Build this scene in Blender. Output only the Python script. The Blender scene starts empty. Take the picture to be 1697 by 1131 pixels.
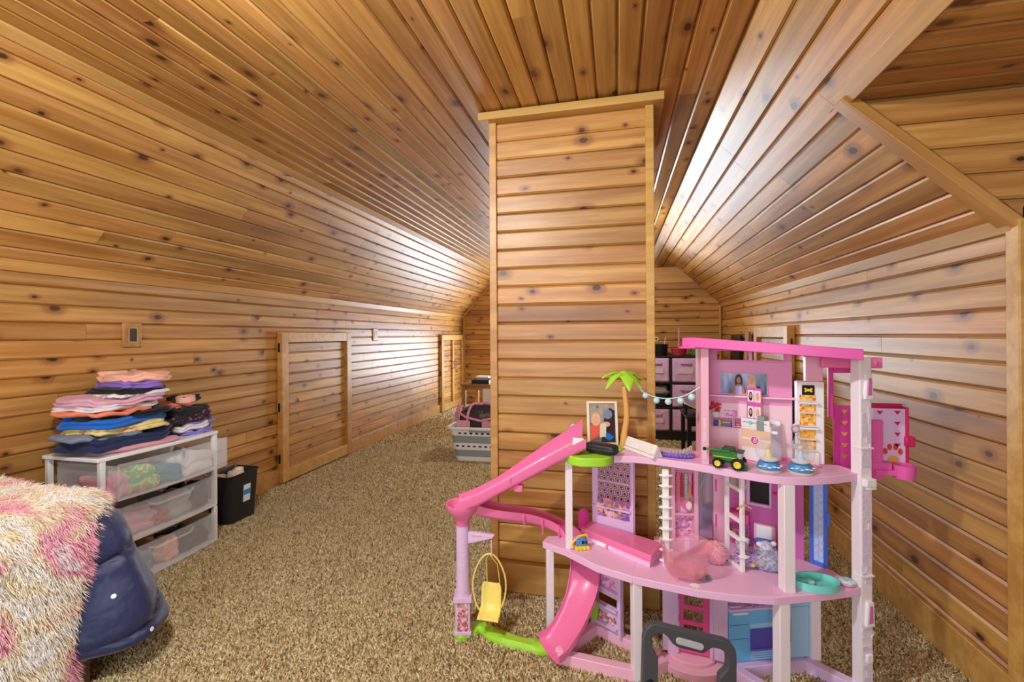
import bpy, bmesh, math, random
from mathutils import Matrix, Vector, noise as mnoise
from math import sin, cos, pi, radians, sqrt, atan2, hypot

random.seed(7)
S = bpy.context.scene
COL = S.collection

# ------------------------------------------------------------------ camera
cam_d = bpy.data.cameras.new('camera')
cam_d.sensor_width = 36.0
cam_d.lens = 747.0 / 1697.0 * 36.0
cam_d.shift_y = -9.8 / 1697.0
cam_d.clip_start = 0.05
cam = bpy.data.objects.new('camera', cam_d)
COL.objects.link(cam)
cam.matrix_world = (Matrix.Translation((0, 0, 1.2)) @ Matrix.Rotation(radians(13.094), 4, 'Z')
                    @ Matrix.Rotation(pi / 2, 4, 'X') @ Matrix.Rotation(-0.006, 4, 'Z'))
S.camera = cam

# ------------------------------------------------------------------ world, exposure
S.view_settings.view_transform = 'Standard'
S.view_settings.look = 'None'
S.view_settings.gamma = 1.0
S.view_settings.use_curve_mapping = False
S.view_settings.exposure = 0.28
W = bpy.data.worlds.new('sky'); S.world = W
W.use_nodes = True
bg = W.node_tree.nodes['Background']
bg.inputs[0].default_value = (0.75, 0.87, 1.0, 1)
bg.inputs[1].default_value = 1.5
S.cycles.use_denoising = True
S.cycles.max_bounces = 10
S.cycles.diffuse_bounces = 5
S.cycles.transparent_max_bounces = 12
S.cycles.caustics_reflective = False
S.cycles.caustics_refractive = False
S.cycles.sample_clamp_indirect = 6.0

# room dimensions (metres, camera stands at x=0, y=0)
XL, XR = -2.666, 1.19
ZK = 1.533            # knee wall height
CXL, CXR, ZC = -1.985, 0.440, 2.253
YB, YBR = 7.6, 5.65   # far gable, nearer far wall on the right
YF = -1.7             # wall behind the camera
DOX, DOY, DOE = 0.75, 1.69, 2.35
DOZ = ZC - (DOX - CXR) * (ZC - ZK) / (XR - CXR)   # dormer opening
BW = 0.0865           # board course

def area(name, loc, rot, sx, sy, power, col):
    l = bpy.data.lights.new(name, 'AREA'); l.shape = 'RECTANGLE'; l.size = sx; l.size_y = sy
    l.energy = power; l.color = col
    o = bpy.data.objects.new(name, l); COL.objects.link(o)
    o.location = loc; o.rotation_euler = rot
    return o
# daylight entering by the gable window (hidden by the pier) and added fill light from behind the camera
area('gable_daylight', (-1.2, YB - 0.06, 0.80), (radians(-90), 0, 0), 1.35, 0.95, 85, (0.76, 0.88, 1.0))
area('rear_fill', (-0.75, YF + 0.06, 1.25), (radians(90), 0, 0), 1.7, 1.2, 40, (0.80, 0.90, 1.0))

# ------------------------------------------------------------------ materials
MATS = {}
def nmat(name):
    m = bpy.data.materials.new(name); m.use_nodes = True
    nt = m.node_tree; b = nt.nodes['Principled BSDF']
    MATS[name] = m
    return m, nt, b
def lin(c):
    if isinstance(c, str):
        c = c.lstrip('#'); c = [int(c[i:i + 2], 16) / 255 for i in (0, 2, 4)]
    return tuple((x / 12.92 if x <= 0.04045 else ((x + 0.055) / 1.055) ** 2.4) for x in c[:3])
def N(nt, t, **kw):
    n = nt.nodes.new(t)
    for k, v in kw.items():
        if k.startswith('i_'):
            key = k[2:]
            n.inputs[int(key) if key.isdigit() else key.replace('_', ' ')].default_value = v
        else: setattr(n, k, v)
    return n
def mth(nt, op, a, b=None, c=None, clamp=False):
    n = nt.nodes.new('ShaderNodeMath'); n.operation = op; n.use_clamp = clamp
    for i, v in enumerate((a, b, c)):
        if v is None: continue
        if isinstance(v, (int, float)): n.inputs[i].default_value = v
        else: nt.links.new(v, n.inputs[i])
    return n.outputs[0]
def mixc(nt, f, a, b, mode='MIX'):
    n = nt.nodes.new('ShaderNodeMix'); n.data_type = 'RGBA'; n.blend_type = mode
    for s, v in ((n.inputs[0], f), (n.inputs[6], a), (n.inputs[7], b)):
        if hasattr(v, 'links') or isinstance(v, bpy.types.NodeSocket): nt.links.new(v, s)
        elif isinstance(v, (int, float)): s.default_value = v
        else: s.default_value = (*v[:3], 1)
    return n.outputs[2]
def maprange(nt, v, a, b, c, d, smooth=False):
    n = nt.nodes.new('ShaderNodeMapRange'); n.clamp = True
    if smooth: n.interpolation_type = 'SMOOTHSTEP'
    nt.links.new(v, n.inputs[0])
    for i, x in enumerate((a, b, c, d)):
        if isinstance(x, (int, float)): n.inputs[i + 1].default_value = x
        else: nt.links.new(x, n.inputs[i + 1])
    return n.outputs[0]

def wood_material(name, c_lo, c_hi, c_red, rough=0.44, knots=True, coat=0.14):
    m, nt, b = nmat(name); L = nt.links
    tc = N(nt, 'ShaderNodeTexCoord'); oi = N(nt, 'ShaderNodeObjectInfo')
    rnd = oi.outputs['Random']
    off = N(nt, 'ShaderNodeCombineXYZ')
    L.new(mth(nt, 'MULTIPLY', rnd, 41.0), off.inputs[0])
    L.new(mth(nt, 'MULTIPLY', rnd, 173.0), off.inputs[1])
    L.new(mth(nt, 'MULTIPLY', rnd, 17.0), off.inputs[2])
    va = N(nt, 'ShaderNodeVectorMath', operation='ADD')
    L.new(tc.outputs['Object'], va.inputs[0]); L.new(off.outputs[0], va.inputs[1])
    V = va.outputs[0]
    def scaled(v):
        s = N(nt, 'ShaderNodeVectorMath', operation='MULTIPLY'); L.new(V, s.inputs[0]); s.inputs[1].default_value = v
        return s.outputs[0]
    g1 = N(nt, 'ShaderNodeTexNoise', i_Scale=1.0, i_Detail=5.0, i_Roughness=0.62, i_Distortion=0.25); L.new(scaled((1.3, 26, 20)), g1.inputs['Vector'])
    g2 = N(nt, 'ShaderNodeTexNoise', i_Scale=1.0, i_Detail=3.0, i_Roughness=0.6); L.new(scaled((5.0, 210, 160)), g2.inputs['Vector'])
    g3 = N(nt, 'ShaderNodeTexNoise', i_Scale=1.0, i_Detail=2.0); L.new(scaled((0.9, 5.0, 5.0)), g3.inputs['Vector'])
    col = mixc(nt, maprange(nt, g1.outputs[0], 0.32, 0.68, 0, 1, True), lin(c_lo), lin(c_hi))
    col = mixc(nt, maprange(nt, g3.outputs[0], 0.48, 0.72, 0, 0.55, True), col, lin(c_red))
    col = mixc(nt, maprange(nt, g2.outputs[0], 0.35, 0.7, 0.0, 0.22), col, lin(c_red))
    # tone of each board
    wn = N(nt, 'ShaderNodeTexWhiteNoise', noise_dimensions='1D'); L.new(rnd, wn.inputs['W'])
    hsv = N(nt, 'ShaderNodeHueSaturation')
    L.new(maprange(nt, wn.outputs[0], 0, 1, 0.80, 1.12), hsv.inputs['Value'])
    L.new(maprange(nt, rnd, 0, 1, 0.492, 0.506), hsv.inputs['Hue'])
    L.new(col, hsv.inputs['Color']); col = hsv.outputs[0]
    if knots:
        vo = N(nt, 'ShaderNodeTexVoronoi', voronoi_dimensions='2D', feature='F1', i_Scale=1.0)
        wob = N(nt, 'ShaderNodeTexNoise', i_Scale=38.0, i_Detail=2.0); L.new(V, wob.inputs['Vector'])
        wv = N(nt, 'ShaderNodeVectorMath', operation='MULTIPLY_ADD')
        L.new(wob.outputs[1], wv.inputs[0]); wv.inputs[1].default_value = (0.05, 0.05, 0); L.new(scaled((4.0, 6.6, 0)), wv.inputs[2])
        L.new(wv.outputs[0], vo.inputs['Vector'])
        sc = N(nt, 'ShaderNodeSeparateColor'); L.new(vo.outputs['Color'], sc.inputs[0])
        rad = maprange(nt, sc.outputs[0], 0.30, 1.0, 0.02, 0.125)
        dd = vo.outputs['Distance']
        core = maprange(nt, dd, mth(nt, 'MULTIPLY', rad, 0.55), rad, 1, 0, True)
        halo = maprange(nt, dd, rad, mth(nt, 'MULTIPLY_ADD', rad, 2.6, 0.001), 0.62, 0, True)
        halo = mth(nt, 'MULTIPLY', halo, mth(nt, 'GREATER_THAN', rad, 0.021))
        core = mth(nt, 'MULTIPLY', core, mth(nt, 'GREATER_THAN', rad, 0.021))
        col = mixc(nt, halo, col, lin('#7a4520'))
        dark = mixc(nt, sc.outputs[1], lin('#2c1608'), lin('#5e3416'))
        col = mixc(nt, mth(nt, 'MULTIPLY', core, 0.97), col, dark)
        # long weathered streaks beside some knots
        st = maprange(nt, g3.outputs[0], 0.66, 0.78, 0, 0.4, True)
        col = mixc(nt, st, col, lin('#5c3719'))
    L.new(col, b.inputs['Base Color'])
    b.inputs['Roughness'].default_value = rough
    b.inputs['Coat Weight'].default_value = coat
    b.inputs['Coat Roughness'].default_value = 0.33
    bp = N(nt, 'ShaderNodeBump', i_Strength=0.12, i_Distance=0.002)
    L.new(g2.outputs[0], bp.inputs['Height']); L.new(bp.outputs[0], b.inputs['Normal'])
    return m
wood_material('pine', '#ad7937', '#d3a158', '#925a22')
wood_material('trim_pine', '#bb8a42', '#d3a55c', '#aa7634', knots=False)
wood_material('dark_leg', '#4a2a1a', '#5e3824', '#3c2014', knots=False)
wood_material('table_wood', '#9a6a3c', '#b5834c', '#85552c', knots=False)

def simple(name, c, rough=0.45, spec=0.5, metal=0.0, var=0.0, scale=30.0, bump=0.0, bscale=200.0, coat=0.0, sss=0.0, trans=0.0, ior=1.45, alpha=1.0, sheen=0.0):
    m, nt, b = nmat(name); L = nt.links
    c = lin(c)
    b.inputs['Base Color'].default_value = (*c, 1)
    b.inputs['Roughness'].default_value = rough
    b.inputs['Specular IOR Level'].default_value = spec
    b.inputs['Metallic'].default_value = metal
    b.inputs['Coat Weight'].default_value = coat
    b.inputs['IOR'].default_value = ior
    b.inputs['Transmission Weight'].default_value = trans
    b.inputs['Alpha'].default_value = alpha
    b.inputs['Sheen Weight'].default_value = sheen
    tc = N(nt, 'ShaderNodeTexCoord')
    if var > 0:
        n = N(nt, 'ShaderNodeTexNoise', i_Scale=scale, i_Detail=4.0); L.new(tc.outputs['Object'], n.inputs['Vector'])
        hs = N(nt, 'ShaderNodeHueSaturation'); hs.inputs['Color'].default_value = (*c, 1)
        L.new(maprange(nt, n.outputs[0], 0.3, 0.7, 1 - var, 1 + var), hs.inputs['Value'])
        L.new(hs.outputs[0], b.inputs['Base Color'])
    if bump > 0:
        n2 = N(nt, 'ShaderNodeTexNoise', i_Scale=bscale, i_Detail=3.0); L.new(tc.outputs['Object'], n2.inputs['Vector'])
        bp = N(nt, 'ShaderNodeBump', i_Strength=bump, i_Distance=0.004)
        L.new(n2.outputs[0], bp.inputs['Height']); L.new(bp.outputs[0], b.inputs['Normal'])
    return m

def ramp_mat(name, stops, scale=(8, 8, 8), detail=2.0, rough=0.8, kind='noise', bump=0.0, const=False, dist=0.0):
    """pattern of several colours by noise / voronoi / wave, in object space"""
    m, nt, b = nmat(name); L = nt.links
    tc = N(nt, 'ShaderNodeTexCoord')
    mp = N(nt, 'ShaderNodeMapping'); mp.inputs['Scale'].default_value = scale; L.new(tc.outputs['Object'], mp.inputs[0])
    if kind == 'noise':
        t = N(nt, 'ShaderNodeTexNoise', i_Scale=1.0, i_Detail=detail, i_Distortion=dist); f = t.outputs[0]
    elif kind == 'voronoi':
        t = N(nt, 'ShaderNodeTexVoronoi', i_Scale=1.0); sp = N(nt, 'ShaderNodeSeparateColor'); L.new(t.outputs['Color'], sp.inputs[0]); f = sp.outputs[0]
    elif kind == 'wave':
        t = N(nt, 'ShaderNodeTexWave', i_Scale=1.0, i_Distortion=dist, i_Detail=detail); f = t.outputs[1] if False else t.outputs['Fac']
    L.new(mp.outputs[0], t.inputs['Vector'])
    r = N(nt, 'ShaderNodeValToRGB')
    el = r.color_ramp.elements
    while len(el) < len(stops): el.new(0.5)
    for e, (p, c) in zip(el, stops): e.position = p; e.color = (*lin(c), 1)
    if const: r.color_ramp.interpolation = 'CONSTANT'
    L.new(f, r.inputs[0]); L.new(r.outputs[0], b.inputs['Base Color'])
    b.inputs['Roughness'].default_value = rough
    if bump > 0:
        bp = N(nt, 'ShaderNodeBump', i_Strength=bump, i_Distance=0.004); L.new(f, bp.inputs['Height']); L.new(bp.outputs[0], b.inputs['Normal'])
    return m

def carpet_material():
    m, nt, b = nmat('carpet'); L = nt.links
    tc = N(nt, 'ShaderNodeTexCoord')
    n1 = N(nt, 'ShaderNodeTexNoise', i_Scale=95.0, i_Detail=3.0, i_Roughness=0.7); L.new(tc.outputs['Object'], n1.inputs['Vector'])
    n2 = N(nt, 'ShaderNodeTexNoise', i_Scale=240.0, i_Detail=2.0); L.new(tc.outputs['Object'], n2.inputs['Vector'])
    n3 = N(nt, 'ShaderNodeTexNoise', i_Scale=2.2, i_Detail=3.0); L.new(tc.outputs['Object'], n3.inputs['Vector'])
    f = mth(nt, 'ADD', mth(nt, 'MULTIPLY', n1.outputs[0], 0.65), mth(nt, 'MULTIPLY', n2.outputs[0], 0.35))
    r = N(nt, 'ShaderNodeValToRGB'); el = r.color_ramp.elements
    for i in range(2): el.new(0.5)
    for e, (p, c) in zip(el, ((0.36, '#4a3a1e'), (0.46, '#8a7142'), (0.54, '#b39a66'), (0.66, '#d3be90'))): e.position = p; e.color = (*lin(c), 1)
    L.new(f, r.inputs[0])
    hs = N(nt, 'ShaderNodeHueSaturation'); L.new(r.outputs[0], hs.inputs['Color'])
    L.new(maprange(nt, n3.outputs[0], 0.3, 0.7, 0.9, 1.1), hs.inputs['Value'])
    L.new(hs.outputs[0], b.inputs['Base Color'])
    b.inputs['Roughness'].default_value = 0.95; b.inputs['Specular IOR Level'].default_value = 0.15
    bp = N(nt, 'ShaderNodeBump', i_Strength=1.0, i_Distance=0.012)
    L.new(f, bp.inputs['Height']); L.new(bp.outputs[0], b.inputs['Normal'])
carpet_material()
def pile_material():
    m, nt, b = nmat('pile'); L = nt.links
    at_ = N(nt, 'ShaderNodeAttribute', attribute_name='tone')
    r = N(nt, 'ShaderNodeValToRGB'); el = r.color_ramp.elements
    for i in range(2): el.new(0.5)
    for e, (p, c) in zip(el, ((0.10, '#75633f'), (0.34, '#b39d70'), (0.60, '#d6c496'), (0.90, '#f2e6c4'))): e.position = p; e.color = (*lin(c), 1)
    L.new(at_.outputs['Fac'], r.inputs[0]); L.new(r.outputs[0], b.inputs['Base Color'])
    b.inputs['Roughness'].default_value = 0.95; b.inputs['Specular IOR Level'].default_value = 0.1
pile_material()

# ------------------------------------------------------------------ mesh builder
class MB:
    def __init__(s): s.v = []; s.f = []
    def add(s, vs, fs, M=None):
        k = len(s.v)
        s.v += [tuple(M @ Vector(p)) if M is not None else tuple(p) for p in vs]
        s.f += [tuple(i + k for i in f) for f in fs]
        return s
    def box(s, x0, x1, y0, y1, z0, z1, M=None):
        vs = [(x, y, z) for x in (x0, x1) for y in (y0, y1) for z in (z0, z1)]
        return s.add(vs, [(0, 1, 3, 2), (4, 6, 7, 5), (0, 4, 5, 1), (2, 3, 7, 6), (0, 2, 6, 4), (1, 5, 7, 3)], M)
    def cbox(s, c, d, M=None):
        return s.box(c[0] - d[0] / 2, c[0] + d[0] / 2, c[1] - d[1] / 2, c[1] + d[1] / 2, c[2] - d[2] / 2, c[2] + d[2] / 2, M)
    def prism(s, poly, z0, z1, M=None, scale_top=1.0):
        n = len(poly)
        cx = sum(p[0] for p in poly) / n; cy = sum(p[1] for p in poly) / n
        vs = [(x, y, z0) for x, y in poly] + [(cx + (x - cx) * scale_top, cy + (y - cy) * scale_top, z1) for x, y in poly]
        fs = [(i, (i + 1) % n, n + (i + 1) % n, n + i) for i in range(n)] + [tuple(range(n - 1, -1, -1)), tuple(range(n, 2 * n))]
        return s.add(vs, fs, M)
    def ring_prism(s, outer, inner, z0, z1, M=None):
        """outer and inner loops with the same number of points"""
        n = len(outer)
        vs = [(x, y, z0) for x, y in outer] + [(x, y, z0) for x, y in inner] + [(x, y, z1) for x, y in outer] + [(x, y, z1) for x, y in inner]
        fs = []
        for i in range(n):
            j = (i + 1) % n
            fs += [(i, j, 2 * n + j, 2 * n + i), (n + j, n + i, 3 * n + i, 3 * n + j), (j, i, n + i, n + j), (2 * n + i, 2 * n + j, 3 * n + j, 3 * n + i)]
        return s.add(vs, fs, M)
    def tube(s, path, r, n=8, M=None, cap=True, closed=False):
        P = [Vector(p) for p in path]; m = len(P)
        rs = r if isinstance(r, (list, tuple)) else [r] * m
        up = Vector((0, 0, 1)); vs = []; prev = None
        for i in range(m):
            if closed: t = P[(i + 1) % m] - P[(i - 1) % m]
            else: t = P[min(i + 1, m - 1)] - P[max(i - 1, 0)]
            t.normalize()
            if prev is None:
                a = up if abs(t.z) < 0.9 else Vector((1, 0, 0))
                u = t.cross(a).normalized()
            else:
                u = prev - t * prev.dot(t)
                u = u.normalized() if u.length > 1e-6 else t.orthogonal().normalized()
            prev = u; w = t.cross(u)
            vs += [tuple(P[i] + (u * cos(2 * pi * k / n) + w * sin(2 * pi * k / n)) * rs[i]) for k in range(n)]
        fs = []
        for i in range(m if closed else m - 1):
            j = (i + 1) % m
            fs += [(i * n + k, i * n + (k + 1) % n, j * n + (k + 1) % n, j * n + k) for k in range(n)]
        if cap and not closed: fs += [tuple(range(n - 1, -1, -1)), tuple((m - 1) * n + k for k in range(n))]
        return s.add(vs, fs, M)
    def lathe(s, prof, n=20, M=None, cap=True):
        m = len(prof)
        vs = [(r * cos(2 * pi * k / n), r * sin(2 * pi * k / n), z) for r, z in prof for k in range(n)]
        fs = [(i * n + k, i * n + (k + 1) % n, (i + 1) * n + (k + 1) % n, (i + 1) * n + k) for i in range(m - 1) for k in range(n)]
        if cap: fs += [tuple(range(n - 1, -1, -1)), tuple((m - 1) * n + k for k in range(n))]
        return s.add(vs, fs, M)
    def ball(s, c, r, n=14, m=9, M=None):
        rx, ry, rz = r if isinstance(r, (tuple, list)) else (r, r, r)
        vs = [(c[0], c[1], c[2] - rz)]; fs = []
        for i in range(1, m):
            a = -pi / 2 + pi * i / m
            vs += [(c[0] + rx * cos(a) * cos(2 * pi * k / n), c[1] + ry * cos(a) * sin(2 * pi * k / n), c[2] + rz * sin(a)) for k in range(n)]
        vs.append((c[0], c[1], c[2] + rz)); T = len(vs) - 1
        fs += [(0, 1 + (k + 1) % n, 1 + k) for k in range(n)]
        for i in range(m - 2):
            a = 1 + i * n
            fs += [(a + k, a + (k + 1) % n, a + n + (k + 1) % n, a + n + k) for k in range(n)]
        a = 1 + (m - 2) * n
        fs += [(a + k, a + (k + 1) % n, T) for k in range(n)]
        return s.add(vs, fs, M)
    def grid(s, fn, nu, nv, M=None, thick=None):
        vs = [fn(i / nu, j / nv) for j in range(nv + 1) for i in range(nu + 1)]
        fs = [(j * (nu + 1) + i, j * (nu + 1) + i + 1, (j + 1) * (nu + 1) + i + 1, (j + 1) * (nu + 1) + i) for j in range(nv) for i in range(nu)]
        return s.add(vs, fs, M)
    def loft(s, rings, M=None, cap=True, closed=True):
        n = len(rings[0]); vs = [p for r in rings for p in r]; fs = []
        for i in range(len(rings) - 1):
            for k in range(n if closed else n - 1):
                fs.append((i * n + k, i * n + (k + 1) % n, (i + 1) * n + (k + 1) % n, (i + 1) * n + k))
        if cap and closed: fs += [tuple(range(n - 1, -1, -1)), tuple((len(rings) - 1) * n + k for k in range(n))]
        return s.add(vs, fs, M)

def rrect(w, h, r, n=4, cx=0.0, cy=0.0):
    pts = []
    for sx, sy, a0 in ((1, 1, 0), (-1, 1, pi / 2), (-1, -1, pi), (1, -1, 1.5 * pi)):
        for i in range(n + 1):
            a = a0 + pi / 2 * i / n
            pts.append((cx + sx * (w / 2 - r) + r * cos(a), cy + sy * (h / 2 - r) + r * sin(a)))
    return pts
def ell(rx, ry, n=24, cx=0.0, cy=0.0, a0=0.0):
    return [(cx + rx * cos(a0 + 2 * pi * i / n), cy + ry * sin(a0 + 2 * pi * i / n)) for i in range(n)]
def offset_poly(poly, d):
    """inward offset of a ccw closed loop"""
    n = len(poly); out = []
    for i in range(n):
        p0, p1, p2 = Vector(poly[i - 1]), Vector(poly[i]), Vector(poly[(i + 1) % n])
        a = (p1 - p0).normalized(); b = (p2 - p1).normalized()
        na = Vector((-a.y, a.x)); nb = Vector((-b.y, b.x)); m = (na + nb)
        m = m.normalized() if m.length > 1e-6 else na
        k = d / max(0.35, m.dot(na))
        out.append((p1.x + m.x * k, p1.y + m.y * k))
    return out
def TR(x, y, z, rz=0.0, rx=0.0, ry=0.0, sc=1.0):
    return Matrix.Translation((x, y, z)) @ Matrix.Rotation(rz, 4, 'Z') @ Matrix.Rotation(ry, 4, 'Y') @ Matrix.Rotation(rx, 4, 'X') @ Matrix.Scale(sc, 4)

def obj(name, mb, mat, parent=None, smooth=True, bevel=0.0, seg=2, subsurf=0, solid=0.0, angle=40, label=None):
    me = bpy.data.meshes.new(name)
    me.from_pydata(mb.v, [], mb.f)
    bm = bmesh.new(); bm.from_mesh(me); bmesh.ops.recalc_face_normals(bm, faces=bm.faces); bm.to_mesh(me); bm.free()
    me.materials.append(MATS[mat] if isinstance(mat, str) else mat)
    o = bpy.data.objects.new(name, me); COL.objects.link(o)
    if smooth:
        me.polygons.foreach_set('use_smooth', [True] * len(me.polygons))
        me.set_sharp_from_angle(angle=radians(angle))
    if solid: md = o.modifiers.new('solid', 'SOLIDIFY'); md.thickness = solid; md.offset = 0
    if bevel: md = o.modifiers.new('bevel', 'BEVEL'); md.width = bevel; md.segments = seg; md.limit_method = 'ANGLE'; md.angle_limit = radians(35)
    if subsurf: md = o.modifiers.new('sub', 'SUBSURF'); md.levels = subsurf; md.render_levels = subsurf
    if parent is not None:
        o.parent = parent
        if parent.get('_w'): o.matrix_parent_inverse = Matrix.Translation(parent.location).inverted()
        elif parent.type == 'MESH' and parent.parent is not None and parent.parent.get('_w'):
            o.matrix_parent_inverse = Matrix.Identity(4)
    if label: o['label'] = label
    return o
def tag(o, label, cat, group=None):
    o['label'] = label; o['category'] = cat
    if group: o['group'] = group
    return o
def thing(name, label, cat, loc=(0, 0, 0), rotz=0.0, group=None, world=False):
    o = bpy.data.objects.new(name, None); COL.objects.link(o)
    o.empty_display_size = 0.05
    o.location = loc; o.rotation_euler = (0, 0, rotz)
    if world: o['_w'] = 1
    return tag(o, label, cat, group)
def copy_tree(o, parent=None):
    c = o.copy(); COL.objects.link(c)
    if parent is not None: c.parent = parent
    for ch in o.children: copy_tree(ch, c)
    return c
def struct(name, mb, mat, **kw):
    o = obj(name, mb, mat, **kw); o['kind'] = 'structure'; return o
# ------------------------------------------------------------------ the room
def board(parent, org, Ld, Wd, x0, x1, w, mat='pine', t=0.018, bev=0.0078, top0=None, top1=None, name='board'):
    """one bevelled board: Ld length direction, Wd width direction, face normal = Ld x Wd; x0..x1 along Ld at the lower
    edge, top0..top1 at the upper edge (mitred ends)"""
    top0 = x0 if top0 is None else top0; top1 = x1 if top1 is None else top1
    Ld = Vector(Ld).normalized(); Wd = Vector(Wd).normalized(); Nn = Ld.cross(Wd)
    cx = (x0 + x1) / 2
    w -= 0.0026
    h = w / 2
    prof = [(-h, -t), (-h, -bev), (-h + bev, 0), (h - bev, 0), (h, -bev), (h, -t)]
    vs = []
    for e in (0, 1):
        for (y, z) in prof:
            k = (y + h) / w
            x = (x0 * (1 - k) + top0 * k) if e == 0 else (x1 * (1 - k) + top1 * k)
            if z == 0: x += 0.0012 if e == 0 else -0.0012
            vs.append((x - cx, y, z))
    n = len(prof)
    fs = [(i, i + 1, n + i + 1, n + i) for i in range(n - 1)] + [tuple(range(n - 1, -1, -1)), tuple(range(n, 2 * n))]
    mb = MB().add(vs, fs)
    me = bpy.data.meshes.new(name); me.from_pydata(mb.v, [], mb.f)
    me.materials.append(MATS[mat])
    o = bpy.data.objects.new(name, me); COL.objects.link(o)
    M = Matrix((Ld, Wd, Nn)).transposed().to_4x4()
    c = Vector(org) + Ld * cx
    M.translation = c
    o.matrix_world = M
    o.parent = parent
    return o
RB = random.Random(11)
def course(parent, org, Ld, Wd, x0, x1, w=BW, lmin=1.8, lmax=4.2, mat='pine', **kw):
    """a run of boards butted end to end"""
    x = x0; first = True
    while x < x1 - 1e-4:
        ln = RB.uniform(0.6, lmax) if first else RB.uniform(lmin, lmax)
        first = False
        e = x + ln
        if x1 - e < 0.5: e = x1
        board(parent, org, Ld, Wd, x, e, w, mat, **kw)
        x = e

# floor (carpet)
mb = MB()
mb.box(XL - 0.2, DOE + 0.2, YF - 0.2, YB + 0.2, -0.1, 0.0)
floor = struct('floor', mb, 'carpet', smooth=False)

# twisted carpet tufts, thinning out with distance
import numpy as np
rng = np.random.default_rng(5)
def tufts(x0, x1, y0, y1, step, h, wd):
    gx, gy = np.meshgrid(np.arange(x0, x1, step), np.arange(y0, y1, step))
    p = np.stack([gx.ravel(), gy.ravel()], 1); p += rng.uniform(-0.6, 0.6, p.shape) * step
    n = len(p); a = rng.uniform(0, 2 * np.pi, n); hh = h * rng.uniform(0.55, 1.15, n); ln = rng.uniform(0.2, 1.1, n) * h; b = rng.uniform(0, 2 * np.pi, n)
    v = np.zeros((n, 4, 3))
    for k in range(3):
        ang = a + k * 2.094; v[:, k, 0] = p[:, 0] + wd * np.cos(ang); v[:, k, 1] = p[:, 1] + wd * np.sin(ang)
    v[:, 3, 0] = p[:, 0] + ln * np.cos(b); v[:, 3, 1] = p[:, 1] + ln * np.sin(b); v[:, 3, 2] = hh
    t = np.clip(rng.normal(0.5, 0.22, n), 0, 1)
    return v.reshape(-1, 3), np.repeat(t, 4)
V1, T1 = tufts(-2.66, 1.18, 1.0, 2.9, 0.0074, 0.013, 0.0050)
V2, T2 = tufts(-2.66, 1.18, 2.9, 4.6, 0.0105, 0.014, 0.0070)
V3, T3 = tufts(-2.66, 1.18, 4.6, 7.5, 0.019, 0.015, 0.0125)
VV = np.concatenate([V1, V2, V3]); TT = np.concatenate([T1, T2, T3])
inside = (VV[:, 0] > -0.62) & (VV[:, 0] < 0.2) & (VV[:, 1] > 2.04) & (VV[:, 1] < 2.74)
keep = np.repeat(~inside.reshape(-1, 4).any(1), 4); VV = VV[keep]; TT = TT[keep]
nt_ = len(VV) // 4; base = np.arange(nt_)[:, None, None] * 4
FF = (base + np.array([[0, 1, 3], [1, 2, 3], [2, 0, 3]])[None]).reshape(-1)
me = bpy.data.meshes.new('carpet_pile')
me.vertices.add(len(VV)); me.vertices.foreach_set('co', VV.ravel().astype(np.float32))
me.loops.add(len(FF)); me.loops.foreach_set('vertex_index', FF.astype(np.int32))
me.polygons.add(nt_ * 3); me.polygons.foreach_set('loop_start', np.arange(0, nt_ * 9, 3, dtype=np.int32))
at_ = me.attributes.new('tone', 'FLOAT', 'POINT'); at_.data.foreach_set('value', TT.astype(np.float32))
me.update(); me.validate()
me.materials.append(MATS['pile'])
cpo = bpy.data.objects.new('carpet_pile', me); COL.objects.link(cpo); cpo.parent = floor; cpo['kind'] = 'stuff'

# --- left knee wall
wl = struct('wall_left', MB().box(XL - 0.10, XL - 0.017, YF, YB + 0.1, -0.05, ZK + 0.05), 'trim_pine', smooth=False)
z = ZK
while z > 0.02:
    w = BW
    if z - w < 0.0: w = z
    if z - w < 0.13: pass
    course(wl, (XL, 0, z - w / 2), (0, 1, 0), (0, 0, 1), YF, YB, w)
    z -= w
bb = struct('baseboard_left', MB().box(XL - 0.001, XL + 0.018, YF, YB, 0, 0.135), 'trim_pine', bevel=0.004)
# --- right knee wall (up to the dormer corner)
wr = struct('wall_right', MB().box(XR + 0.017, XR + 0.10, DOY, YBR + 0.1, -0.05, ZK + 0.05), 'trim_pine', smooth=False)
z = ZK
while z > 0.02:
    w = min(BW, z)
    course(wr, (XR, 0, z - w / 2), (0, -1, 0), (0, 0, 1), -YBR, -DOY - 0.02, w, lmin=1.4)
    z -= w
bb = struct('baseboard_right', MB().box(XR - 0.018, XR + 0.001, DOY, YBR, 0, 0.135), 'trim_pine', bevel=0.004)
# corner post at the dormer
cp = struct('trim_1', MB().box(XR - 0.014, XR + 0.075, DOY - 0.03, DOY + 0.022, 0, ZK + 0.01), 'trim_pine', bevel=0.004)

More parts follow.
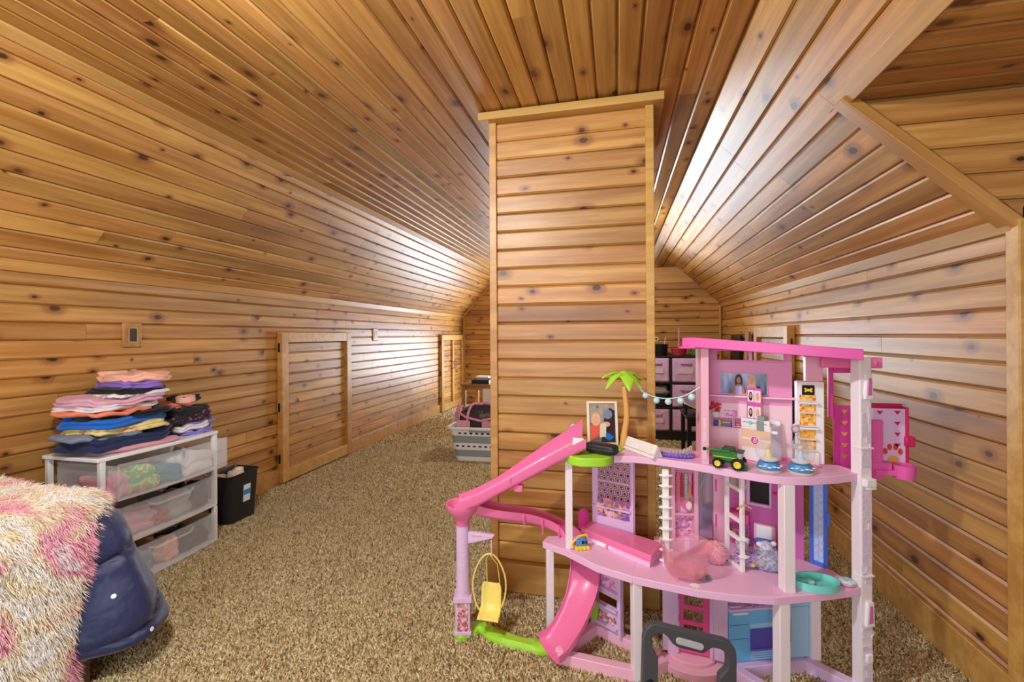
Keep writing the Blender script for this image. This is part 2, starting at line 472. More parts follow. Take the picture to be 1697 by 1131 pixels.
# --- ceiling: left slope, flat, right slope
cb = MB()
def slab(mb, p, q, y0, y1, nrm):
    """thin backing slab between lines p,q=(x,z) from y0 to y1, pushed out along nrm"""
    a = [(p[0] + nrm[0] * k, p[1] + nrm[1] * k) for k in (0.017, 0.08)]
    b = [(q[0] + nrm[0] * k, q[1] + nrm[1] * k) for k in (0.017, 0.08)]
    vs = [(x, y, zz) for y in (y0, y1) for (x, zz) in (a[0], b[0], b[1], a[1])]
    mb.add(vs, [(0, 1, 2, 3), (7, 6, 5, 4), (0, 4, 5, 1), (1, 5, 6, 2), (2, 6, 7, 3), (3, 7, 4, 0)])
sl = Vector((CXL - XL, 0, ZC - ZK)); SLL = sl.length; sl.normalize()
sr = Vector((XR - CXR, 0, ZK - ZC)); SLR = sr.length; sr.normalize()
slab(cb, (XL - 0.05, ZK - 0.05), (CXL, ZC), YF, YB + 0.1, (-sl.z, sl.x))
slab(cb, (CXL - 0.03, ZC), (CXR + 0.03, ZC), YF, YB + 0.1, (0, 1))
kd = (DOX - CXR) / (XR - CXR)
slab(cb, (CXR, ZC), (XR + 0.05, ZK - 0.05), DOY + 0.03, YB + 0.1, (-sr.z, sr.x))
slab(cb, (CXR, ZC), (DOX, DOZ), YF, DOY + 0.03, (-sr.z, sr.x))
cei = struct('ceiling', cb, 'trim_pine', smooth=False)
n = round(SLL / BW); w = SLL / n
for i in range(n):
    c = Vector((XL, 0, ZK)) + sl * (i + 0.5) * w
    course(cei, c, (0, 1, 0), sl, YF, YB, w)
n = round((CXR - CXL) / BW); w = (CXR - CXL) / n
for i in range(n):
    course(cei, (CXL + (i + 0.5) * w, 0, ZC), (0, 1, 0), (1, 0, 0), YF, YB, w)
n1 = 4; L1 = SLR * kd; w = L1 / n1
for i in range(n1):
    c = Vector((CXR, 0, ZC)) + sr * (i + 0.5) * w
    course(cei, c, (0, 1, 0), sr, YF, YB, w)
n2 = 7; w = (SLR - L1) / n2
for i in range(n2):
    c = Vector((CXR, 0, ZC)) + sr * (L1 + (i + 0.5) * w)
    course(cei, c, (0, 1, 0), sr, DOY, YBR, w)
# cove strips at the folds of the ceiling
def strip(name, p0, p1, wd, th, up, mat='trim_pine', bev=0.003):
    """flat moulding from p0 to p1, wd wide across, th thick along 'up'"""
    p0, p1, up = Vector(p0), Vector(p1), Vector(up).normalized()
    d = (p1 - p0); ln = d.length; d.normalize(); sd = d.cross(up).normalized(); up = sd.cross(d)
    M = Matrix((d, sd, up)).transposed().to_4x4(); M.translation = p0
    mb = MB().box(0, ln, -wd / 2, wd / 2, -th, 0)
    me = obj(name, mb, mat, bevel=bev); me.matrix_world = M; me['kind'] = 'structure'
    return me
strip('trim_2', (CXL - 0.012, YF, ZC - 0.012), (CXL - 0.012, YB, ZC - 0.012), 0.05, 0.012, (-sl.z - 0.3, 0, 1.6))
strip('trim_3', (XL + 0.012, YF, ZK + 0.0), (XL + 0.012, YB, ZK + 0.0), 0.055, 0.012, (-0.9, 0, 0.45))
strip('trim_4', (XR - 0.012, DOY, ZK), (XR - 0.012, YBR, ZK), 0.05, 0.012, (0.9, 0, 0.45))

# --- far gable wall on the left, and the nearer far wall on the right
def xr_at(zz, lo=False):   # room half-section: x limits at height zz
    a = XL if zz <= ZK else XL + (zz - ZK) * (CXL - XL) / (ZC - ZK)
    b = XR if zz <= ZK else XR - (zz - ZK) * (XR - CXR) / (ZC - ZK)
    return a, b
WX0, WX1, WZ0, WZ1 = -1.90, -0.50, 0.30, 1.30      # gable window opening
mb = MB()
for (a, b_, c, d) in ((XL - 0.1, WX0, -0.05, ZC + 0.1), (WX1, XR + 0.1, -0.05, ZC + 0.1), (WX0, WX1, -0.05, WZ0), (WX0, WX1, WZ1, ZC + 0.1)):
    mb.box(a, b_, YB + 0.017, YB + 0.10, c, d)
wb = struct('wall_back', mb, 'trim_pine', smooth=False)
zz = 0.0
while zz < ZC - 0.01:
    w = min(BW, ZC - zz)
    a0, b0 = xr_at(zz); a1, b1 = xr_at(zz + w)
    cz = zz + w / 2
    if WZ0 - 0.02 < cz < WZ1 + 0.02:
        board(wb, (0, YB, cz), (1, 0, 0), (0, 0, 1), a0, WX0, w, top0=a1, top1=WX0)
        board(wb, (0, YB, cz), (1, 0, 0), (0, 0, 1), WX1, b0, w, top0=WX1, top1=b1)
    else:
        m_ = RB.uniform(-1.2, 0.2)
        board(wb, (0, YB, cz), (1, 0, 0), (0, 0, 1), a0, m_, w, top0=a1, top1=m_)
        board(wb, (0, YB, cz), (1, 0, 0), (0, 0, 1), m_, b0, w, top0=m_, top1=b1)
    zz += w
RX0 = 0.25                                          # the jog: right block from x=RX0 to the right wall
mb = MB().box(RX0, XR + 0.1, YBR + 0.017, YBR + 0.08, -0.05, 2.0).box(RX0 + 0.017, RX0 + 0.08, YBR, YB, -0.05, 2.0)
wfr = struct('wall_far', mb, 'trim_pine', smooth=False)
zz = 0.0
ZTOP = 1.80
while zz < ZTOP - 0.01:
    w = BW
    _, b0 = xr_at(zz); _, b1 = xr_at(zz + w)
    cz = zz + w / 2
    if RB.random() < 0.4:
        m_ = RB.uniform(0.5, 1.0)
        board(wfr, (0, YBR, cz), (1, 0, 0), (0, 0, 1), RX0, m_, w)
        board(wfr, (0, YBR, cz), (1, 0, 0), (0, 0, 1), m_, b0, w, top0=m_, top1=b1)
    else:
        board(wfr, (0, YBR, cz), (1, 0, 0), (0, 0, 1), RX0, b0, w, top1=b1)
    board(wfr, (RX0, 0, cz), (0, -1, 0), (0, 0, 1), -YB, -YBR, w)
    zz += w
# slope trim on both far walls, corner strips
strip('trim_5', (XL + 0.02, YB - 0.012, ZK - 0.01), (CXL, YB - 0.012, ZC - 0.03), 0.012, 0.03, (0.7, 0, -0.7))
strip('trim_6', (XL + 0.015, YB - 0.01, 0), (XL + 0.015, YB - 0.01, ZK), 0.03, 0.03, (-1, 0, 0))
strip('trim_7', (XR - 0.012, YBR - 0.008, 0), (XR - 0.012, YBR - 0.008, ZK), 0.02, 0.02, (1, 0, 0))

# gable window: frame, sashes and panes
win = struct('window_1', MB().box(WX0 - 0.06, WX0, YB - 0.02, YB + 0.09, WZ0 - 0.06, WZ1 + 0.06).box(WX1, WX1 + 0.06, YB - 0.02, YB + 0.09, WZ0 - 0.06, WZ1 + 0.06)
             .box(WX0, WX1, YB - 0.02, YB + 0.09, WZ0 - 0.06, WZ0).box(WX0, WX1, YB - 0.02, YB + 0.09, WZ1, WZ1 + 0.06)
             .box((WX0 + WX1) / 2 - 0.02, (WX0 + WX1) / 2 + 0.02, YB + 0.03, YB + 0.07, WZ0, WZ1), 'trim_pine', bevel=0.003)

# --- wall behind the camera, with an unseen window added for the fill light
mb = MB()
FX0, FX1, FZ0, FZ1 = -1.6, 0.1, 0.65, 1.85
for (a, b_, c, d) in ((XL - 0.1, FX0, -0.05, ZC + 0.1), (FX1, DOE + 0.1, -0.05, ZC + 0.1), (FX0, FX1, -0.05, FZ0), (FX0, FX1, FZ1, ZC + 0.1)):
    mb.box(a, b_, YF - 0.1, YF, c, d)
wf = struct('wall_front', mb, 'trim_pine', smooth=False)
win2 = struct('fill_window', MB().box(FX0 - 0.06, FX0, YF - 0.09, YF + 0.02, FZ0 - 0.06, FZ1 + 0.06).box(FX1, FX1 + 0.06, YF - 0.09, YF + 0.02, FZ0 - 0.06, FZ1 + 0.06)
              .box(FX0, FX1, YF - 0.09, YF + 0.02, FZ0 - 0.06, FZ0).box(FX0, FX1, YF - 0.09, YF + 0.02, FZ1, FZ1 + 0.06), 'trim_pine', bevel=0.003)

# --- dormer on the right
mb = MB()
mb.box(DOX - 0.02, DOE + 0.1, YF, DOY + 0.1, DOZ + 0.017, DOZ + 0.08)          # ceiling backing
DW0, DW1 = -0.1, 1.0
dc = struct('ceiling_dormer', mb, 'trim_pine', smooth=False)
yy = DOY
while yy > YF + 0.01:
    w = min(BW, yy - YF)
    course(dc, (0, yy - w / 2, DOZ), (1, 0, 0), (0, -1, 0), DOX, DOE, w, lmin=0.8, lmax=2.4)
    yy -= w
mb = MB().box(XR - 0.5, DOE + 0.1, DOY + 0.018, DOY + 0.016 + 0.06, -0.05, DOZ + 0.05)
# cheek backing cut along the slope
mb = MB()
px = [(DOX + 0.01, DOZ + 0.03), (XR + 0.02, ZK - 0.0), (XR + 0.09, ZK - 0.0), (XR + 0.09, -0.05), (DOE + 0.1, -0.05), (DOE + 0.1, DOZ + 0.03)]
vs = [(x, DOY + 0.018, zq) for x, zq in px] + [(x, DOY + 0.05, zq) for x, zq in px]
k = len(px)
mb.add(vs, [tuple(range(k)), tuple(range(2 * k - 1, k - 1, -1))] + [(i, (i + 1) % k, k + (i + 1) % k, k + i) for i in range(k)])
wd = struct('wall_dormer', mb, 'trim_pine', smooth=False)
zz = DOZ
def slope_x(zq): return DOX + (DOZ - zq) * (XR - DOX) / (DOZ - ZK) if zq > ZK else XR
while zz > 0.02:
    w = min(BW, zz)
    board(wd, (0, DOY, zz - w / 2), (1, 0, 0), (0, 0, 1), max(slope_x(zz - w), DOX) + (0.04 if zz - w < ZK else 0), DOE, w, top0=max(slope_x(zz), DOX) + (0.04 if zz - w < ZK else 0))
    zz -= w
mb = MB()
for (a, b_, c, d) in ((YF, DW0, -0.05, DOZ + 0.05), (DW1, DOY + 0.05, -0.05, DOZ + 0.05), (DW0, DW1, -0.05, 0.75), (DW0, DW1, 1.75, DOZ + 0.05)):
    mb.box(DOE, DOE + 0.08, a, b_, c, d)
wde = struct('wall_dormer_end', mb, 'trim_pine', smooth=False)
# casing of the dormer opening
n_in = Vector((sr.z, 0, -sr.x))
_c = Vector((CXR, 0, ZC)) + sr * (L1 - 0.026) + n_in * 0.012
strip('trim_8', (_c.x, YF, _c.z), (_c.x, DOY + 0.02, _c.z), 0.056, 0.030, n_in)
_a = Vector((CXR, DOY + 0.012, ZC)) + sr * (L1 - 0.03) + n_in * 0.020
_b = Vector((CXR, DOY + 0.012, ZC)) + sr * (SLR + 0.02) + n_in * 0.020
strip('trim_9', _a, _b, 0.060, 0.034, n_in)

# --- pier in the middle of the room
PX0, PX1, PY = -0.585, 0.160, 2.075
PD = 0.62
pier = struct('wall_pier', MB().box(PX0 + 0.02, PX1 - 0.02, PY + 0.017, PY + PD - 0.017, 0, ZC), 'trim_pine', smooth=False)
z = ZC - 0.045
while z > 0.02:
    w = min(BW, z)
    board(pier, (0, PY, z - w / 2), (1, 0, 0), (0, 0, 1), PX0 + 0.032, PX1 - 0.032, w)
    board(pier, (PX1, 0, z - w / 2), (0, 1, 0), (0, 0, 1), PY + 0.03, PY + PD - 0.03, w)
    board(pier, (PX0, 0, z - w / 2), (0, -1, 0), (0, 0, 1), -PY - PD + 0.03, -PY - 0.03, w)
    z -= w
for sx in (PX0 - 0.003, PX1 - 0.036 + 0.003):
    o = obj('corner_board', MB().box(sx, sx + 0.036, PY - 0.012, PY + 0.03, 0, ZC - 0.045), 'trim_pine', pier, bevel=0.003)
    o = obj('corner_board', MB().box(sx, sx + 0.036, PY + PD - 0.03, PY + PD + 0.01, 0, ZC - 0.045), 'trim_pine', pier, bevel=0.003)
o = obj('crown_board', MB().box(PX0 - 0.045, PX1 + 0.045, PY - 0.05, PY + PD + 0.04, ZC - 0.045, ZC - 0.008), 'trim_pine', pier, bevel=0.003)
o = obj('base_board', MB().box(PX0 - 0.018, PX1 + 0.018, PY - 0.03, PY + PD + 0.03, 0, 0.135), 'trim_pine', pier, bevel=0.004)

# ------------------------------------------------------------------ lamp on the flat ceiling above the camera
simple('lamp_metal', '#8a7a60', 0.35, metal=0.8)
simple('opal', '#fff6e6', 0.4)
mO, ntO, bO = nmat('opal_lit')
bO.inputs['Base Color'].default_value = (1, 0.95, 0.85, 1)
bO.inputs['Emission Color'].default_value = (1, 0.90, 0.74, 1); bO.inputs['Emission Strength'].default_value = 6.0
LAMPS = (((-0.85, 0.45), 78, 'round opal glass ceiling lamp on the flat pine ceiling above the viewer'), ((-0.12, 4.20), 38, 'round opal glass ceiling lamp hidden behind the wooden pier'))
for (lx_, ly_), le_, ll_ in LAMPS:
  lamp = thing('ceiling_lamp', ll_, 'lamp', (lx_, ly_, ZC - 0.10))
  obj('base_plate', MB().lathe([(0.12, 0.06), (0.125, 0.08), (0.12, 0.0995)], 32), 'lamp_metal', lamp)
  obj('shade', MB().lathe([(0.02, 0.03), (0.10, 0.045), (0.11, 0.06), (0.10, 0.062)], 32), 'opal_lit', lamp)
  pl = bpy.data.lights.new('lamp_light', 'POINT'); pl.energy = le_; pl.shadow_soft_size = 0.045; pl.color = (0.86, 0.93, 1.0)
  po = bpy.data.objects.new('lamp_light', pl); COL.objects.link(po); po.parent = lamp; po.location = (0, 0, -0.06)
# ------------------------------------------------------------------ helpers that turn a measured sight line into a real point
CR = cam.matrix_world.to_3x3(); CO = Vector((0, 0, 1.2))
def ray(u, v): return CR @ Vector(((u - 848.5) / 747.0, (555.7 - v) / 747.0, -1.0))
def AT(u, v, z=None, X=None, Y=None, pl=None):
    r = ray(u, v)
    if z is not None: k = (z - CO.z) / r.z
    elif X is not None: k = X / r.x
    elif Y is not None: k = Y / r.y
    else:
        p, q = Vector((*pl[0], 0)), Vector((*pl[1], 0)); t = q - p; n = Vector((t.y, -t.x, 0))
        k = (p - CO).dot(n) / r.dot(n)
    return CO + r * k
class Wall:
    """vertical plane through two plan points; s runs from p to q, d towards the viewer, z up"""
    def __init__(s, p, q):
        s.p, s.q = p, q
        a = Vector((q[0] - p[0], q[1] - p[1], 0)); s.len = a.length; a.normalize()
        n = Vector((a.y, -a.x, 0))
        if n.dot(Vector((*p, 0))) > 0: n = -n
        s.a, s.n = a, n
        s.M = Matrix((a, n, Vector((0, 0, 1)))).transposed().to_4x4(); s.M.translation = Vector((*p, 0))
    def sz(s, u, v):
        P = AT(u, v, pl=(s.p, s.q)); return (P - Vector((*s.p, 0))).dot(s.a), P.z
    def rect(s, u0, v0, u1, v1):
        um, vm = (u0 + u1) / 2, (v0 + v1) / 2
        return s.sz(u0, vm)[0], s.sz(u1, vm)[0], s.sz(um, v1)[1], s.sz(um, v0)[1]
    def box(s, mb, u0, v0, u1, v1, d0, d1):
        a, b, c, d = s.rect(u0, v0, u1, v1)
        return mb.box(a, b, min(d0, d1), max(d0, d1), c, d, s.M)
    def lbox(s, mb, s0, s1, z0, z1, d0, d1): return mb.box(s0, s1, d0, d1, z0, z1, s.M)
    def frame(s, mb, u0, v0, u1, v1, t, d0, d1):
        a, b, c, d = s.rect(u0, v0, u1, v1)
        for r in ((a, b, c, c + t), (a, b, d - t, d), (a, a + t, c + t, d - t), (b - t, b, c + t, d - t)):
            mb.box(r[0], r[1], d0, d1, r[2], r[3], s.M)
        return mb
def panel_holes(mb, M, s0, s1, z0, z1, d0, d1, holes):
    """rectangular panel with rectangular holes (s0,s1,z0,z1), built from boxes"""
    xs = sorted({s0, s1, *[h[0] for h in holes], *[h[1] for h in holes]})
    zs = sorted({z0, z1, *[h[2] for h in holes], *[h[3] for h in holes]})
    for j in range(len(zs) - 1):
        run = None
        for i in range(len(xs) - 1):
            cx, cz = (xs[i] + xs[i + 1]) / 2, (zs[j] + zs[j + 1]) / 2
            hole = any(h[0] < cx < h[1] and h[2] < cz < h[3] for h in holes)
            if not hole and run is None: run = xs[i]
            if run is not None and (hole or i == len(xs) - 2):
                mb.box(run, xs[i] if hole else xs[i + 1], d0, d1, zs[j], zs[j + 1], M); run = None
    return mb
def text_mb(txt, size, M, ext=0.0008, align='CENTER', shear=0.0):
    cu = bpy.data.curves.new('lettering', 'FONT'); cu.body = txt; cu.size = size; cu.extrude = ext; cu.align_x = align; cu.align_y = 'CENTER'; cu.shear = shear
    cu.resolution_u = 3
    o = bpy.data.objects.new('lettering', cu)
    COL.objects.link(o); dg = bpy.context.evaluated_depsgraph_get(); ev = o.evaluated_get(dg); me = ev.to_mesh()
    mb = MB().add([tuple(v.co) for v in me.vertices], [tuple(p.vertices) for p in me.polygons], M)
    ev.to_mesh_clear(); bpy.data.objects.remove(o); bpy.data.curves.remove(cu)
    return mb
FACE = Matrix(((1, 0, 0, 0), (0, 0, 1, 0), (0, 1, 0, 0), (0, 0, 0, 1)))     # flat text onto a wall plane (x=s, y=d, z=up)

def plast(name, c, rough=0.38, **kw): return simple(name, c, rough, **kw)
plast('p_pale', '#f4eaee'); plast('p_lilac', '#dfbfe4'); plast('p_deck', '#eebfdf'); plast('p_rose', '#f3bad0'); plast('p_hot', '#ee79ac', 0.3, coat=0.3)
plast('p_roof', '#e660ae'); plast('p_mag', '#cf3f92'); plast('p_wallpink', '#ea93c0'); plast('p_bath', '#d872bc'); plast('p_blush', '#f5d0d8')
plast('p_lime', '#a6e03c', 0.4, bump=0.25, bscale=120); plast('p_white', '#f4f1f0'); plast('p_yellow', '#f4e277'); plast('p_blue', '#74bdec'); plast('p_sky', '#a9d4f3')
plast('p_door', '#e25596'); plast('p_cobalt', '#4f74d8', 0.25); plast('p_teal', '#7fe0d6'); plast('p_tan', '#e0a860', 0.5); plast('p_mint', '#bfe6e6')
plast('p_black', '#1c1a1c', 0.35); plast('p_grey', '#9aa0a6'); plast('p_purple', '#7d5fc4'); plast('p_oven', '#5a56b8', 0.15); plast('p_crimson', '#c8205c')
plast('p_brick', '#e4d6ea', 0.5, bump=0.6, bscale=90); plast('p_orange', '#f0a040'); plast('p_red', '#d8443c')
simple('mirror', '#c9c6dc', 0.12, metal=0.75); simple('p_clearpink', '#ffa6ba', 0.04, alpha=0.14, coat=1.0); simple('glass', '#f2f6fc', 0.02, alpha=0.20, coat=1.0)
ramp_mat('flowers_print', [(0.0, '#f6e3ea'), (0.4, '#d96b86'), (0.55, '#f2c6d0'), (0.66, '#8fa878'), (0.8, '#b8456a')], (110, 110, 110), 1.0, 0.5, 'voronoi')
ramp_mat('toys_print', [(0.0, '#5b4a9c'), (0.3, '#d87ab0'), (0.5, '#f0d060'), (0.65, '#6a3fa0'), (0.85, '#f3b6d2')], (70, 70, 70), 1.0, 0.4, 'voronoi')
ramp_mat('food_print', [(0.0, '#e8902c'), (0.35, '#f6d66a'), (0.55, '#d8532c'), (0.75, '#f2b04a'), (0.9, '#fbe9b0')], (110, 110, 110), 1.0, 0.4, 'voronoi')
ramp_mat('fridge_print', [(0.0, '#2f66b8'), (0.4, '#f2e27a'), (0.6, '#3fa05a'), (0.8, '#e8ecf2')], (80, 80, 80), 1.0, 0.4, 'voronoi')
ramp_mat('beauty_print', [(0.0, '#fbd7e4'), (0.5, '#f2a0bf'), (0.8, '#b87acc')], (120, 120, 120), 1.0, 0.4, 'voronoi')

_m = MATS['p_clearpink']; _nt = _m.node_tree; _lw = N(_nt, 'ShaderNodeLayerWeight', i_Blend=0.35)      # clear plastic looks denser where it is seen edge-on
_nt.links.new(maprange(_nt, _lw.outputs['Facing'], 0.0, 1.0, 0.09, 0.65), _nt.nodes['Principled BSDF'].inputs['Alpha'])
# ------------------------------------------------------------------ the dollhouse
Z2, Z3, DT = 0.370, 0.740, 0.026
house = thing('dollhouse', 'three-storey pink and lilac plastic dollhouse with slide beside the wooden pier', 'dollhouse', (0.25, 1.72, 0), world=True)
def hp(name, mb, mat, bevel=0.002, parent=house, **kw): return obj(name, mb, mat, parent, bevel=bevel, **kw)

def pts(z, *uv): return [tuple(AT(u, v, z=z)[:2]) for u, v in uv]
# decks
f2 = pts(Z2, (899, 898), (937, 911.6), (989, 937.6), (1048.4, 956), (1080, 962.8), (1157.8, 978.4), (1216, 986), (1286, 990.5), (1317, 988), (1371, 983), (1427, 975))
b2 = [(0.722, 1.800), (0.655, 1.853), (0.53, 1.90), (0.41, 1.955), (0.20, 1.93), (0.075, 1.875), (-0.10, 1.935), (-0.16, 1.87), (-0.285, 1.845)]
cut = 4
hp('deck', MB().prism(f2[:cut] + [(0.085, 1.875)] + b2[6:], Z2 - DT, Z2), 'p_deck')
hp('deck', MB().prism(f2[cut - 1:8] + [(0.53, 1.90)] + b2[3:5] + [(0.085, 1.875)], Z2 - DT, Z2 - 0.0004), 'p_deck')
hp('deck', MB().prism(f2[7:] + b2[:3], Z2 - DT, Z2), 'p_deck')
f3 = pts(Z3, (1017, 756), (1050, 756.5), (1080, 759), (1140, 767), (1200, 777), (1261, 787), (1300, 791.4), (1345, 792), (1384, 789.4), (1429, 784))
b3 = [(0.750, 1.785), (0.63, 1.80), (0.31, 1.885), (0.06, 1.96)]
hp('deck', MB().prism(f3 + b3, Z3 - DT, Z3), 'p_deck')
g3 = pts(Z3, (934, 752), (948, 759), (963, 761.5), (999, 762), (1010, 760), (1017, 755))
hp('garden_deck', MB().prism(g3 + [(0.055, 1.96), (-0.10, 1.945), (-0.2, 1.90)], Z3 - DT - 0.004, Z3 + 0.003), 'p_lime', 0.004)
# base bars
def bar(mb, p, q, w=0.034, z0=0.0, z1=0.045):
    a = Vector((q[0] - p[0], q[1] - p[1], 0)); ln = a.length
    return mb.box(0, ln, -w / 2, w / 2, z0, z1, TR(p[0], p[1], 0, atan2(a.y, a.x)))
P1, P2, P3 = (-0.088, 1.84), (-0.215, 1.645), (0.145, 1.715)
PL, PM, TW = (0.060, 1.618), (0.507, 1.598), (0.775, 1.70)
K1, K2 = (0.385, 1.705), (0.645, 1.80)
for i, (p, q) in enumerate(((P2, P1), (P1, P3), (P2, PL), (PL, (0.16, 1.69)), (K1, K2), (K2, TW), (K1, PM))):
    zt = 0.045 - 0.0012 * (i % 3)
    hp('base_bar', bar(MB(), p, q, z1=zt), 'p_lilac' if i > 3 else 'p_rose', 0.003)
# posts
def post(x, y, z0, z1, w=0.026, rz=0.35, mat='p_pale'):
    return hp('post', MB().box(-w / 2, w / 2, -w / 2, w / 2, z0, z1, TR(x, y, 0, rz)), mat)
post(*AT(911, 912, z=0.34)[:2], 0, Z2 - DT, 0.028); post(*PL, 0, Z2 - DT, 0.032); post(*PM, 0, Z2 - DT, 0.036)
pb = AT(1348, 1098, z=0.02); post(pb.x, pb.y, 0, Z2 - DT, 0.034)
pm1 = AT(943, 908, z=Z2); post(pm1.x, pm1.y, Z2, Z3 - DT - 0.004, 0.027, 0.2)
pm2 = AT(1305, 980, z=Z2); post(pm2.x, pm2.y + 0.005, Z2, Z3 - DT, 0.036, 0.25)
# tower at the right with brick relief, lamp-like niches and the house number
C0 = AT(1427, 975, z=Z2); tn = Vector((-0.388, 0.922, 0)); tt = Vector((0.922, 0.388, 0))
TM = Matrix((tt, tn, Vector((0, 0, 1)))).transposed().to_4x4(); TM.translation = (C0.x, C0.y, 0)
tw = hp('tower', MB().box(0, 0.046, 0, 0.036, 0, 1.118, TM), 'p_pale', 0.004)
brk = MB()
RT = random.Random(3)
for r in range(54):
    z0 = 0.02 + r * 0.02
    if 0.985 < z0 or 0.30 < z0 < 0.372 or 0.70 < z0 < 0.745: continue
    if 0.255 < z0 < 0.31: continue
    x = 0.005
    while x < 0.040:
        w = RT.uniform(0.008, 0.02); w = min(w, 0.042 - x)
        if RT.random() < 0.7: brk.box(x, x + w - 0.001, -0.0016, 0.0004, z0 + 0.001, z0 + 0.0185, TM)
        x += w
hp('brick_relief', brk, 'p_brick', 0.0, parent=tw, smooth=False)['kind'] = 'stuff'
for z0, z1 in ((0.985, 1.065), (0.245, 0.325)):
    nf = hp('wall_niche', MB().prism([(0.012, z0), (0.042, z0), (0.038, z1), (0.018, z1)], -0.003, 0.010, TM @ Matrix(((1, 0, 0, 0), (0, 0, -1, 0), (0, 1, 0, 0), (0, 0, 0, 1)))), 'p_white', 0.001, parent=tw)
    hp('niche_light', MB().prism([(0.019, z0 + 0.012), (0.035, z0 + 0.012), (0.033, z1 - 0.012), (0.023, z1 - 0.012)], -0.003, 0.0114, TM @ Matrix(((1, 0, 0, 0), (0, 0, -1, 0), (0, 1, 0, 0), (0, 0, 0, 1)))), 'p_bath', 0, parent=nf)
TF = TM @ Matrix(((1, 0, 0, 0), (0, 0, -1, 0), (0, 1, 0, 0), (0, 0, 0, 1)))
hp('house_number', text_mb('219', 0.034, TF @ Matrix.Translation((0.024, 0.215, 0.001))), 'p_pale', 0, parent=tw)
for z0 in (0.372, 0.79): hp('ledge', MB().box(-0.002, 0.049, -0.004, 0.03, z0 + 0.03, z0 + 0.036, TM), 'p_pale', 0.001, parent=tw)
hp('doorbell', MB().box(0.014, 0.038, -0.008, 0, 0.125, 0.155, TM), 'p_white', 0.003, parent=tw)
hp('latch', MB().box(0.008, 0.046, -0.016, 0.004, 0.700, 0.726, TM).box(0.018, 0.048, -0.014, 0.004, 0.690, 0.702, TM), 'p_white', 0.003, parent=tw)

# ---------------- ground floor
w = Wall((-0.088, 1.838), (0.03, 1.755))                         # shelf panel at the left
sp = MB(); s0, s1, z0, z1 = w.rect(983, 940, 1032, 1058)
z0 = 0.045
holes = []
zz = [0.305, 0.235, 0.165, 0.095]
panel_holes(sp, w.M, s0, s1, z0, Z2 - DT, -0.006, 0.004, [(s0 + 0.025, s1 - 0.025, q - 0.024, q + 0.012) for q in (zz[0], zz[2])])
shp = hp('shelf_panel', sp, 'p_lilac', 0.0015)
for i, q in enumerate(zz):
    hp('shelf', MB().box(s0 + 0.018, s1 - 0.018, 0.004, 0.022, q - 0.030, q - 0.024, w.M), 'p_lilac', 0.001, parent=shp)
    if i % 2: hp('sticker', MB().box(s0 + 0.026, s1 - 0.026, 0.004, 0.0055, q - 0.022, q + 0.014, w.M), 'beauty_print' if i == 1 else 'flowers_print', 0, parent=shp)
hp('end_rail', MB().box(s1 - 0.012, s1, 0.0, 0.016, 0.045, Z2 - DT, w.M).box(s0, s0 + 0.012, 0.0, 0.016, 0.045, Z2 - DT, w.M), 'p_lilac', 0.001, parent=shp)

w = Wall((0.155, 1.738), (0.385, 1.715))                         # entrance wall with the pink door
s0, s1, z0, z1 = w.rect(1098, 985, 1206, 1090)
da, db, _, _ = w.rect(1126, 985, 1176, 1090)
hp('entrance_wall', MB().box(s0, da, -0.02, 0.008, 0.045, Z2 - DT, w.M).box(db, s1, -0.02, 0.008, 0.045, Z2 - DT, w.M), 'p_lilac', 0.002)
hp('door_jamb', MB().box(db + 0.004, db + 0.010, 0.008, 0.014, 0.05, Z2 - DT, w.M).box(da - 0.012, da - 0.004, 0.008, 0.016, 0.05, Z2 - DT, w.M), 'p_lilac', 0.001)
hl = [w.rect(1133, 990, 1165, 1004), w.rect(1133, 1012, 1165, 1030), w.rect(1133, 1037, 1165, 1053), w.rect(1133, 1061, 1165, 1075)]
dr = hp('front_door', panel_holes(MB(), w.M, da, db, 0.05, Z2 - DT, -0.006, 0.004, hl), 'p_door', 0.001)
hp('door_pull', MB().box(db - 0.012, db - 0.007, 0.004, 0.009, 0.27, 0.335, w.M), 'p_rose', 0.001, parent=dr)
for q in (0.09, 0.16, 0.24, 0.31): hp('hinge', MB().box(da - 0.006, da + 0.003, 0.003, 0.009, q, q + 0.02, w.M), 'p_door', 0.001, parent=dr)
stp = []
cc = w.M @ Vector(((da + db) / 2 - 0.01, 0, 0))
for rx, ry, za, zb in ((0.115, 0.095, 0.0, 0.032), (0.082, 0.062, 0.032, 0.045)):
    poly = [(cc.x + rx * cos(a), cc.y + 0.01 - ry * sin(a)) for a in [pi * i / 16 for i in range(17)]]
    stp.append(hp('door_step', MB().prism(poly[::-1], za, zb), 'p_rose', 0.002))
w = Wall((0.385, 1.718), (0.655, 1.815))                         # kitchen
s0, s1, z0, z1 = w.rect(1207, 1030, 1281, 1098)
zc = 0.235
sfr = w.rect(1305, 1000, 1337, 1090)
kit = hp('kitchen_unit', MB().box(s0, s1, -0.05, 0.006, 0.045, zc - 0.008, w.M), 'p_blue', 0.002)
hp('worktop', MB().box(s0 - 0.002, s1 + 0.002, -0.055, 0.014, zc - 0.008, zc, w.M), 'p_lilac', 0.002, parent=kit)
hp('hob', MB().box(s0 + 0.06, s1 - 0.01, -0.045, 0.006, zc, zc + 0.002, w.M), 'beauty_print', 0, parent=kit)
for i in range(2):
    hp('burner', MB().lathe([(0.011, zc + 0.002), (0.011, zc + 0.004)], 16, w.M @ TR(s0 + 0.085 + 0.03 * i, -0.02 - 0.006 * i, 0)), 'p_black', 0, parent=kit)
hp('sink', MB().ring_prism(rrect(0.045, 0.034, 0.006, 3), rrect(0.036, 0.025, 0.004, 3), zc, zc + 0.004, w.M @ TR(s0 + 0.03, -0.016, 0)), 'p_rose', 0, parent=kit)
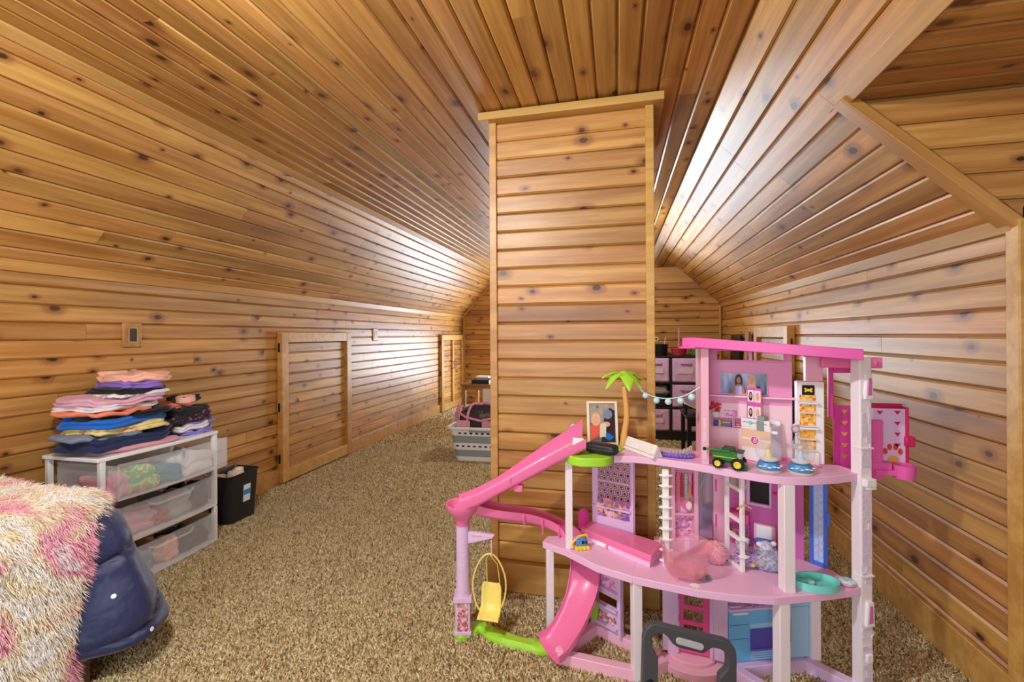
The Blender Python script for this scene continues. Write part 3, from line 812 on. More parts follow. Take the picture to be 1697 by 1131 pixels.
hp('splashback', MB().box(s0, s1 + 0.05, -0.056, -0.050, 0.045, Z2 - DT, w.M), 'p_blue', 0.001, parent=kit)
ov = w.rect(1241, 1037, 1279, 1075)
hp('oven_door', MB().box(ov[0], ov[1], 0.006, 0.011, ov[2], ov[3] - 0.006, w.M), 'p_oven', 0.002, parent=kit)
hp('oven_panel', MB().box(ov[0], ov[1], 0.006, 0.009, ov[3] - 0.002, ov[3] + 0.014, w.M), 'p_sky', 0.001, parent=kit)
hp('oven_handle', MB().box(ov[0] + 0.006, ov[1] - 0.006, 0.011, 0.018, ov[2] + 0.004, ov[2] + 0.010, w.M), 'p_purple', 0.001, parent=kit)
for i in range(8): hp('vent_slat', MB().box(ov[0] + 0.004, ov[1] - 0.004, 0.006, 0.009, 0.052 + i * 0.0075, 0.056 + i * 0.0075, w.M), 'p_sky', 0, parent=kit)
for q in (0.125, 0.175): hp('drawer_gap', MB().box(s0 + 0.002, ov[0] - 0.003, 0.0055, 0.0068, q, q + 0.002, w.M), 'p_cobalt', 0, parent=kit)
hp('cupboard_handle', MB().box(s0 + 0.012, ov[0] - 0.010, 0.006, 0.013, zc - 0.02, zc - 0.013, w.M), 'p_white', 0.001, parent=kit)
frg = hp('refrigerator', MB().box(sfr[0] - 0.008, sfr[1], -0.04, 0.012, 0.045, Z2 - DT - 0.004, w.M), 'p_sky', 0.004)
hp('food_sticker', MB().box(sfr[0] + 0.016, sfr[1] - 0.018, 0.012, 0.0135, 0.25, 0.33, w.M), 'fridge_print', 0, parent=frg)
for q0_, q1_ in ((0.11, 0.19), (0.24, 0.28)): hp('fridge_handle', MB().box(sfr[0] - 0.006, sfr[0] - 0.001, 0.012, 0.018, q0_, q1_, w.M), 'p_black', 0.001, parent=frg)
hp('door_gap', MB().box(sfr[0] - 0.008, sfr[1], 0.0115, 0.0128, 0.226, 0.229, w.M), 'p_blue', 0, parent=frg)
hp('shelf_wall', MB().box(s1 + 0.004, sfr[0] - 0.012, -0.05, 0.0, 0.045, Z2 - DT, w.M), 'p_purple', 0.001)

# ---------------- first floor
w = Wall((-0.10, 1.925), (0.074, 1.858))                         # lattice panel
s0, s1, _, _ = w.rect(982, 780, 1052, 860)
a, b_, c, d = w.rect(991, 765, 1045, 836)
d = min(d, Z3 - DT - 0.012)
lp = hp('lattice_panel', panel_holes(MB(), w.M, s0, s1, Z2, Z3 - DT, -0.006, 0.004, [(a, b_, c, (c + d) / 2 - 0.002), (a, b_, (c + d) / 2 + 0.004, d)]), 'p_lilac', 0.001)
hexes = MB(); hr = 0.0165
row = 0; zz_ = c
while zz_ < d + hr:
    x = a + (hr * 0.87 if row % 2 else 0)
    while x < b_ + hr * 0.5:
        for r_ in (hr * 0.98, hr * 0.52):
            ring = [(min(max(x + r_ * sin(pi / 3 * k), a), b_), min(max(zz_ + r_ * cos(pi / 3 * k), c), d)) for k in range(6)]
            for k in range(6):
                p, q = ring[k], ring[(k + 1) % 6]
                if hypot(p[0] - q[0], p[1] - q[1]) > 0.002:
                    hexes.tube([w.M @ Vector((p[0], -0.001, p[1])), w.M @ Vector((q[0], -0.001, q[1]))], 0.0017, 4)
        x += hr * 1.74
    zz_ += hr * 1.5; row += 1
hp('hexagon_screen', hexes, 'p_lilac', 0, parent=lp, smooth=False)
for (v0, v1, m_) in ((828, 842, 'toys_print'), (845, 859, 'toys_print')):
    r = w.rect(991, v0, 1044, v1)
    for k in range(2):
        mid = (r[0] + r[1]) / 2
        hp('sticker', MB().box(r[0] if k == 0 else mid + 0.002, mid - 0.002 if k == 0 else r[1], 0.004, 0.0052, r[2], r[3], w.M), m_, 0, parent=lp)
r = w.rect(984, 841, 1046, 844); hp('rail', MB().box(s0 + 0.004, r[1], 0.004, 0.014, r[2], r[3], w.M), 'p_lilac', 0.001, parent=lp)
hp('edge_rail', MB().box(s1 - 0.010, s1 - 0.002, 0.004, 0.012, Z2, Z3 - DT, w.M), 'p_lilac', 0.001, parent=lp)
bz = Z2 + 0.046                                                  # bench
bp_ = [AT(979, 864, z=bz), AT(1098, 900, z=bz), AT(1079, 922, z=bz), AT(962, 875, z=bz)]
bq = [(p.x, p.y) for p in bp_]
bn = hp('bench', MB().prism(bq[::-1], bz - 0.026, bz), 'p_hot', 0.003)
cxb = sum(p[0] for p in bq) / 4; cyb = sum(p[1] for p in bq) / 4
hp('bench_plinth', MB().prism([(cxb + (x - cxb) * 0.96, cyb + (y - cyb) * 0.96) for x, y in bq][::-1], Z2, bz - 0.026), 'p_deck', 0.001, parent=bn)
rc = AT(966, 864, z=Z2 + 0.055)
hp('headboard', MB().prism([(-0.020, -0.04), (0.022, -0.04), (0.023, 0.018)] + [(0.001 + 0.022 * cos(t), 0.018 + 0.026 * sin(t)) for t in [pi * i / 8 for i in range(1, 8)]] + [(-0.021, 0.018)], -0.004, 0.004, TR(rc.x, rc.y + 0.02, rc.z, 0.3, pi / 2)), 'p_mag', 0.001)
# pole ladder with pointed rungs
lb = AT(1103, 938, z=Z2)
lad = hp('pole_ladder', MB().box(lb.x - 0.010, lb.x + 0.012, lb.y - 0.008, lb.y + 0.008, Z2, Z3 - DT), 'p_white', 0.001)
for k in range(9):
    zr = Z2 + 0.018 + k * 0.038
    hp('rung', MB().prism([(-0.022, 0), (-0.008, 0.012), (0.008, 0.012), (0.026, 0), (0.008, -0.012), (-0.008, -0.012)], zr, zr + 0.006, TR(lb.x, lb.y - 0.004, 0)), 'p_white', 0.001, parent=lad)
# wardrobe wall, mirror
w = Wall((0.205, 1.915), (0.41, 1.945))
s0, s1, z0, z1 = w.rect(1112, 778, 1157, 890)
wa = hp('wardrobe', MB().box(s0, s1, -0.03, -0.024, Z2, Z3 - DT, w.M).box(s0, s0 + 0.016, -0.024, 0.006, Z2, Z3 - DT, w.M).box(s1 - 0.016, s1, -0.024, 0.006, Z2, Z3 - DT, w.M)
        .box(s0 + 0.016, s1 - 0.016, -0.024, 0.004, Z2 + 0.10, Z2 + 0.108, w.M).box(s0 + 0.016, s1 - 0.016, -0.024, 0.004, Z2 + 0.285, Z2 + 0.292, w.M)
        .box(s0 + 0.016, s1 - 0.016, -0.024, 0.004, Z2, Z2 + 0.008, w.M), 'p_rose', 0.0015)
hp('blue_box', MB().box(s0 + 0.018, s0 + 0.045, -0.02, 0.0, Z2 + 0.292, Z2 + 0.325, w.M), 'p_cobalt', 0.001, parent=wa)
hp('beauty_sticker', MB().box(s0 + 0.018, s1 - 0.018, -0.0235, -0.022, Z2 + 0.01, Z2 + 0.098, w.M), 'beauty_print', 0, parent=wa)
hw = s1 - s0 - 0.04
simple('dress_glitter', '#e87f96', 0.5, var=0.4, scale=400); simple('shirt_check', '#c8d0da', 0.6, var=0.5, scale=300)
for k, (m_, zl, dx, wd_) in enumerate((('dress_glitter', 0.12, 0.0, 0.022), ('p_red', 0.10, 0.022, 0.01), ('shirt_check', 0.125, 0.034, 0.016), ('p_rose', 0.10, 0.053, 0.009), ('p_crimson', 0.09, 0.066, 0.012))):
    x0 = s0 + 0.02 + dx
    hp('hanging_outfit', MB().loft([[w.M @ Vector((x0 + wd_ * (0.5 + 0.35 * t * sx), -0.012 + dd, Z2 + 0.268 - zl * q)) for sx, dd in ((-1, -0.005), (1, -0.005), (1, 0.005), (-1, 0.005))] for q, t in ((0, 0.5), (0.15, 1.1), (0.5, 0.9), (1, 1.4))]), m_, 0.001, parent=wa)
hp('clothes_rail', MB().tube([w.M @ Vector((s0 + 0.016, -0.012, Z2 + 0.272)), w.M @ Vector((s1 - 0.016, -0.012, Z2 + 0.272))], 0.002, 6), 'p_rose', 0, parent=wa)
gt = w.M @ TR(s0 + 0.062, 0.004, Z2 + 0.145, 0, 0, 0.12)
gbody = [(0.016 * cos(t) * (1 + 0.25 * cos(2 * t)), 0.024 * sin(t)) for t in [2 * pi * i / 18 for i in range(18)]]
gu = hp('toy_guitar', MB().prism(gbody, -0.003, 0.003, gt @ FACE), 'p_hot', 0.001, parent=wa)
hp('guitar_plate', MB().prism([(x * 0.6 + 0.006, y * 0.7 - 0.002) for x, y in gbody], 0.003, 0.0045, gt @ FACE), 'p_white', 0, parent=wa)
hp('guitar_neck', MB().box(-0.003, 0.003, 0.0, 0.005, 0.015, 0.085, gt), 'p_tan', 0.0005, parent=wa)
r = w.rect(1158, 780, 1181, 893)
mi = hp('mirror', MB().box(r[0], r[1], -0.008, -0.002, Z2 + 0.01, Z3 - DT, w.M), 'mirror', 0.001)
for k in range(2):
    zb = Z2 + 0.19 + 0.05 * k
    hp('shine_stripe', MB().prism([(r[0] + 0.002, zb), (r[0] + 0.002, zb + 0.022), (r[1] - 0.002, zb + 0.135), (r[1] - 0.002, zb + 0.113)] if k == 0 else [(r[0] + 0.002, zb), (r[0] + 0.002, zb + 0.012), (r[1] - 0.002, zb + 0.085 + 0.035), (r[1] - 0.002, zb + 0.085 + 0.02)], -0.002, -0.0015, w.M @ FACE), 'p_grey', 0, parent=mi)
r2 = w.rect(1182, 780, 1197, 893)
hp('wall_panel', MB().box(r2[0], r2[1] + 0.012, -0.012, 0.004, Z2, Z3 - DT, w.M), 'p_rose', 0.001)
for q in (0.06, 0.2): hp('slot', MB().box(r2[0] + 0.006, r2[0] + 0.012, 0.004, 0.0052, Z2 + q, Z2 + q + 0.05, w.M), 'p_door', 0)
# open white glazed partition with steps
w = Wall((0.388, 1.80), (0.424, 1.705))
wl_ = w.len
pd = MB()
for q0, q1 in ((0, 0.014), (wl_ - 0.014, wl_)): pd.box(q0, q1, -0.006, 0.006, Z2, Z2 + 0.33, w.M)
for q in (0.0, 0.10, 0.165, 0.275, 0.32): pd.box(0.014, wl_ - 0.014, -0.006, 0.006, Z2 + q, Z2 + q + 0.012, w.M)
hp('partition', pd, 'p_white', 0.001)
for q in (0.055, 0.115): hp('step', MB().prism([(-0.018, 0), (-0.008, 0.009), (0.008, 0.009), (0.018, 0), (0.008, -0.009), (-0.008, -0.009)], Z2 + q, Z2 + q + 0.006, TR(0.424, 1.70, 0)), 'p_white', 0.001)
# bathroom
w = Wall((0.40, 1.955), (0.655, 1.856))
r = w.rect(1243, 792, 1275, 835); zt = Z3 - DT
bw = hp('bathroom_wall', panel_holes(MB(), w.M, 0.0, w.len, Z2, zt, -0.01, 0.0, [(r[0], r[1], r[2], zt - 0.014)]), 'p_bath', 0.001)
hp('opening_back', MB().box(r[0] - 0.004, r[1] + 0.004, -0.03, -0.024, r[2] - 0.004, zt, w.M), 'p_black', 0, parent=bw)
hp('opening_frame', MB().box(r[0] - 0.012, r[0], 0, 0.008, r[2] - 0.010, zt, w.M).box(r[1], r[1] + 0.008, 0, 0.008, r[2] - 0.010, zt, w.M).box(r[0], r[1], 0, 0.008, r[2] - 0.010, r[2], w.M), 'p_lilac', 0.001, parent=bw)
q = w.rect(1208, 845, 1243, 860); hp('wash_counter', MB().box(q[0], q[1], 0, 0.05, q[2], q[3], w.M), 'p_door', 0.002, parent=bw)
hp('basin', MB().ring_prism(ell(0.026, 0.018, 20), ell(0.021, 0.013, 20), 0, 0.006, w.M @ TR((q[0] + q[1]) / 2, 0.026, q[3])), 'p_door', 0.0, parent=bw)
q = w.rect(1209, 800, 1238, 832); hp('oval_mirror', MB().prism(ell((q[1] - q[0]) / 2, (q[3] - q[2]) / 2, 24, (q[0] + q[1]) / 2, (q[2] + q[3]) / 2 + 0.03), 0.0, 0.005, w.M @ FACE), 'mirror', 0.001, parent=bw)
q = w.rect(1208, 863, 1243, 890)
cu = hp('cubby', w.frame(MB(), 1208, 863, 1243, 890, 0.006, 0, 0.03), 'p_bath', 0.001, parent=bw)
hp('towel_roll', MB().tube([w.M @ Vector((q[0] + 0.02, 0.004, q[2] + 0.016)), w.M @ Vector((q[0] + 0.02, 0.028, q[2] + 0.016))], 0.010, 12), 'p_tan', 0, parent=bw)
hp('towel_roll', MB().tube([w.M @ Vector((q[0] + 0.062, 0.004, q[2] + 0.018)), w.M @ Vector((q[0] + 0.062, 0.028, q[2] + 0.018))], 0.011, 12), 'p_grey', 0, parent=bw)
hp('soap_dish', MB().lathe([(0.012, 0), (0.016, 0.006)], 14, w.M @ TR(w.rect(1288, 820, 1292, 824)[0], 0.012, Z2 + 0.225)), 'p_door', 0, parent=bw)
tl = w.M @ TR(w.sz(1268, 900)[0], 0.0, Z2)
to = hp('toilet', MB().box(-0.036, 0.036, 0.0, 0.026, 0.0, 0.105, tl), 'p_rose', 0.003)
hp('cistern_front', MB().box(-0.027, 0.027, 0.026, 0.030, 0.055, 0.102, tl), 'p_white', 0.002, parent=to)
hp('toilet_seat', MB().prism(ell(0.036, 0.038, 22, 0, 0.055), 0.046, 0.054, tl), 'p_cobalt', 0.002, parent=to)
hp('toilet_bowl', MB().lathe([(0.018, 0.0), (0.02, 0.02), (0.034, 0.046)], 20, tl @ TR(0, 0.052, 0)), 'p_rose', 0, parent=to)
# blue door in its side wall
w = Wall((0.655, 1.853), (0.724, 1.795))
s0, s1, _, _ = w.rect(1342, 800, 1372, 940)
bd = hp('blue_door', w.lbox(w.lbox(w.lbox(w.lbox(MB(), s0, s0 + 0.012, Z2, zt, -0.006, 0.006), s1 - 0.012, s1, Z2, zt, -0.006, 0.006), s0 + 0.012, s1 - 0.012, Z2, Z2 + 0.014, -0.006, 0.006), s0 + 0.012, s1 - 0.012, zt - 0.02, zt, -0.006, 0.006), 'p_cobalt', 0.0015)
hp('door_glass', MB().box(s0 + 0.012, s1 - 0.012, -0.001, 0.001, Z2 + 0.014, zt - 0.02, w.M), 'p_sky', 0, parent=bd)
sc_ = MB()
ww = s1 - s0 - 0.028
for i in range(11):
    for j in range(2):
        cx_, cz_ = s0 + 0.014 + ww * (0.25 + 0.5 * j), Z2 + 0.03 + i * 0.028 + (0.014 if j else 0)
        sc_.tube([w.M @ Vector((cx_ + 0.25 * ww * cos(t), 0.003, cz_ + 0.014 * sin(t))) for t in [2 * pi * k / 10 for k in range(10)]], 0.0013, 4, closed=True)
hp('scale_lattice', sc_, 'p_lilac', 0, parent=bd, smooth=False)
hp('door_handle', MB().box(s1 - 0.003, s1 + 0.008, 0.0, 0.010, Z2 + 0.15, Z2 + 0.20, w.M), 'p_cobalt', 0.002, parent=bd)
w2 = Wall((0.60, 1.868), (0.662, 1.846))
hp('side_wall', MB().box(0, w2.len, -0.02, 0.002, Z2, zt, w2.M), 'p_bath', 0.001)

# ---------------- top floor
w = Wall((0.305, 1.872), (0.612, 1.806)); ZR = 1.150
s0, s1 = 0.0, w.rect(1180, 600, 1313, 700)[1]
h1, h2 = w.rect(1188, 582, 1241, 597), w.rect(1247, 584, 1298, 597.5)
hz0, hz1 = h1[2], h1[3]
n1 = w.rect(1181, 693, 1214, 707); n2_ = w.rect(1217, 693, 1240, 707)
uw = hp('upper_wall', panel_holes(MB(), w.M, s0, s1, Z3, ZR, -0.012, 0.0, [(h1[0], h1[1], hz0, hz1), (h2[0], h2[1], hz0, hz1), (n1[0], n1[1], n1[2], n1[3]), (n2_[0], n2_[1], n1[2], n1[3])]), 'p_wallpink', 0.001)
hp('niche_back', MB().box(n1[0] - 0.003, n2_[1] + 0.003, -0.032, -0.026, n1[2] - 0.003, n1[3] + 0.003, w.M).box(n1[0], n2_[1], -0.026, -0.012, n1[2] - 0.003, n1[2], w.M), 'p_bath', 0, parent=uw)
hp('niche_frame', w.frame(w.frame(MB(), 1180, 691, 1215, 708, 0.003, 0, 0.006), 1216, 691, 1241, 708, 0.003, 0, 0.006), 'p_rose', 0.0005, parent=uw)
hp('books', MB().box(n1[0] + 0.03, n1[1] - 0.004, -0.022, -0.004, n1[2], n1[2] + 0.012, w.M), 'p_purple', 0.001, parent=uw)
hp('green_book', MB().box(n1[0] + 0.032, n1[1] - 0.007, -0.022, -0.004, n1[2] + 0.012, n1[2] + 0.019, w.M), 'p_lime', 0.001, parent=uw)
hp('blue_ball', MB().ball(w.M @ Vector((n1[0] + 0.012, -0.008, n1[2] + 0.011)), 0.010, 12, 8), 'p_cobalt', 0, parent=uw)
hp('yellow_vase', MB().lathe([(0.006, 0), (0.009, 0.008), (0.004, 0.018), (0.005, 0.024)], 14, w.M @ TR(n1[0] + 0.024, -0.012, n1[2])), 'p_yellow', 0, parent=uw)
hp('yellow_box', MB().box(n2_[0] + 0.006, n2_[0] + 0.018, -0.02, -0.006, n1[2], n1[2] + 0.014, w.M), 'p_orange', 0.001, parent=uw)
hp('window_surround', w.frame(MB(), 1184, 578, 1302, 601, 0.004, 0, 0.004), 'p_wallpink', 0.001, parent=uw)
tv = w.rect(1194, 619, 1271, 653)
tvo = hp('television', w.frame(MB(), 1192.5, 617.5, 1272.5, 654.5, 0.003, 0, 0.006), 'p_rose', 0.001, parent=uw)
ramp_mat('tv_print', [(0.0, '#1e1a3c'), (0.35, '#3a3f88'), (0.5, '#27204c'), (0.65, '#8f8fd0'), (0.8, '#3c2a5c')], (26, 26, 9), 2.0, 0.15)
hp('screen', MB().box(tv[0], tv[1], 0.0, 0.002, tv[2], tv[3], w.M), 'tv_print', 0, parent=tvo)
tvw, tvh = tv[1] - tv[0], tv[3] - tv[2]
simple('hair_dark', '#2a1710', 0.5, var=0.3, scale=200); simple('hair_pale', '#e6b48c', 0.5, var=0.2, scale=200); simple('skin_a', '#b87a52', 0.5); simple('skin_b', '#e2ac8c', 0.5); simple('cloth_lav', '#b9b0e6', 0.6, var=0.3, scale=300)
for k, (cx_, hm, sk) in enumerate(((0.40, 'hair_dark', 'skin_a'), (0.68, 'hair_pale', 'skin_b'))):      # two dolls shown on the screen
    X_ = tv[0] + tvw * cx_; Zb = tv[2]
    hp('screen_hair', MB().prism(ell(tvw * 0.088, tvh * 0.36, 20, X_, Zb + tvh * 0.60), 0.002, 0.0026, w.M @ FACE), hm, 0, parent=tvo)
    hp('screen_body', MB().prism([(X_ - tvw * 0.13, Zb), (X_ - tvw * 0.10, Zb + tvh * 0.36), (X_ - tvw * 0.03, Zb + tvh * 0.46), (X_ + tvw * 0.03, Zb + tvh * 0.46), (X_ + tvw * 0.10, Zb + tvh * 0.36), (X_ + tvw * 0.13, Zb)], 0.0026, 0.0030, w.M @ FACE), sk, 0, parent=tvo)
    hp('screen_top', MB().prism([(X_ - tvw * 0.07, Zb), (X_ - tvw * 0.065, Zb + tvh * 0.36), (X_ + tvw * 0.065, Zb + tvh * 0.36), (X_ + tvw * 0.07, Zb)], 0.0030, 0.0034, w.M @ FACE), 'cloth_lav', 0, parent=tvo)
    hp('screen_face', MB().prism(ell(tvw * 0.047, tvh * 0.16, 18, X_, Zb + tvh * 0.66), 0.0030, 0.0034, w.M @ FACE), sk, 0, parent=tvo)
hp('name_relief', text_mb('Barbie', 0.030, w.M @ FACE @ Matrix.Translation((*[(tv[0] + tv[1]) / 2, w.sz(1230, 609)[1]], 0.0)), 0.0012, shear=0.3), 'p_wallpink', 0, parent=uw)
zl_ = w.sz(1240, 657)[1]
hp('ledge', MB().box(s0, s1 + 0.008, 0, 0.022, zl_ - 0.004, zl_ + 0.003, w.M), 'p_blush', 0.001, parent=uw)
hp('wainscot', panel_holes(MB(), w.M, s0 + 0.003, s1 - 0.003, Z3 + 0.012, zl_ - 0.03, 0.0, 0.0015, [(n1[0] - 0.004, n2_[1] + 0.004, n1[2] - 0.004, n1[3] + 0.004)]), 'p_blush', 0, parent=uw)
hp('fireplace_panel', w.frame(MB(), 1195, 711, 1235, 750, 0.0025, 0.0015, 0.004), 'p_blush', 0, parent=uw)
hp('radio_sticker', MB().box(*w.rect(1200, 680, 1222, 690)[:2], 0.0015, 0.003, *w.rect(1200, 680, 1222, 690)[2:], w.M), 'beauty_print', 0.0005, parent=uw)
vz = n1[3] + 0.004; vx = w.rect(1178, 680, 1194, 690)
hp('flower_pot', MB().lathe([(0.010, 0), (0.014, 0.008), (0.014, 0.02), (0.012, 0.022)], 16, w.M @ TR((vx[0] + vx[1]) / 2, 0.014, vz)), 'p_white', 0, parent=uw)
fl = MB(); RF = random.Random(5)
for k in range(16): fl.ball((RF.uniform(-0.018, 0.018), RF.uniform(-0.008, 0.008), 0.026 + RF.uniform(0, 0.026)), RF.uniform(0.004, 0.008), 7, 5, w.M @ TR((vx[0] + vx[1]) / 2, 0.014, vz))
hp('red_flowers', fl, 'p_red', 0, parent=uw)
hp('floor_strip', MB().prism([(w.M @ Vector((s0, 0, 0)))[:2], (w.M @ Vector((s0 + 0.01, 0.07, 0)))[:2], (w.M @ Vector((s1 + 0.08, 0.05, 0)))[:2], (w.M @ Vector((s1 + 0.09, 0.0, 0)))[:2]], Z3, Z3 + 0.003), 'p_hot', 0.0005)
ws = Wall((0.290, 1.715), (0.305, 1.872))                        # left cheek wall of the top floor
wsl = ws.len
sw = hp('cheek_wall', MB().box(0.288, 0.314, 1.700, 1.715, Z3, ZR).box(0.298, 0.308, 1.715, 1.872, Z3, ZR - 0.0), 'p_rose', 0.001)
for k, (q0, q1) in enumerate(((0.02, 0.07), (0.08, 0.115), (0.125, 0.165))):
    hp('cheek_slot', MB().box(0.296, 0.306, 1.6985, 1.7, Z3 + q0, Z3 + q1), 'p_blush', 0, parent=sw)
hp('hexagon_ornament', MB().prism([(0.014 * cos(t) , 0.02 * sin(t)) for t in [pi / 3 * i + pi / 6 for i in range(6)]], 0, 0.003, w.M @ TR(0.014, 0.0, 1.06) @ FACE), 'p_tan', 0.001, parent=sw)
ro = [AT(1163, 573, z=1.158), AT(1270, 579, z=1.152), AT(1400, 590, z=1.142)]
# roof: long shallow slab, its front edge nearer than the wall
R0, R1 = (0.255, 1.665), (0.705, 1.60)
rf = MB()
ring = []
for (x, y), zt_ in (((0.225, 1.69), 1.186), ((0.262, 1.655), 1.188), ((0.735, 1.585), 1.150), ((0.735, 1.82), 1.150), ((0.27, 1.93), 1.188)): ring.append((x, y, zt_))
rf.add([(x, y, z - 0.034) for x, y, z in ring] + ring, [(i, (i + 1) % 5, 5 + (i + 1) % 5, 5 + i) for i in range(5)] + [(4, 3, 2, 1, 0), (5, 6, 7, 8, 9)])
roof = hp('roof', rf, 'p_roof', 0.002)
hp('roof_lip', MB().box(0.215, 0.262, 1.655, 1.70, 1.150, 1.156), 'p_roof', 0.001, parent=roof)
q = AT(1348, 640, Y=1.80); hp('post', MB().box(q.x - 0.027, q.x + 0.027, 1.79, 1.815, Z3, 1.118), 'p_rose', 0.003)
mbz = AT(1385, 604, Y=1.74)
hp('roof_beam', MB().box(0.68, C0.x + 0.09, 1.735, 1.758, 1.082, 1.118).box(C0.x + 0.035, C0.x + 0.062, 1.71, 1.75, 1.085, 1.115), 'p_hot', 0.003)
q = AT(1388, 615, Y=1.80); hp('lift_frame', MB().box(q.x - 0.028, q.x - 0.012, 1.80, 1.815, 0.90, 1.085).box(q.x - 0.012, C0.x + 0.05, 1.80, 1.815, 1.060, 1.085), 'p_mag', 0.003)
# lift shaft and pet lift at the right of the tower
w = Wall((0.745, 1.845), (0.80, 1.83))
a0 = AT(1381, 672, Y=1.84); a1 = AT(1410, 790, Y=1.84)
tri = lambda x, z, s: [(x - s, z + s * 0.55), (x, z - s * 0.75), (x + s, z + s * 0.55)]
lf = hp('lift_panel', MB().box(a0.x, a1.x + 0.06, 1.84, 1.846, Z3 - 0.06, a0.z), 'p_mag', 0.001)
for k in range(5):
    zk = a0.z - 0.022 - k * 0.040
    hp('triangle_cutout', MB().prism(tri(a0.x + 0.035, zk, 0.012), 0, 0.0015, TR(0, 1.8395, 0) @ FACE), 'trim_pine', 0, parent=lf)
b0 = AT(1450, 675, Y=1.80); b1 = AT(1501, 780, Y=1.80)
pet = hp('pet_lift_front', MB().box(b0.x - 0.02, b1.x, 1.80, 1.806, b1.z - 0.02, b0.z - 0.004), 'p_lilac', 0.001)
hp('pet_lift_side', MB().box(b1.x, b1.x + 0.008, 1.795, 1.83, b1.z, b0.z + 0.002), 'p_crimson', 0.001, parent=pet)
hp('pet_lift_back', MB().box(b0.x - 0.02, b1.x + 0.004, 1.825, 1.832, b1.z, b0.z + 0.010), 'p_crimson', 0.001, parent=pet)
for j in range(4):
    for k in range(2):
        q = AT(1459 + 28 * k if k else 1458, 684 + j * 18, Y=1.80)
        hp('triangle_cutout', MB().prism(tri(q.x, q.z, 0.010), 0, 0.0015, TR(0, 1.7985, 0) @ FACE), 'p_crimson', 0, parent=pet)
for u, v in ((1467, 748), (1474, 741), (1484, 741), (1492, 749)):
    q = AT(u, v, Y=1.80); hp('paw_toe', MB().prism(ell(0.007, 0.011, 12, q.x, q.z), 0, 0.0015, TR(0, 1.7985, 0) @ FACE), 'p_red', 0, parent=pet)
q = AT(1480, 763, Y=1.80)
hp('pet_door', MB().prism([(q.x - 0.018, q.z - 0.035), (q.x + 0.018, q.z - 0.035)] + [(q.x + 0.018 * cos(t), q.z - 0.005 + 0.022 * sin(t)) for t in [pi * i / 8 for i in range(9)]], 0, 0.0018, TR(0, 1.7984, 0) @ FACE), 'p_tan', 0, parent=pet)
q = AT(1505, 783, Y=1.77)
hp('feeding_cup', MB().lathe([(0.030, 0), (0.032, 0.045), (0.029, 0.045), (0.027, 0.006)], 24, TR(q.x - 0.012, 1.77, q.z - 0.02)), 'p_roof', 0.0, parent=pet)
hp('pet_lift_tray', MB().box(b0.x - 0.02, q.x - 0.02, 1.755, 1.80, q.z - 0.012, q.z + 0.006).box(b0.x - 0.028, b0.x + 0.03, 1.76, 1.78, q.z + 0.006, q.z + 0.03).box(b0.x - 0.025, b0.x + 0.006, 1.765, 1.78, q.z - 0.03, b0.z - 0.04), 'p_roof', 0.002, parent=pet)
q = AT(1508, 732, Y=1.80); hp('lift_knob', MB().box(q.x - 0.018, q.x + 0.012, 1.79, 1.81, q.z - 0.018, q.z + 0.018), 'p_crimson', 0.005, parent=pet)

# ---------------- slide, its column, swing and garden strip
def chute(name, path, wd, h, th=0.004, n=14, mat='p_hot', flare=None, parent=house, side=None, far=None):
    rings = []
    P = [Vector(p) for p in path]; m = len(P)
    for i in range(m):
        t = P[min(i + 1, m - 1)] - P[max(i - 1, 0)]; t.z = 0; t.normalize()
        sd = Vector((t.y, -t.x, 0)); hh = h if not callable(h) else h(i / (m - 1)); ww = wd if not callable(wd) else wd(i / (m - 1))
        up = Vector((0, 0, 1)); prof = []
        def U(w_, b_):
            out = []
            for k in range(n + 1):
                a = pi + pi * k / n
                out.append((w_ * cos(a) * (1 if abs(cos(a)) < 0.999 else 1), b_ + (hh * 0.55) * (1 + sin(a)) if False else b_ + hh * 0.5 * (1 + sin(a))))
            ex = far(i / (m - 1)) if far else 0.0
            return [(-w_, hh)] + out + [(w_, hh + ex)]
        outer = U(ww / 2, 0.0); inner = U(ww / 2 - th, th)[::-1]
        inner = [(x, z if k_ == 0 else min(z, hh)) for k_, (x, z) in enumerate(inner)]
        rings.append([tuple(P[i] + sd * x + up * z) for x, z in outer + inner])
    return hp(name, MB().loft(rings), mat, 0, parent=parent, angle=50)
def smoothpath(ctrl, n=40):
    P = [Vector(p) for p in ctrl]; P = [P[0] * 2 - P[1]] + P + [P[-1] * 2 - P[-2]]
    out = []; segs = len(P) - 3
    for i in range(n + 1):
        f = min(i / n * segs, segs - 1e-6); k = int(f); t = f - k
        a, b, c, d = P[k:k + 4]
        out.append(0.5 * ((2 * b) + (c - a) * t + (2 * a - 5 * b + 4 * c - d) * t * t + (3 * b - a - 3 * c + d) * t ** 3))
    return out
SP = AT(768, 1050, z=0.01); SPx, SPy = SP.x, SP.y
dS = lambda v: AT(768, v, Y=SPy).z
up_path = smoothpath([(-0.128, 1.792, 0.752), (-0.26, 1.770, 0.682), (-0.40, 1.742, 0.604), (-0.53, 1.716, 0.532), (-0.625, 1.698, 0.494)], 24)
us = chute('upper_slide', up_path, lambda t: 0.165 - 0.048 * min(1, t * 1.6), lambda t: 0.056 - 0.004 * t, far=lambda t: 0.042 * max(0, 1 - t / 0.6))
for k in (9, 12):
    p = up_path[k]; hp('rib', MB().tube([(p.x, p.y - 0.064, p.z + 0.05), (p.x, p.y - 0.064, p.z + 0.03), (p.x, p.y - 0.045, p.z + 0.006), (p.x, p.y - 0.01, p.z - 0.003)], 0.003, 6), 'p_hot', 0, parent=us)
p = up_path[11]; hp('slide_clip', MB().box(p.x - 0.014, p.x + 0.020, p.y - 0.05, p.y - 0.025, p.z - 0.024, p.z + 0.004), 'p_hot', 0.004, parent=us)
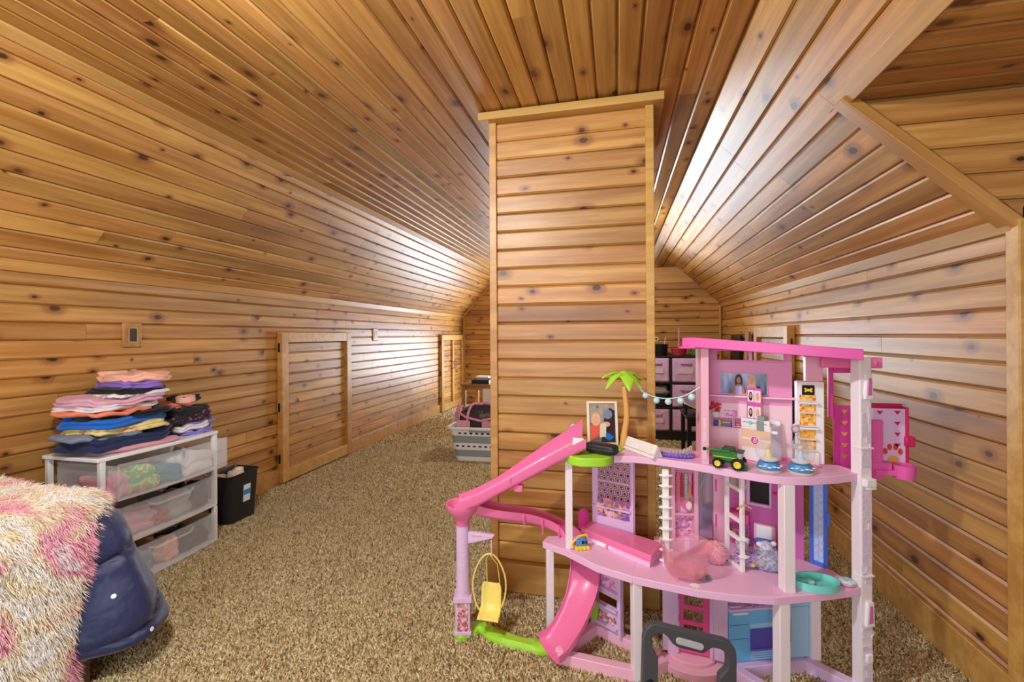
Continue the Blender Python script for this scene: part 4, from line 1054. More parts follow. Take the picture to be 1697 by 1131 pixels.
hp('funnel', MB().lathe([(0.026, dS(873)), (0.029, dS(862)), (0.040, dS(853)), (0.066, dS(842)), (0.068, dS(834)), (0.062, dS(834)), (0.05, dS(842)), (0.02, dS(850))], 28, TR(SPx, SPy, 0)), 'p_hot', 0)
lo_path = smoothpath([(SPx + 0.03, SPy + 0.03, 0.482), (-0.46, 1.775, 0.452), (-0.34, 1.845, 0.415), (-0.235, 1.885, 0.365), (-0.165, 1.870, 0.305), (-0.130, 1.810, 0.240), (-0.140, 1.752, 0.165), (-0.178, 1.70, 0.085), (-0.222, 1.662, 0.032), (-0.25, 1.64, 0.022)], 46)
ls = chute('lower_slide', lo_path, lambda t: 0.098 + 0.052 * max(0, (t - 0.35) / 0.65), lambda t: 0.05 - 0.006 * t)
for k in (8, 11, 14):
    p = lo_path[k]; hp('rib', MB().box(-0.002, 0.002, -0.056, -0.046, -0.006 if k != 11 else -0.02, 0.044, TR(p.x, p.y, p.z, 0.5)), 'p_hot', 0.001, parent=ls)
# column
lc = hp('slide_column', MB().lathe([(0.0295, dS(985)), (0.0275, dS(960)), (0.0265, dS(880)), (0.027, dS(866))], 24, TR(SPx, SPy, 0)), 'p_lilac', 0)
MATS['p_lilac_relief'] = simple('p_lilac_relief', '#e0c0e2', 0.4, bump=0.9, bscale=75)
lc.data.materials[0] = MATS['p_lilac_relief']
ped = hp('pedestal', MB().box(-0.029, 0.029, -0.029, 0.029, dS(1050) + 0.0, dS(990), TR(SPx, SPy, 0, 0.25)).box(-0.036, 0.036, -0.036, 0.036, dS(992), dS(984), TR(SPx, SPy, 0, 0.25)).box(-0.034, 0.034, -0.034, 0.034, 0.022, 0.036, TR(SPx, SPy, 0, 0.25)), 'p_lilac', 0.002)
hp('flower_sticker', MB().box(-0.021, 0.021, -0.0305, -0.029, dS(1046), dS(994), TR(SPx, SPy, 0, 0.25)), 'flowers_print', 0, parent=ped)
arm = hp('swing_arm', MB().prism([(0.02, 0.0), (0.105, 0.026), (0.115, 0.040), (0.0, 0.044), (0.0, -0.004)], -0.008, 0.008, TR(SPx + 0.018, SPy, dS(898)) @ Matrix(((1, 0, 0, 0), (0, 0, 1, 0), (0, 1, 0, 0), (0, 0, 0, 1)))), 'p_lilac', 0.002)
hp('arm_ornament', MB().tube([(SPx + 0.04 + 0.008 * i, SPy - 0.009, dS(885) + 0.002 * (-1) ** i) for i in range(6)], 0.0018, 5), 'p_tan', 0, parent=arm)
sx0 = SPx + 0.118
hp('hanger', MB().tube([(sx0, SPy, dS(890)), (sx0, SPy, dS(916))], 0.003, 6), 'p_rose', 0, parent=arm)
# swing
sc0 = AT(811, 970, Y=SPy); sw_z0, sw_z1 = AT(811, 1022, Y=SPy).z, AT(811, 918, Y=SPy).z
rr = AT(837, 970, Y=SPy).x - AT(785, 970, Y=SPy).x
hh_ = sw_z1 - sw_z0
swg = hp('swing_frame', MB().tube([(sc0.x + rr / 2 * (0.72 + 0.28 * min(1, 1.6 * (1 - abs((0.5 + 0.5 * sin(t)) - 0.25)))) * cos(t), SPy + 0.012 * cos(t), (sw_z0 + sw_z1) / 2 + hh_ / 2 * sin(t)) for t in [2 * pi * i / 36 for i in range(36)]], 0.0034, 6, closed=True), 'p_yellow', 0)
hp('swing_stay', MB().tube([(sc0.x - 0.018, SPy + 0.03, sw_z0 + 0.12), (sc0.x - 0.017, SPy + 0.02, sw_z1 - 0.03), (sc0.x, SPy, sw_z1 - 0.004)], 0.002, 6).tube([(sc0.x + 0.035, SPy + 0.03, sw_z0 + 0.12), (sc0.x + 0.028, SPy + 0.02, sw_z1 - 0.05), (sc0.x + 0.004, SPy, sw_z1 - 0.006)], 0.002, 6), 'p_yellow', 0, parent=swg)
def seat(u, v):
    prof = [(-0.036, 0.004), (-0.02, 0.010), (0.0, 0.016), (0.016, 0.03), (0.022, 0.06), (0.028, 0.105), (0.030, 0.118)]
    f = min(v * (len(prof) - 1), len(prof) - 1.001); k = int(f); t = f - k
    y = prof[k][0] * (1 - t) + prof[k + 1][0] * t; z = prof[k][1] * (1 - t) + prof[k + 1][1] * t
    wdt = (0.042 if v < 0.5 else 0.040 - 0.010 * max(0, (v - 0.82) / 0.18))
    x = (u - 0.5) * 2 * wdt
    return (sc0.x + 0.004 + x, SPy + y - 0.012 * (abs(u - 0.5) * 2) ** 3, sw_z0 + z + 0.007 * (abs(u - 0.5) * 2) ** 3)
hp('swing_seat', MB().grid(seat, 10, 14), 'p_yellow', 0, parent=swg, solid=0.006)
hp('seat_medallion', MB().prism(ell(0.020, 0.026, 20), -0.002, 0.003, TR(sc0.x + 0.006, SPy + 0.0245, sw_z0 + 0.078, 0, pi / 2 - 0.12)), 'p_yellow', 0.001, parent=swg)
gs = [AT(u, v, z=0.02) for u, v in ((755, 1052), (792, 1036), (815, 1046), (850, 1060), (890, 1068), (925, 1068))]
gr = smoothpath([(p.x, p.y, 0) for p in gs], 24)
rings = []
for i, p in enumerate(gr):
    t = gr[min(i + 1, 24)] - gr[max(i - 1, 0)]; t.normalize(); sd = Vector((t.y, -t.x, 0)); hw_ = 0.03 + 0.006 * sin(i * 0.7)
    rings.append([tuple(p + sd * hw_ * a + Vector((0, 0, b))) for a, b in ((-1, 0), (-0.95, 0.016), (-0.6, 0.026), (0.6, 0.026), (0.95, 0.016), (1, 0))])
hp('garden_strip', MB().loft(rings), 'p_lime', 0)
gb = AT(966, 1000, Y=1.83); hp('garden_bush', MB().prism(ell(0.02, 0.045, 18), -0.006, 0.006, TR(-0.095, 1.80, 0.12, 0.6, pi / 2)), 'p_lime', 0.003)
# palm tree with lantern string
pb_ = AT(1036, 742, z=Z3); PY_ = pb_.y
def pw(u, v, y=None): return AT(u, v, Y=PY_ if y is None else y)
trunk = [pw(1032, 742), pw(1034, 722), pw(1038, 700), pw(1038.5, 680), pw(1036.5, 660), pw(1034, 640)]
pt = hp('palm_trunk', MB().tube(smoothpath(trunk, 16), [0.0135 - 0.0035 * i / 16 + 0.0006 * (i % 2) for i in range(17)], 10), 'p_tan', 0)
top = pw(1034, 622)
leaf = MB()
for k, (ang, ln, dz) in enumerate(((180, 0.088, 0.02), (215, 0.088, 0.058), (285, 0.078, 0.06), (330, 0.078, 0.055), (0, 0.08, 0.028), (60, 0.08, 0.03), (120, 0.085, 0.03))):
    a = radians(ang); rg = []
    for i in range(9):
        t = i / 8; wd_ = 0.029 * sin(pi * min(1, 0.28 + 0.72 * t)) ** 0.8 * (1 if t < 0.99 else 0.1)
        px_, py_ = cos(a) * ln * t, sin(a) * ln * t; pz = 0.010 * sin(pi * t) - dz * t * t
        rg.append([(px_ - sin(a) * wd_ * s_, py_ + cos(a) * wd_ * s_, pz + q_) for s_, q_ in ((-1, -0.004), (0, 0.004), (1, -0.004), (0, -0.003))])
    leaf.loft(rg, TR(top.x, top.y, top.z + 0.006))
pc = hp('palm_crown', leaf.ball((top.x, top.y, top.z + 0.006), (0.022, 0.022, 0.012), 12, 8), 'p_lime', 0)
strp = smoothpath([pw(1056, 638), pw(1066, 650), pw(1085, 658, PY_ - 0.05), pw(1108, 661, PY_ - 0.12), pw(1135, 656, PY_ - 0.18), pw(1160, 642, 1.70)], 26)
st = hp('lantern_string', MB().tube(strp, 0.0022, 6), 'p_mint', 0)
for u, v, y in ((1070, 656, PY_ - 0.01), (1088, 664, PY_ - 0.06), (1107.5, 666, PY_ - 0.12), (1128, 664.5, PY_ - 0.16), (1146.5, 658.5, PY_ - 0.2)):
    hp('lantern', MB().ball(pw(u, v, y), 0.0125, 14, 10), 'p_mint', 0, parent=st)
# ------------------------------------------------------------------ hatch doors, switches
simple('black_iron', '#1d1a18', 0.4, metal=0.6); simple('switch_dark', '#3a3c3c', 0.35); simple('brass', '#a98a4c', 0.35, metal=0.8)
def hatch(name, label, x, y0, y1, z1, s, handle=False):
    """low access door on a knee wall; s=+1 stands proud towards +x (left wall), -1 towards -x"""
    t = thing(name, label, 'door', (x, (y0 + y1) / 2, 0.0))
    t['kind'] = 'structure'
    hw = (y1 - y0) / 2; fw = 0.075
    def bx(a, b, c, d, e0, e1): return MB().box(min(s * a, s * b), max(s * a, s * b), c, d, e0, e1)
    obj('side_casing', bx(0, 0.05, -hw, -hw + fw, 0.02, z1), 'trim_pine', t, bevel=0.004)
    obj('side_casing', bx(0, 0.05, hw - fw, hw, 0.02, z1), 'trim_pine', t, bevel=0.004)
    obj('top_casing', bx(0, 0.048, -hw + fw, hw - fw, z1 - 0.085, z1), 'trim_pine', t, bevel=0.004)
    obj('bottom_casing', bx(0, 0.048, -hw + fw, hw - fw, 0.02, 0.12), 'trim_pine', t, bevel=0.004)
    z = 0.12; zt = z1 - 0.085
    n = round((zt - z) / BW); w_ = (zt - z) / n
    lf = obj('door_leaf', bx(0.0, 0.006, -hw + fw, hw - fw, z, zt), 'trim_pine', t)
    for i in range(n):
        b = board(None, (0, 0, 0), (0, s, 0), (0, 0, 1), -(hw - fw), hw - fw, w_ - 0.001, t=0.012)
        M = Matrix((Vector((0, s, 0)), Vector((0, 0, 1)), Vector((s, 0, 0)))).transposed().to_4x4(); M.translation = (s * 0.018, 0, z + (i + 0.5) * w_)
        b.parent = lf; b.matrix_world = M
        b.matrix_basis = M
    for zz_ in (0.18, z1 * 0.48, z1 - 0.16):
        obj('hinge', bx(0.02, 0.028, -hw - 0.014, -hw, zz_, zz_ + 0.07), 'black_iron', t, bevel=0.001)
    if not handle:
        for zz_ in (0.22, z1 - 0.22): obj('latch_knob', MB().ball((s * 0.012, hw + 0.02, zz_), (0.010, 0.010, 0.012), 10, 7), 'black_iron', t)
    if handle:
        obj('mullion', bx(0.018, 0.05, -0.035, 0.03, 0.12, zt), 'trim_pine', t, bevel=0.004)
        for yy_ in (-0.05, 0.045):
            obj('pull_handle', MB().tube([(s * 0.03, yy_, 0.66), (s * 0.075, yy_, 0.665), (s * 0.075, yy_, 0.775), (s * 0.03, yy_, 0.78)], 0.007, 8), 'black_iron', t)
    return t
hatch('door_1', 'pine access door with board panels low in the left wall beyond the bin', XL, 3.105, 4.075, 1.235, 1)
hatch('door_2', 'pine double access door with black pulls in the far left corner', XL, 6.50, 7.50, 1.21, 1, True)
hatch('door_3', 'pine access door in the right wall behind the dollhouse roof', XR, 3.45, 4.23, 1.255, -1)
def switch(label, y, z):
    t = thing('light_switch', label, 'switch', (XL, y, z), group=None)
    obj('wall_plate', MB().prism(rrect(0.105, 0.145, 0.004, 2), 0.0, 0.012, TR(0, 0, 0) @ Matrix(((0, 0, 1, 0), (1, 0, 0, 0), (0, 1, 0, 0), (0, 0, 0, 1))), 0.9), 'trim_pine', t, bevel=0.002)
    obj('bezel', MB().ring_prism(rrect(0.052, 0.085, 0.002, 2), rrect(0.040, 0.074, 0.002, 2), 0.011, 0.0145, Matrix(((0, 0, 1, 0), (1, 0, 0, 0), (0, 1, 0, 0), (0, 0, 0, 1)))), 'trim_pine', t)
    obj('rocker', MB().box(0.011, 0.0135, -0.019, 0.019, -0.036, 0.036), 'switch_dark', t, bevel=0.001)
    for q in (-0.055, 0.055): obj('screw', MB().lathe([(0.004, 0.0), (0.003, 0.002)], 10, TR(0.011, 0, q, 0, 0, pi / 2)), 'brass', t)
switch('dark rocker switch in a wooden wall plate above the clothes pile', 1.99, 1.213)
switch('dark rocker switch in a wooden wall plate right of the low access door', 4.615, 1.215)

# ------------------------------------------------------------------ soft things
def fabric(name, c, var=0.12, scale=12): return simple(name, c, 0.85, spec=0.2, var=var, scale=scale, bump=0.25, bscale=90, sheen=0.15)
def garment(name, mat, c, size, rz=0.0, layers=3, seed=0, parent=None, label=None, cat='clothing', group=None, droop=0.3, rx=0.0):
    """a folded garment: rounded layered slab with wavy fold edges"""
    sx, sy, h = size; n = 34; rings = []; R = random.Random(seed)
    per = []
    for L in range(layers):
        z0, z1 = h * L / layers, h * (L + 1) / layers; ins = R.uniform(0, 0.10) * (L > 0)
        per += [(z0 + 0.0005, 0.93 - ins), (z0 + (z1 - z0) * 0.3, 1.0 - ins), (z0 + (z1 - z0) * 0.75, 1.0 - ins), (z1 - 0.0005, 0.93 - ins)]
    per.append((h * 1.02, 0.6)); per.append((h * 1.03, 0.2))
    ph = R.uniform(0, 10)
    for z, k in per:
        ring = []
        for i in range(n):
            a = 2 * pi * i / n; e = 0.45
            x = abs(cos(a)) ** e * (1 if cos(a) >= 0 else -1); y = abs(sin(a)) ** e * (1 if sin(a) >= 0 else -1)
            nz = mnoise.noise((x * 1.6 + ph, y * 1.6, z * 14 + ph)); nz2 = mnoise.noise((x * 3 + ph, y * 3 + 5, ph))
            kk = k * (1 + 0.20 * nz + 0.07 * mnoise.noise((x * 5 + ph, y * 5, z * 30)))
            ring.append((x * sx / 2 * kk, y * sy / 2 * kk, z * (1 + 0.34 * nz2) + 0.016 * nz2 * min(1, h / 0.03) - droop * h * 0.35 * max(0, abs(x) * k - 0.75) * (z / h)))
        rings.append(ring)
    mb = MB().loft(rings, Matrix.Rotation(rx, 4, 'X'))
    o = obj(name, mb, mat, parent, angle=180)
    o.location = c; o.rotation_euler = (0, 0, rz)
    if parent is None: tag(o, label, cat, group)
    return o
for n_, c_ in (('f_peach', '#f0b8a0'), ('f_purple', '#8d6fc8'), ('f_black', '#1f1d20'), ('f_pink', '#e0aec2'), ('f_white', '#e6e2e2'), ('f_coral', '#ee8a6a'), ('f_royal', '#1f6fd0'), ('f_navy', '#272f52'), ('f_denim', '#7f8fa6'), ('f_lav', '#8f86d2'),
               ('f_rose', '#d89aa8'), ('f_teal', '#3f8fa6'), ('f_grey', '#a8a6a4'), ('f_cream', '#e8dcc8'), ('f_red', '#b84a4e'), ('f_brown', '#3a2a2c'), ('f_char', '#343236')): fabric(n_, c_)
ramp_mat('f_yellowprint', [(0.0, '#6d4a30'), (0.4, '#e8d27a'), (0.55, '#f3e7a8'), (0.7, '#c86a4a'), (0.85, '#8fa0a8')], (22, 22, 22), 3, 0.85, 'noise', 0.2)
ramp_mat('f_whiteprint', [(0.0, '#efeaea'), (0.5, '#f2eef0'), (0.62, '#8fb59a'), (0.75, '#e6a8b8')], (40, 40, 40), 2, 0.85)
ramp_mat('f_greenprint', [(0.0, '#1f7a58'), (0.42, '#56b87a'), (0.5, '#d8e05a'), (0.58, '#3f9a60'), (0.68, '#e0588c'), (0.8, '#f2f0d8')], (26, 26, 26), 3, 0.7)
ramp_mat('f_blackpink', [(0.0, '#1d1b1e'), (0.58, '#242226'), (0.66, '#e0679a'), (0.7, '#242226')], (30, 60, 60), 3, 0.8)
ramp_mat('f_orangewhite', [(0.0, '#e2532c'), (0.5, '#f2f0ee'), (0.7, '#2f62c8')], (30, 30, 30), 1, 0.8, 'voronoi')

# ------------------------------------------------------------------ plastic drawer tower
simple('d_white', '#f2f2f0', 0.35)
mC, ntC, bC = nmat('d_clear')
bC.inputs['Base Color'].default_value = (*lin('#f6f8fa'), 1); bC.inputs['Roughness'].default_value = 0.2; bC.inputs['Alpha'].default_value = 0.20
DX, DY0, DY1, DBX = -2.29, 1.572, 2.186, -2.635
cart = thing('drawer_tower', 'white plastic three-drawer tower with clear drawers against the left wall', 'drawers', ((DX + DBX) / 2, (DY0 + DY1) / 2, 0), world=True)
yc = (DY0 + DY1) / 2
def bowed(x0, x1, y0, y1, z0, z1, bow=0.02, n=10):
    """box whose front (x1) bows outwards"""
    poly = [(x0, y0)] + [(x1 + bow * (1 - (2 * i / n - 1) ** 2), y0 + (y1 - y0) * i / n) for i in range(n + 1)] + [(x0, y1)]
    return MB().prism(poly, z0, z1)
LV = [(0.0, 0.212), (0.212, 0.428), (0.428, 0.645)]
obj('top_panel', bowed(DBX, DX, DY0 - 0.012, DY1 + 0.008, 0.630, 0.648), 'd_white', cart, bevel=0.004)
for i, (z0, z1) in enumerate(LV):
    for yy_ in (DY0, DY1 - 0.022):
        fr = MB()
        for xx in (DX - 0.024, DBX): fr.box(xx, xx + 0.024, yy_, yy_ + 0.022, z0 + 0.014, z1 - 0.002)
        fr.box(DBX + 0.024, DX - 0.024, yy_ + 0.002, yy_ + 0.02, z0 + 0.014, z0 + 0.032)
        o = obj('side_frame', fr, 'd_white', cart, bevel=0.003)
    obj('rail', bowed(DBX, DX - 0.002, DY0, DY1, z0, z0 + 0.014, 0.018), 'd_white', cart, bevel=0.003)
    out = (0.0, 0.0, 0.05)[i]
    y0, y1 = DY0 + 0.028, DY1 - 0.028
    if i == 2: y0, y1 = DY0 + 0.03, DY1 + 0.0
    fx = DX + 0.016 + out
    zb, zt_ = z0 + 0.020, z1 - 0.028
    dw = obj('drawer', bowed(DBX + 0.03, fx - 0.004, y0, y1, zb, zb + 0.004, 0.018), 'd_clear', cart)
    n_ = 12
    fp = [(fx + 0.02 * (1 - (2 * k / n_ - 1) ** 2), y0 - 0.004 + (y1 - y0 + 0.008) * k / n_) for k in range(n_ + 1)]
    obj('drawer_front', MB().loft([[(x - 0.004, y, zb), (x, y, zb), (x, y, zt_), (x - 0.004, y, zt_)] for x, y in fp]), 'd_clear', dw)
    obj('drawer_side', MB().box(DBX + 0.03, fx, y0, y0 + 0.003, zb + 0.004, zt_ - 0.01), 'd_clear', dw)
    obj('drawer_side', MB().box(DBX + 0.03, fx, y1 - 0.003, y1, zb + 0.004, zt_ - 0.01), 'd_clear', dw)
    obj('drawer_back', MB().box(DBX + 0.03, DBX + 0.033, y0 + 0.003, y1 - 0.003, zb + 0.004, zt_ - 0.01), 'd_clear', dw)
    if i < 2:
        obj('handle_lip', MB().tube([(fx + 0.02, yc - 0.12, zt_ - 0.02), (fx + 0.03, yc - 0.09, zt_ - 0.035), (fx + 0.03, yc + 0.09, zt_ - 0.035), (fx + 0.02, yc + 0.12, zt_ - 0.02)], 0.006, 8), 'd_clear', dw)
# garments inside the drawers
ins = [
    (2, 'f_greenprint', 0.10, 0.20, 0.095, 'green tropical-print garment at the front of the top drawer'), (2, 'f_white', 0.42, 0.22, 0.10, 'white bundled garment at the right of the top drawer'), (2, 'f_teal', 0.255, 0.12, 0.07, 'teal garment in the middle of the top drawer'), (2, 'f_rose', 0.02, 0.09, 0.09, 'pinkish garment at the left end of the top drawer'),
    (1, 'f_rose', 0.14, 0.20, 0.085, 'dusty pink folded garment in the middle drawer'), (1, 'f_grey', 0.35, 0.16, 0.10, 'grey folded garment in the middle drawer'), (1, 'f_red', 0.25, 0.12, 0.055, 'dark red folded garment in the middle drawer'), (1, 'f_brown', 0.47, 0.10, 0.11, 'dark brown garment at the right of the middle drawer'),
    (0, 'f_char', 0.44, 0.20, 0.075, 'charcoal garment at the right of the bottom drawer'), (0, 'f_denim', 0.13, 0.18, 0.08, 'grey-blue garment at the left of the bottom drawer'), (0, 'f_peach', 0.30, 0.10, 0.085, 'peach garment in the middle of the bottom drawer')]
for k, (lv, m_, y, sy, h, lab) in enumerate(ins):
    zb = LV[lv][0] + 0.0255
    garment('folded_garment', m_, (DX - 0.13 + (0.05 if lv == 2 else 0), DY0 + 0.05 + y, zb), (0.24, sy, h), 0, 2, 40 + k, label=lab, group='clothes in the clear drawers')
# the pile on top
zt0 = 0.649
pile = [   # (material, y centre, z0, sy, h, x shift, layers, label)
    ('f_rose', 1.80, 0.000, 0.34, 0.020, 0.03, 1, 'pink garment at the very bottom of the tall clothes pile'),
    ('f_navy', 1.75, 0.020, 0.40, 0.050, 0.02, 2, 'navy folded trousers near the bottom of the tall clothes pile'),
    ('f_denim', 1.68, 0.070, 0.30, 0.020, 0.0, 1, 'grey-blue folded garment above the navy trousers'),
    ('f_yellowprint', 1.76, 0.090, 0.36, 0.034, 0.02, 2, 'yellow and brown print top in the tall clothes pile'),
    ('f_royal', 1.75, 0.124, 0.37, 0.036, 0.01, 2, 'royal blue folded shirt in the tall clothes pile'),
    ('f_black', 1.77, 0.160, 0.36, 0.022, 0.0, 2, 'black folded garment directly above the royal blue shirt'),
    ('f_coral', 1.70, 0.182, 0.28, 0.020, 0.01, 1, 'coral orange folded garment in the tall clothes pile'),
    ('f_white', 1.74, 0.202, 0.34, 0.024, 0.0, 2, 'white folded garment below the pink ones in the pile'),
    ('f_pink', 1.74, 0.226, 0.34, 0.030, 0.01, 2, 'thick pale pink folded garment in the tall clothes pile'),
    ('f_whiteprint', 1.81, 0.256, 0.26, 0.016, 0.01, 1, 'white patterned garment under the black one near the pile top'),
    ('f_black', 1.82, 0.272, 0.27, 0.022, 0.0, 2, 'black folded garment under the purple one near the pile top'),
    ('f_purple', 1.83, 0.294, 0.19, 0.032, 0.0, 2, 'purple folded garment under the peach top of the pile'),
    ('f_peach', 1.85, 0.326, 0.22, 0.034, 0.0, 2, 'peach satin garment on top of the tall clothes pile'),
]
for k, (m_, y, z, sy, h, xs, ly, lab) in enumerate(pile):
    garment('folded_garment', m_, (-2.46 + xs, y, zt0 + z), (0.29, sy, h * 1.12), 0.16 * sin(k * 2.1), ly, 70 + k, label=lab, group='garments piled on the drawer tower')
pile2 = [
    ('f_lav', 2.12, 0.0, 0.19, 0.026, 'lavender folded garment at the bottom of the short clothes pile'),
    ('f_white', 2.09, 0.026, 0.18, 0.030, 'white folded garment above the lavender one in the short pile'),
    ('f_lav', 2.13, 0.056, 0.16, 0.016, 'thin lavender garment in the middle of the short clothes pile'),
    ('f_blackpink', 2.07, 0.072, 0.24, 0.044, 'black garment with pink print in the short clothes pile'),
    ('f_black', 2.09, 0.116, 0.26, 0.036, 'thick black garment on the short clothes pile'),
    ('f_coral', 2.06, 0.152, 0.17, 0.026, 'peach orange garment on top of the short clothes pile'),
    ('f_char', 2.13, 0.178, 0.12, 0.026, 'charcoal garment topmost at the back of the short pile'),
]
for k, (m_, y, z, sy, h, lab) in enumerate(pile2):
    garment('folded_garment', m_, (-2.45 - (0.03 if k > 4 else 0), y, zt0 + z), (0.26 if k < 5 else 0.18, sy, h * 1.1), -0.2 + 0.14 * (k % 3), 2, 120 + k, label=lab, group='garments piled on the drawer tower')
bl = obj('belt', MB().ring_prism(ell(0.05, 0.042, 26), ell(0.046, 0.038, 26), 0, 0.03, TR(0, 0, 0, 0, 0.12)), 'f_peach'); bl.location = (-2.37, 2.06, zt0 + 0.188)
tag(bl, 'coiled peach belt lying on the short clothes pile', 'belt')

# ------------------------------------------------------------------ black bin
simple('bin_black', '#262628', 0.42)
bn_ = thing('waste_bin', 'tall black plastic bin with a blue and white label beside the drawer tower', 'bin', (-2.475, 2.475, 0))
def rr3(w_, d_, z, r=0.03, n=4): return [(x, y, z) for x, y in rrect(w_, d_, r, n)]
bt = MB().loft([rr3(0.17, 0.215, 0.0), rr3(0.20, 0.25, 0.30), rr3(0.215, 0.265, 0.315), rr3(0.205, 0.255, 0.315), rr3(0.185, 0.235, 0.29), rr3(0.16, 0.205, 0.012)])
obj('bin_body', bt, 'bin_black', bn_)
simple('label_white', '#eef0f2', 0.5); simple('label_blue', '#2a8fd8', 0.5)
Ml = Matrix.Translation((0.0945, 0.02, 0.175)) @ Matrix.Rotation(0.055, 4, 'Y')
lb_ = obj('label', MB().box(0, 0.0015, -0.028, 0.028, -0.055, 0.055, Ml), 'label_white', bn_)
obj('label_band', MB().box(0.0015, 0.0022, -0.026, 0.026, -0.012, 0.022, Ml), 'label_blue', lb_)
simple('clear_wrap', '#f0efe8', 0.2, spec=0.6, var=0.1)
RB2 = random.Random(9)
for k in range(9):
    c_ = obj('crumpled_wrapper', MB().ball((0, 0, 0), (RB2.uniform(0.025, 0.04), RB2.uniform(0.025, 0.04), 0.022), 9, 7), 'clear_wrap' if k % 3 else 'f_cream', None, angle=20)
    for v in c_.data.vertices: v.co += Vector((mnoise.noise(v.co * 60 + Vector((k, 0, 0))), mnoise.noise(v.co * 60 + Vector((0, k, 3))), mnoise.noise(v.co * 60))) * 0.012
    c_.location = (-2.475 + RB2.uniform(-0.055, 0.055), 2.475 + (k - 4) * 0.021, 0.268 + RB2.uniform(0, 0.03))
    tag(c_, 'crumpled pale wrapper in the black bin', 'wrapper', 'wrappers filling the black bin')
obj('bin_filling', MB().box(-0.075, 0.075, -0.10, 0.10, 0.02, 0.262), 'clear_wrap', bn_)

# ------------------------------------------------------------------ bed with navy quilt and fluffy blanket
bed = thing('bed', 'low dark-legged bed under the navy quilt and fluffy blanket', 'bed', (-2.2, 0.75, 0), world=True)
for lx, ly in ((-1.80, 1.15), (-2.58, 1.15), (-1.80, 0.15), (-2.58, 0.15)):
    obj('leg', MB().box(lx - 0.03, lx + 0.03, ly - 0.03, ly + 0.03, 0, 0.16), 'dark_leg', bed, bevel=0.003)
obj('side_rail', MB().box(-1.825, -1.80, 0.10, 1.18, 0.10, 0.22), 'table_wood', bed, bevel=0.002)
obj('end_rail', MB().box(-2.60, -1.83, 1.15, 1.175, 0.10, 0.22), 'table_wood', bed, bevel=0.002)
obj('mattress', MB().box(-2.61, -1.86, 0.08, 1.22, 0.2205, 0.56), 'f_white', bed, bevel=0.04)
mN, ntN, bN = nmat('navy_quilt')
tcN = N(ntN, 'ShaderNodeTexCoord')
nzN = N(ntN, 'ShaderNodeTexNoise', i_Scale=9.0, i_Detail=3.0); ntN.links.new(tcN.outputs['Object'], nzN.inputs['Vector'])
bN.inputs['Base Color'].default_value = (*lin('#1b2550'), 1); bN.inputs['Roughness'].default_value = 0.5; bN.inputs['Sheen Weight'].default_value = 0.2
bpN = N(ntN, 'ShaderNodeBump', i_Strength=0.7, i_Distance=0.02); ntN.links.new(nzN.outputs[0], bpN.inputs['Height']); ntN.links.new(bpN.outputs[0], bN.inputs['Normal'])
def cat(P, t):
    P = [P[0] * 2 - P[1]] + P + [P[-1] * 2 - P[-2]]; f = min(max(t, 0) * (len(P) - 3), len(P) - 3 - 1e-6); k = int(f); t = f - k
    a, b, c, d = P[k:k + 4]
    return 0.5 * ((2 * b) + (c - a) * t + (2 * a - 5 * b + 4 * c - d) * t * t + (3 * b - a - 3 * c + d) * t ** 3)
def quilt(u, v):
    b = 0.15 + 0.95 * v ** 0.8
    crease = abs(((v * 1.9 + 0.75 * u + 0.1) % 1.0) - 0.5)         # puffed channels between stitched seams
    b -= 0.16 * max(0, (crease - 0.42) / 0.08)
    b += 0.10 * mnoise.noise((u * 4, v * 3.0, 2.0)) + 0.05 * sin(u * 17 + v * 4) * v
    if v > 0.94: b -= 0.22 * (v - 0.94) / 0.06
    P = [Vector((-1.87, 1.06)), Vector((-1.85 + 0.13 * b, 1.17)), Vector((-1.87 + 0.24 * b, 1.26 + 0.04 * b)), Vector((-1.97 + 0.20 * b, 1.31 + 0.11 * b)), Vector((-2.15 + 0.05 * b, 1.31 + 0.12 * b)), Vector((-2.55, 1.32 + 0.08 * b))]
    q = cat(P, u)
    return (q.x, q.y, 0.575 - 0.46 * v + 0.015 * mnoise.noise((u * 4, v * 4, 7)) + 0.05 * max(0, u - 0.5) * v)
qo = obj('navy_quilt', MB().grid(quilt, 60, 40), 'navy_quilt', None, solid=0.014, angle=180)
tag(qo, 'navy blue padded quilt with white dots hanging off the bed corner', 'quilt')
simple('dot_white', '#f4f2f0', 0.6)
for u_, v_ in ((0.36, 0.90), (0.27, 0.62), (0.24, 0.38), (0.45, 0.62), (0.42, 0.30)):
    p = Vector(quilt(u_, v_)); e = 0.01
    du = Vector(quilt(u_ + e, v_)) - p; dv = Vector(quilt(u_, v_ + e)) - p; nn = dv.cross(du).normalized()
    if nn.dot(Vector((0.5, -0.8, 0.3))) < 0: nn = -nn
    d_ = obj('white_dot', MB().lathe([(0.008, 0), (0.006, 0.001)], 14, Matrix.Translation(p + nn * 0.0085) @ nn.to_track_quat('Z', 'Y').to_matrix().to_4x4()), 'dot_white', qo)
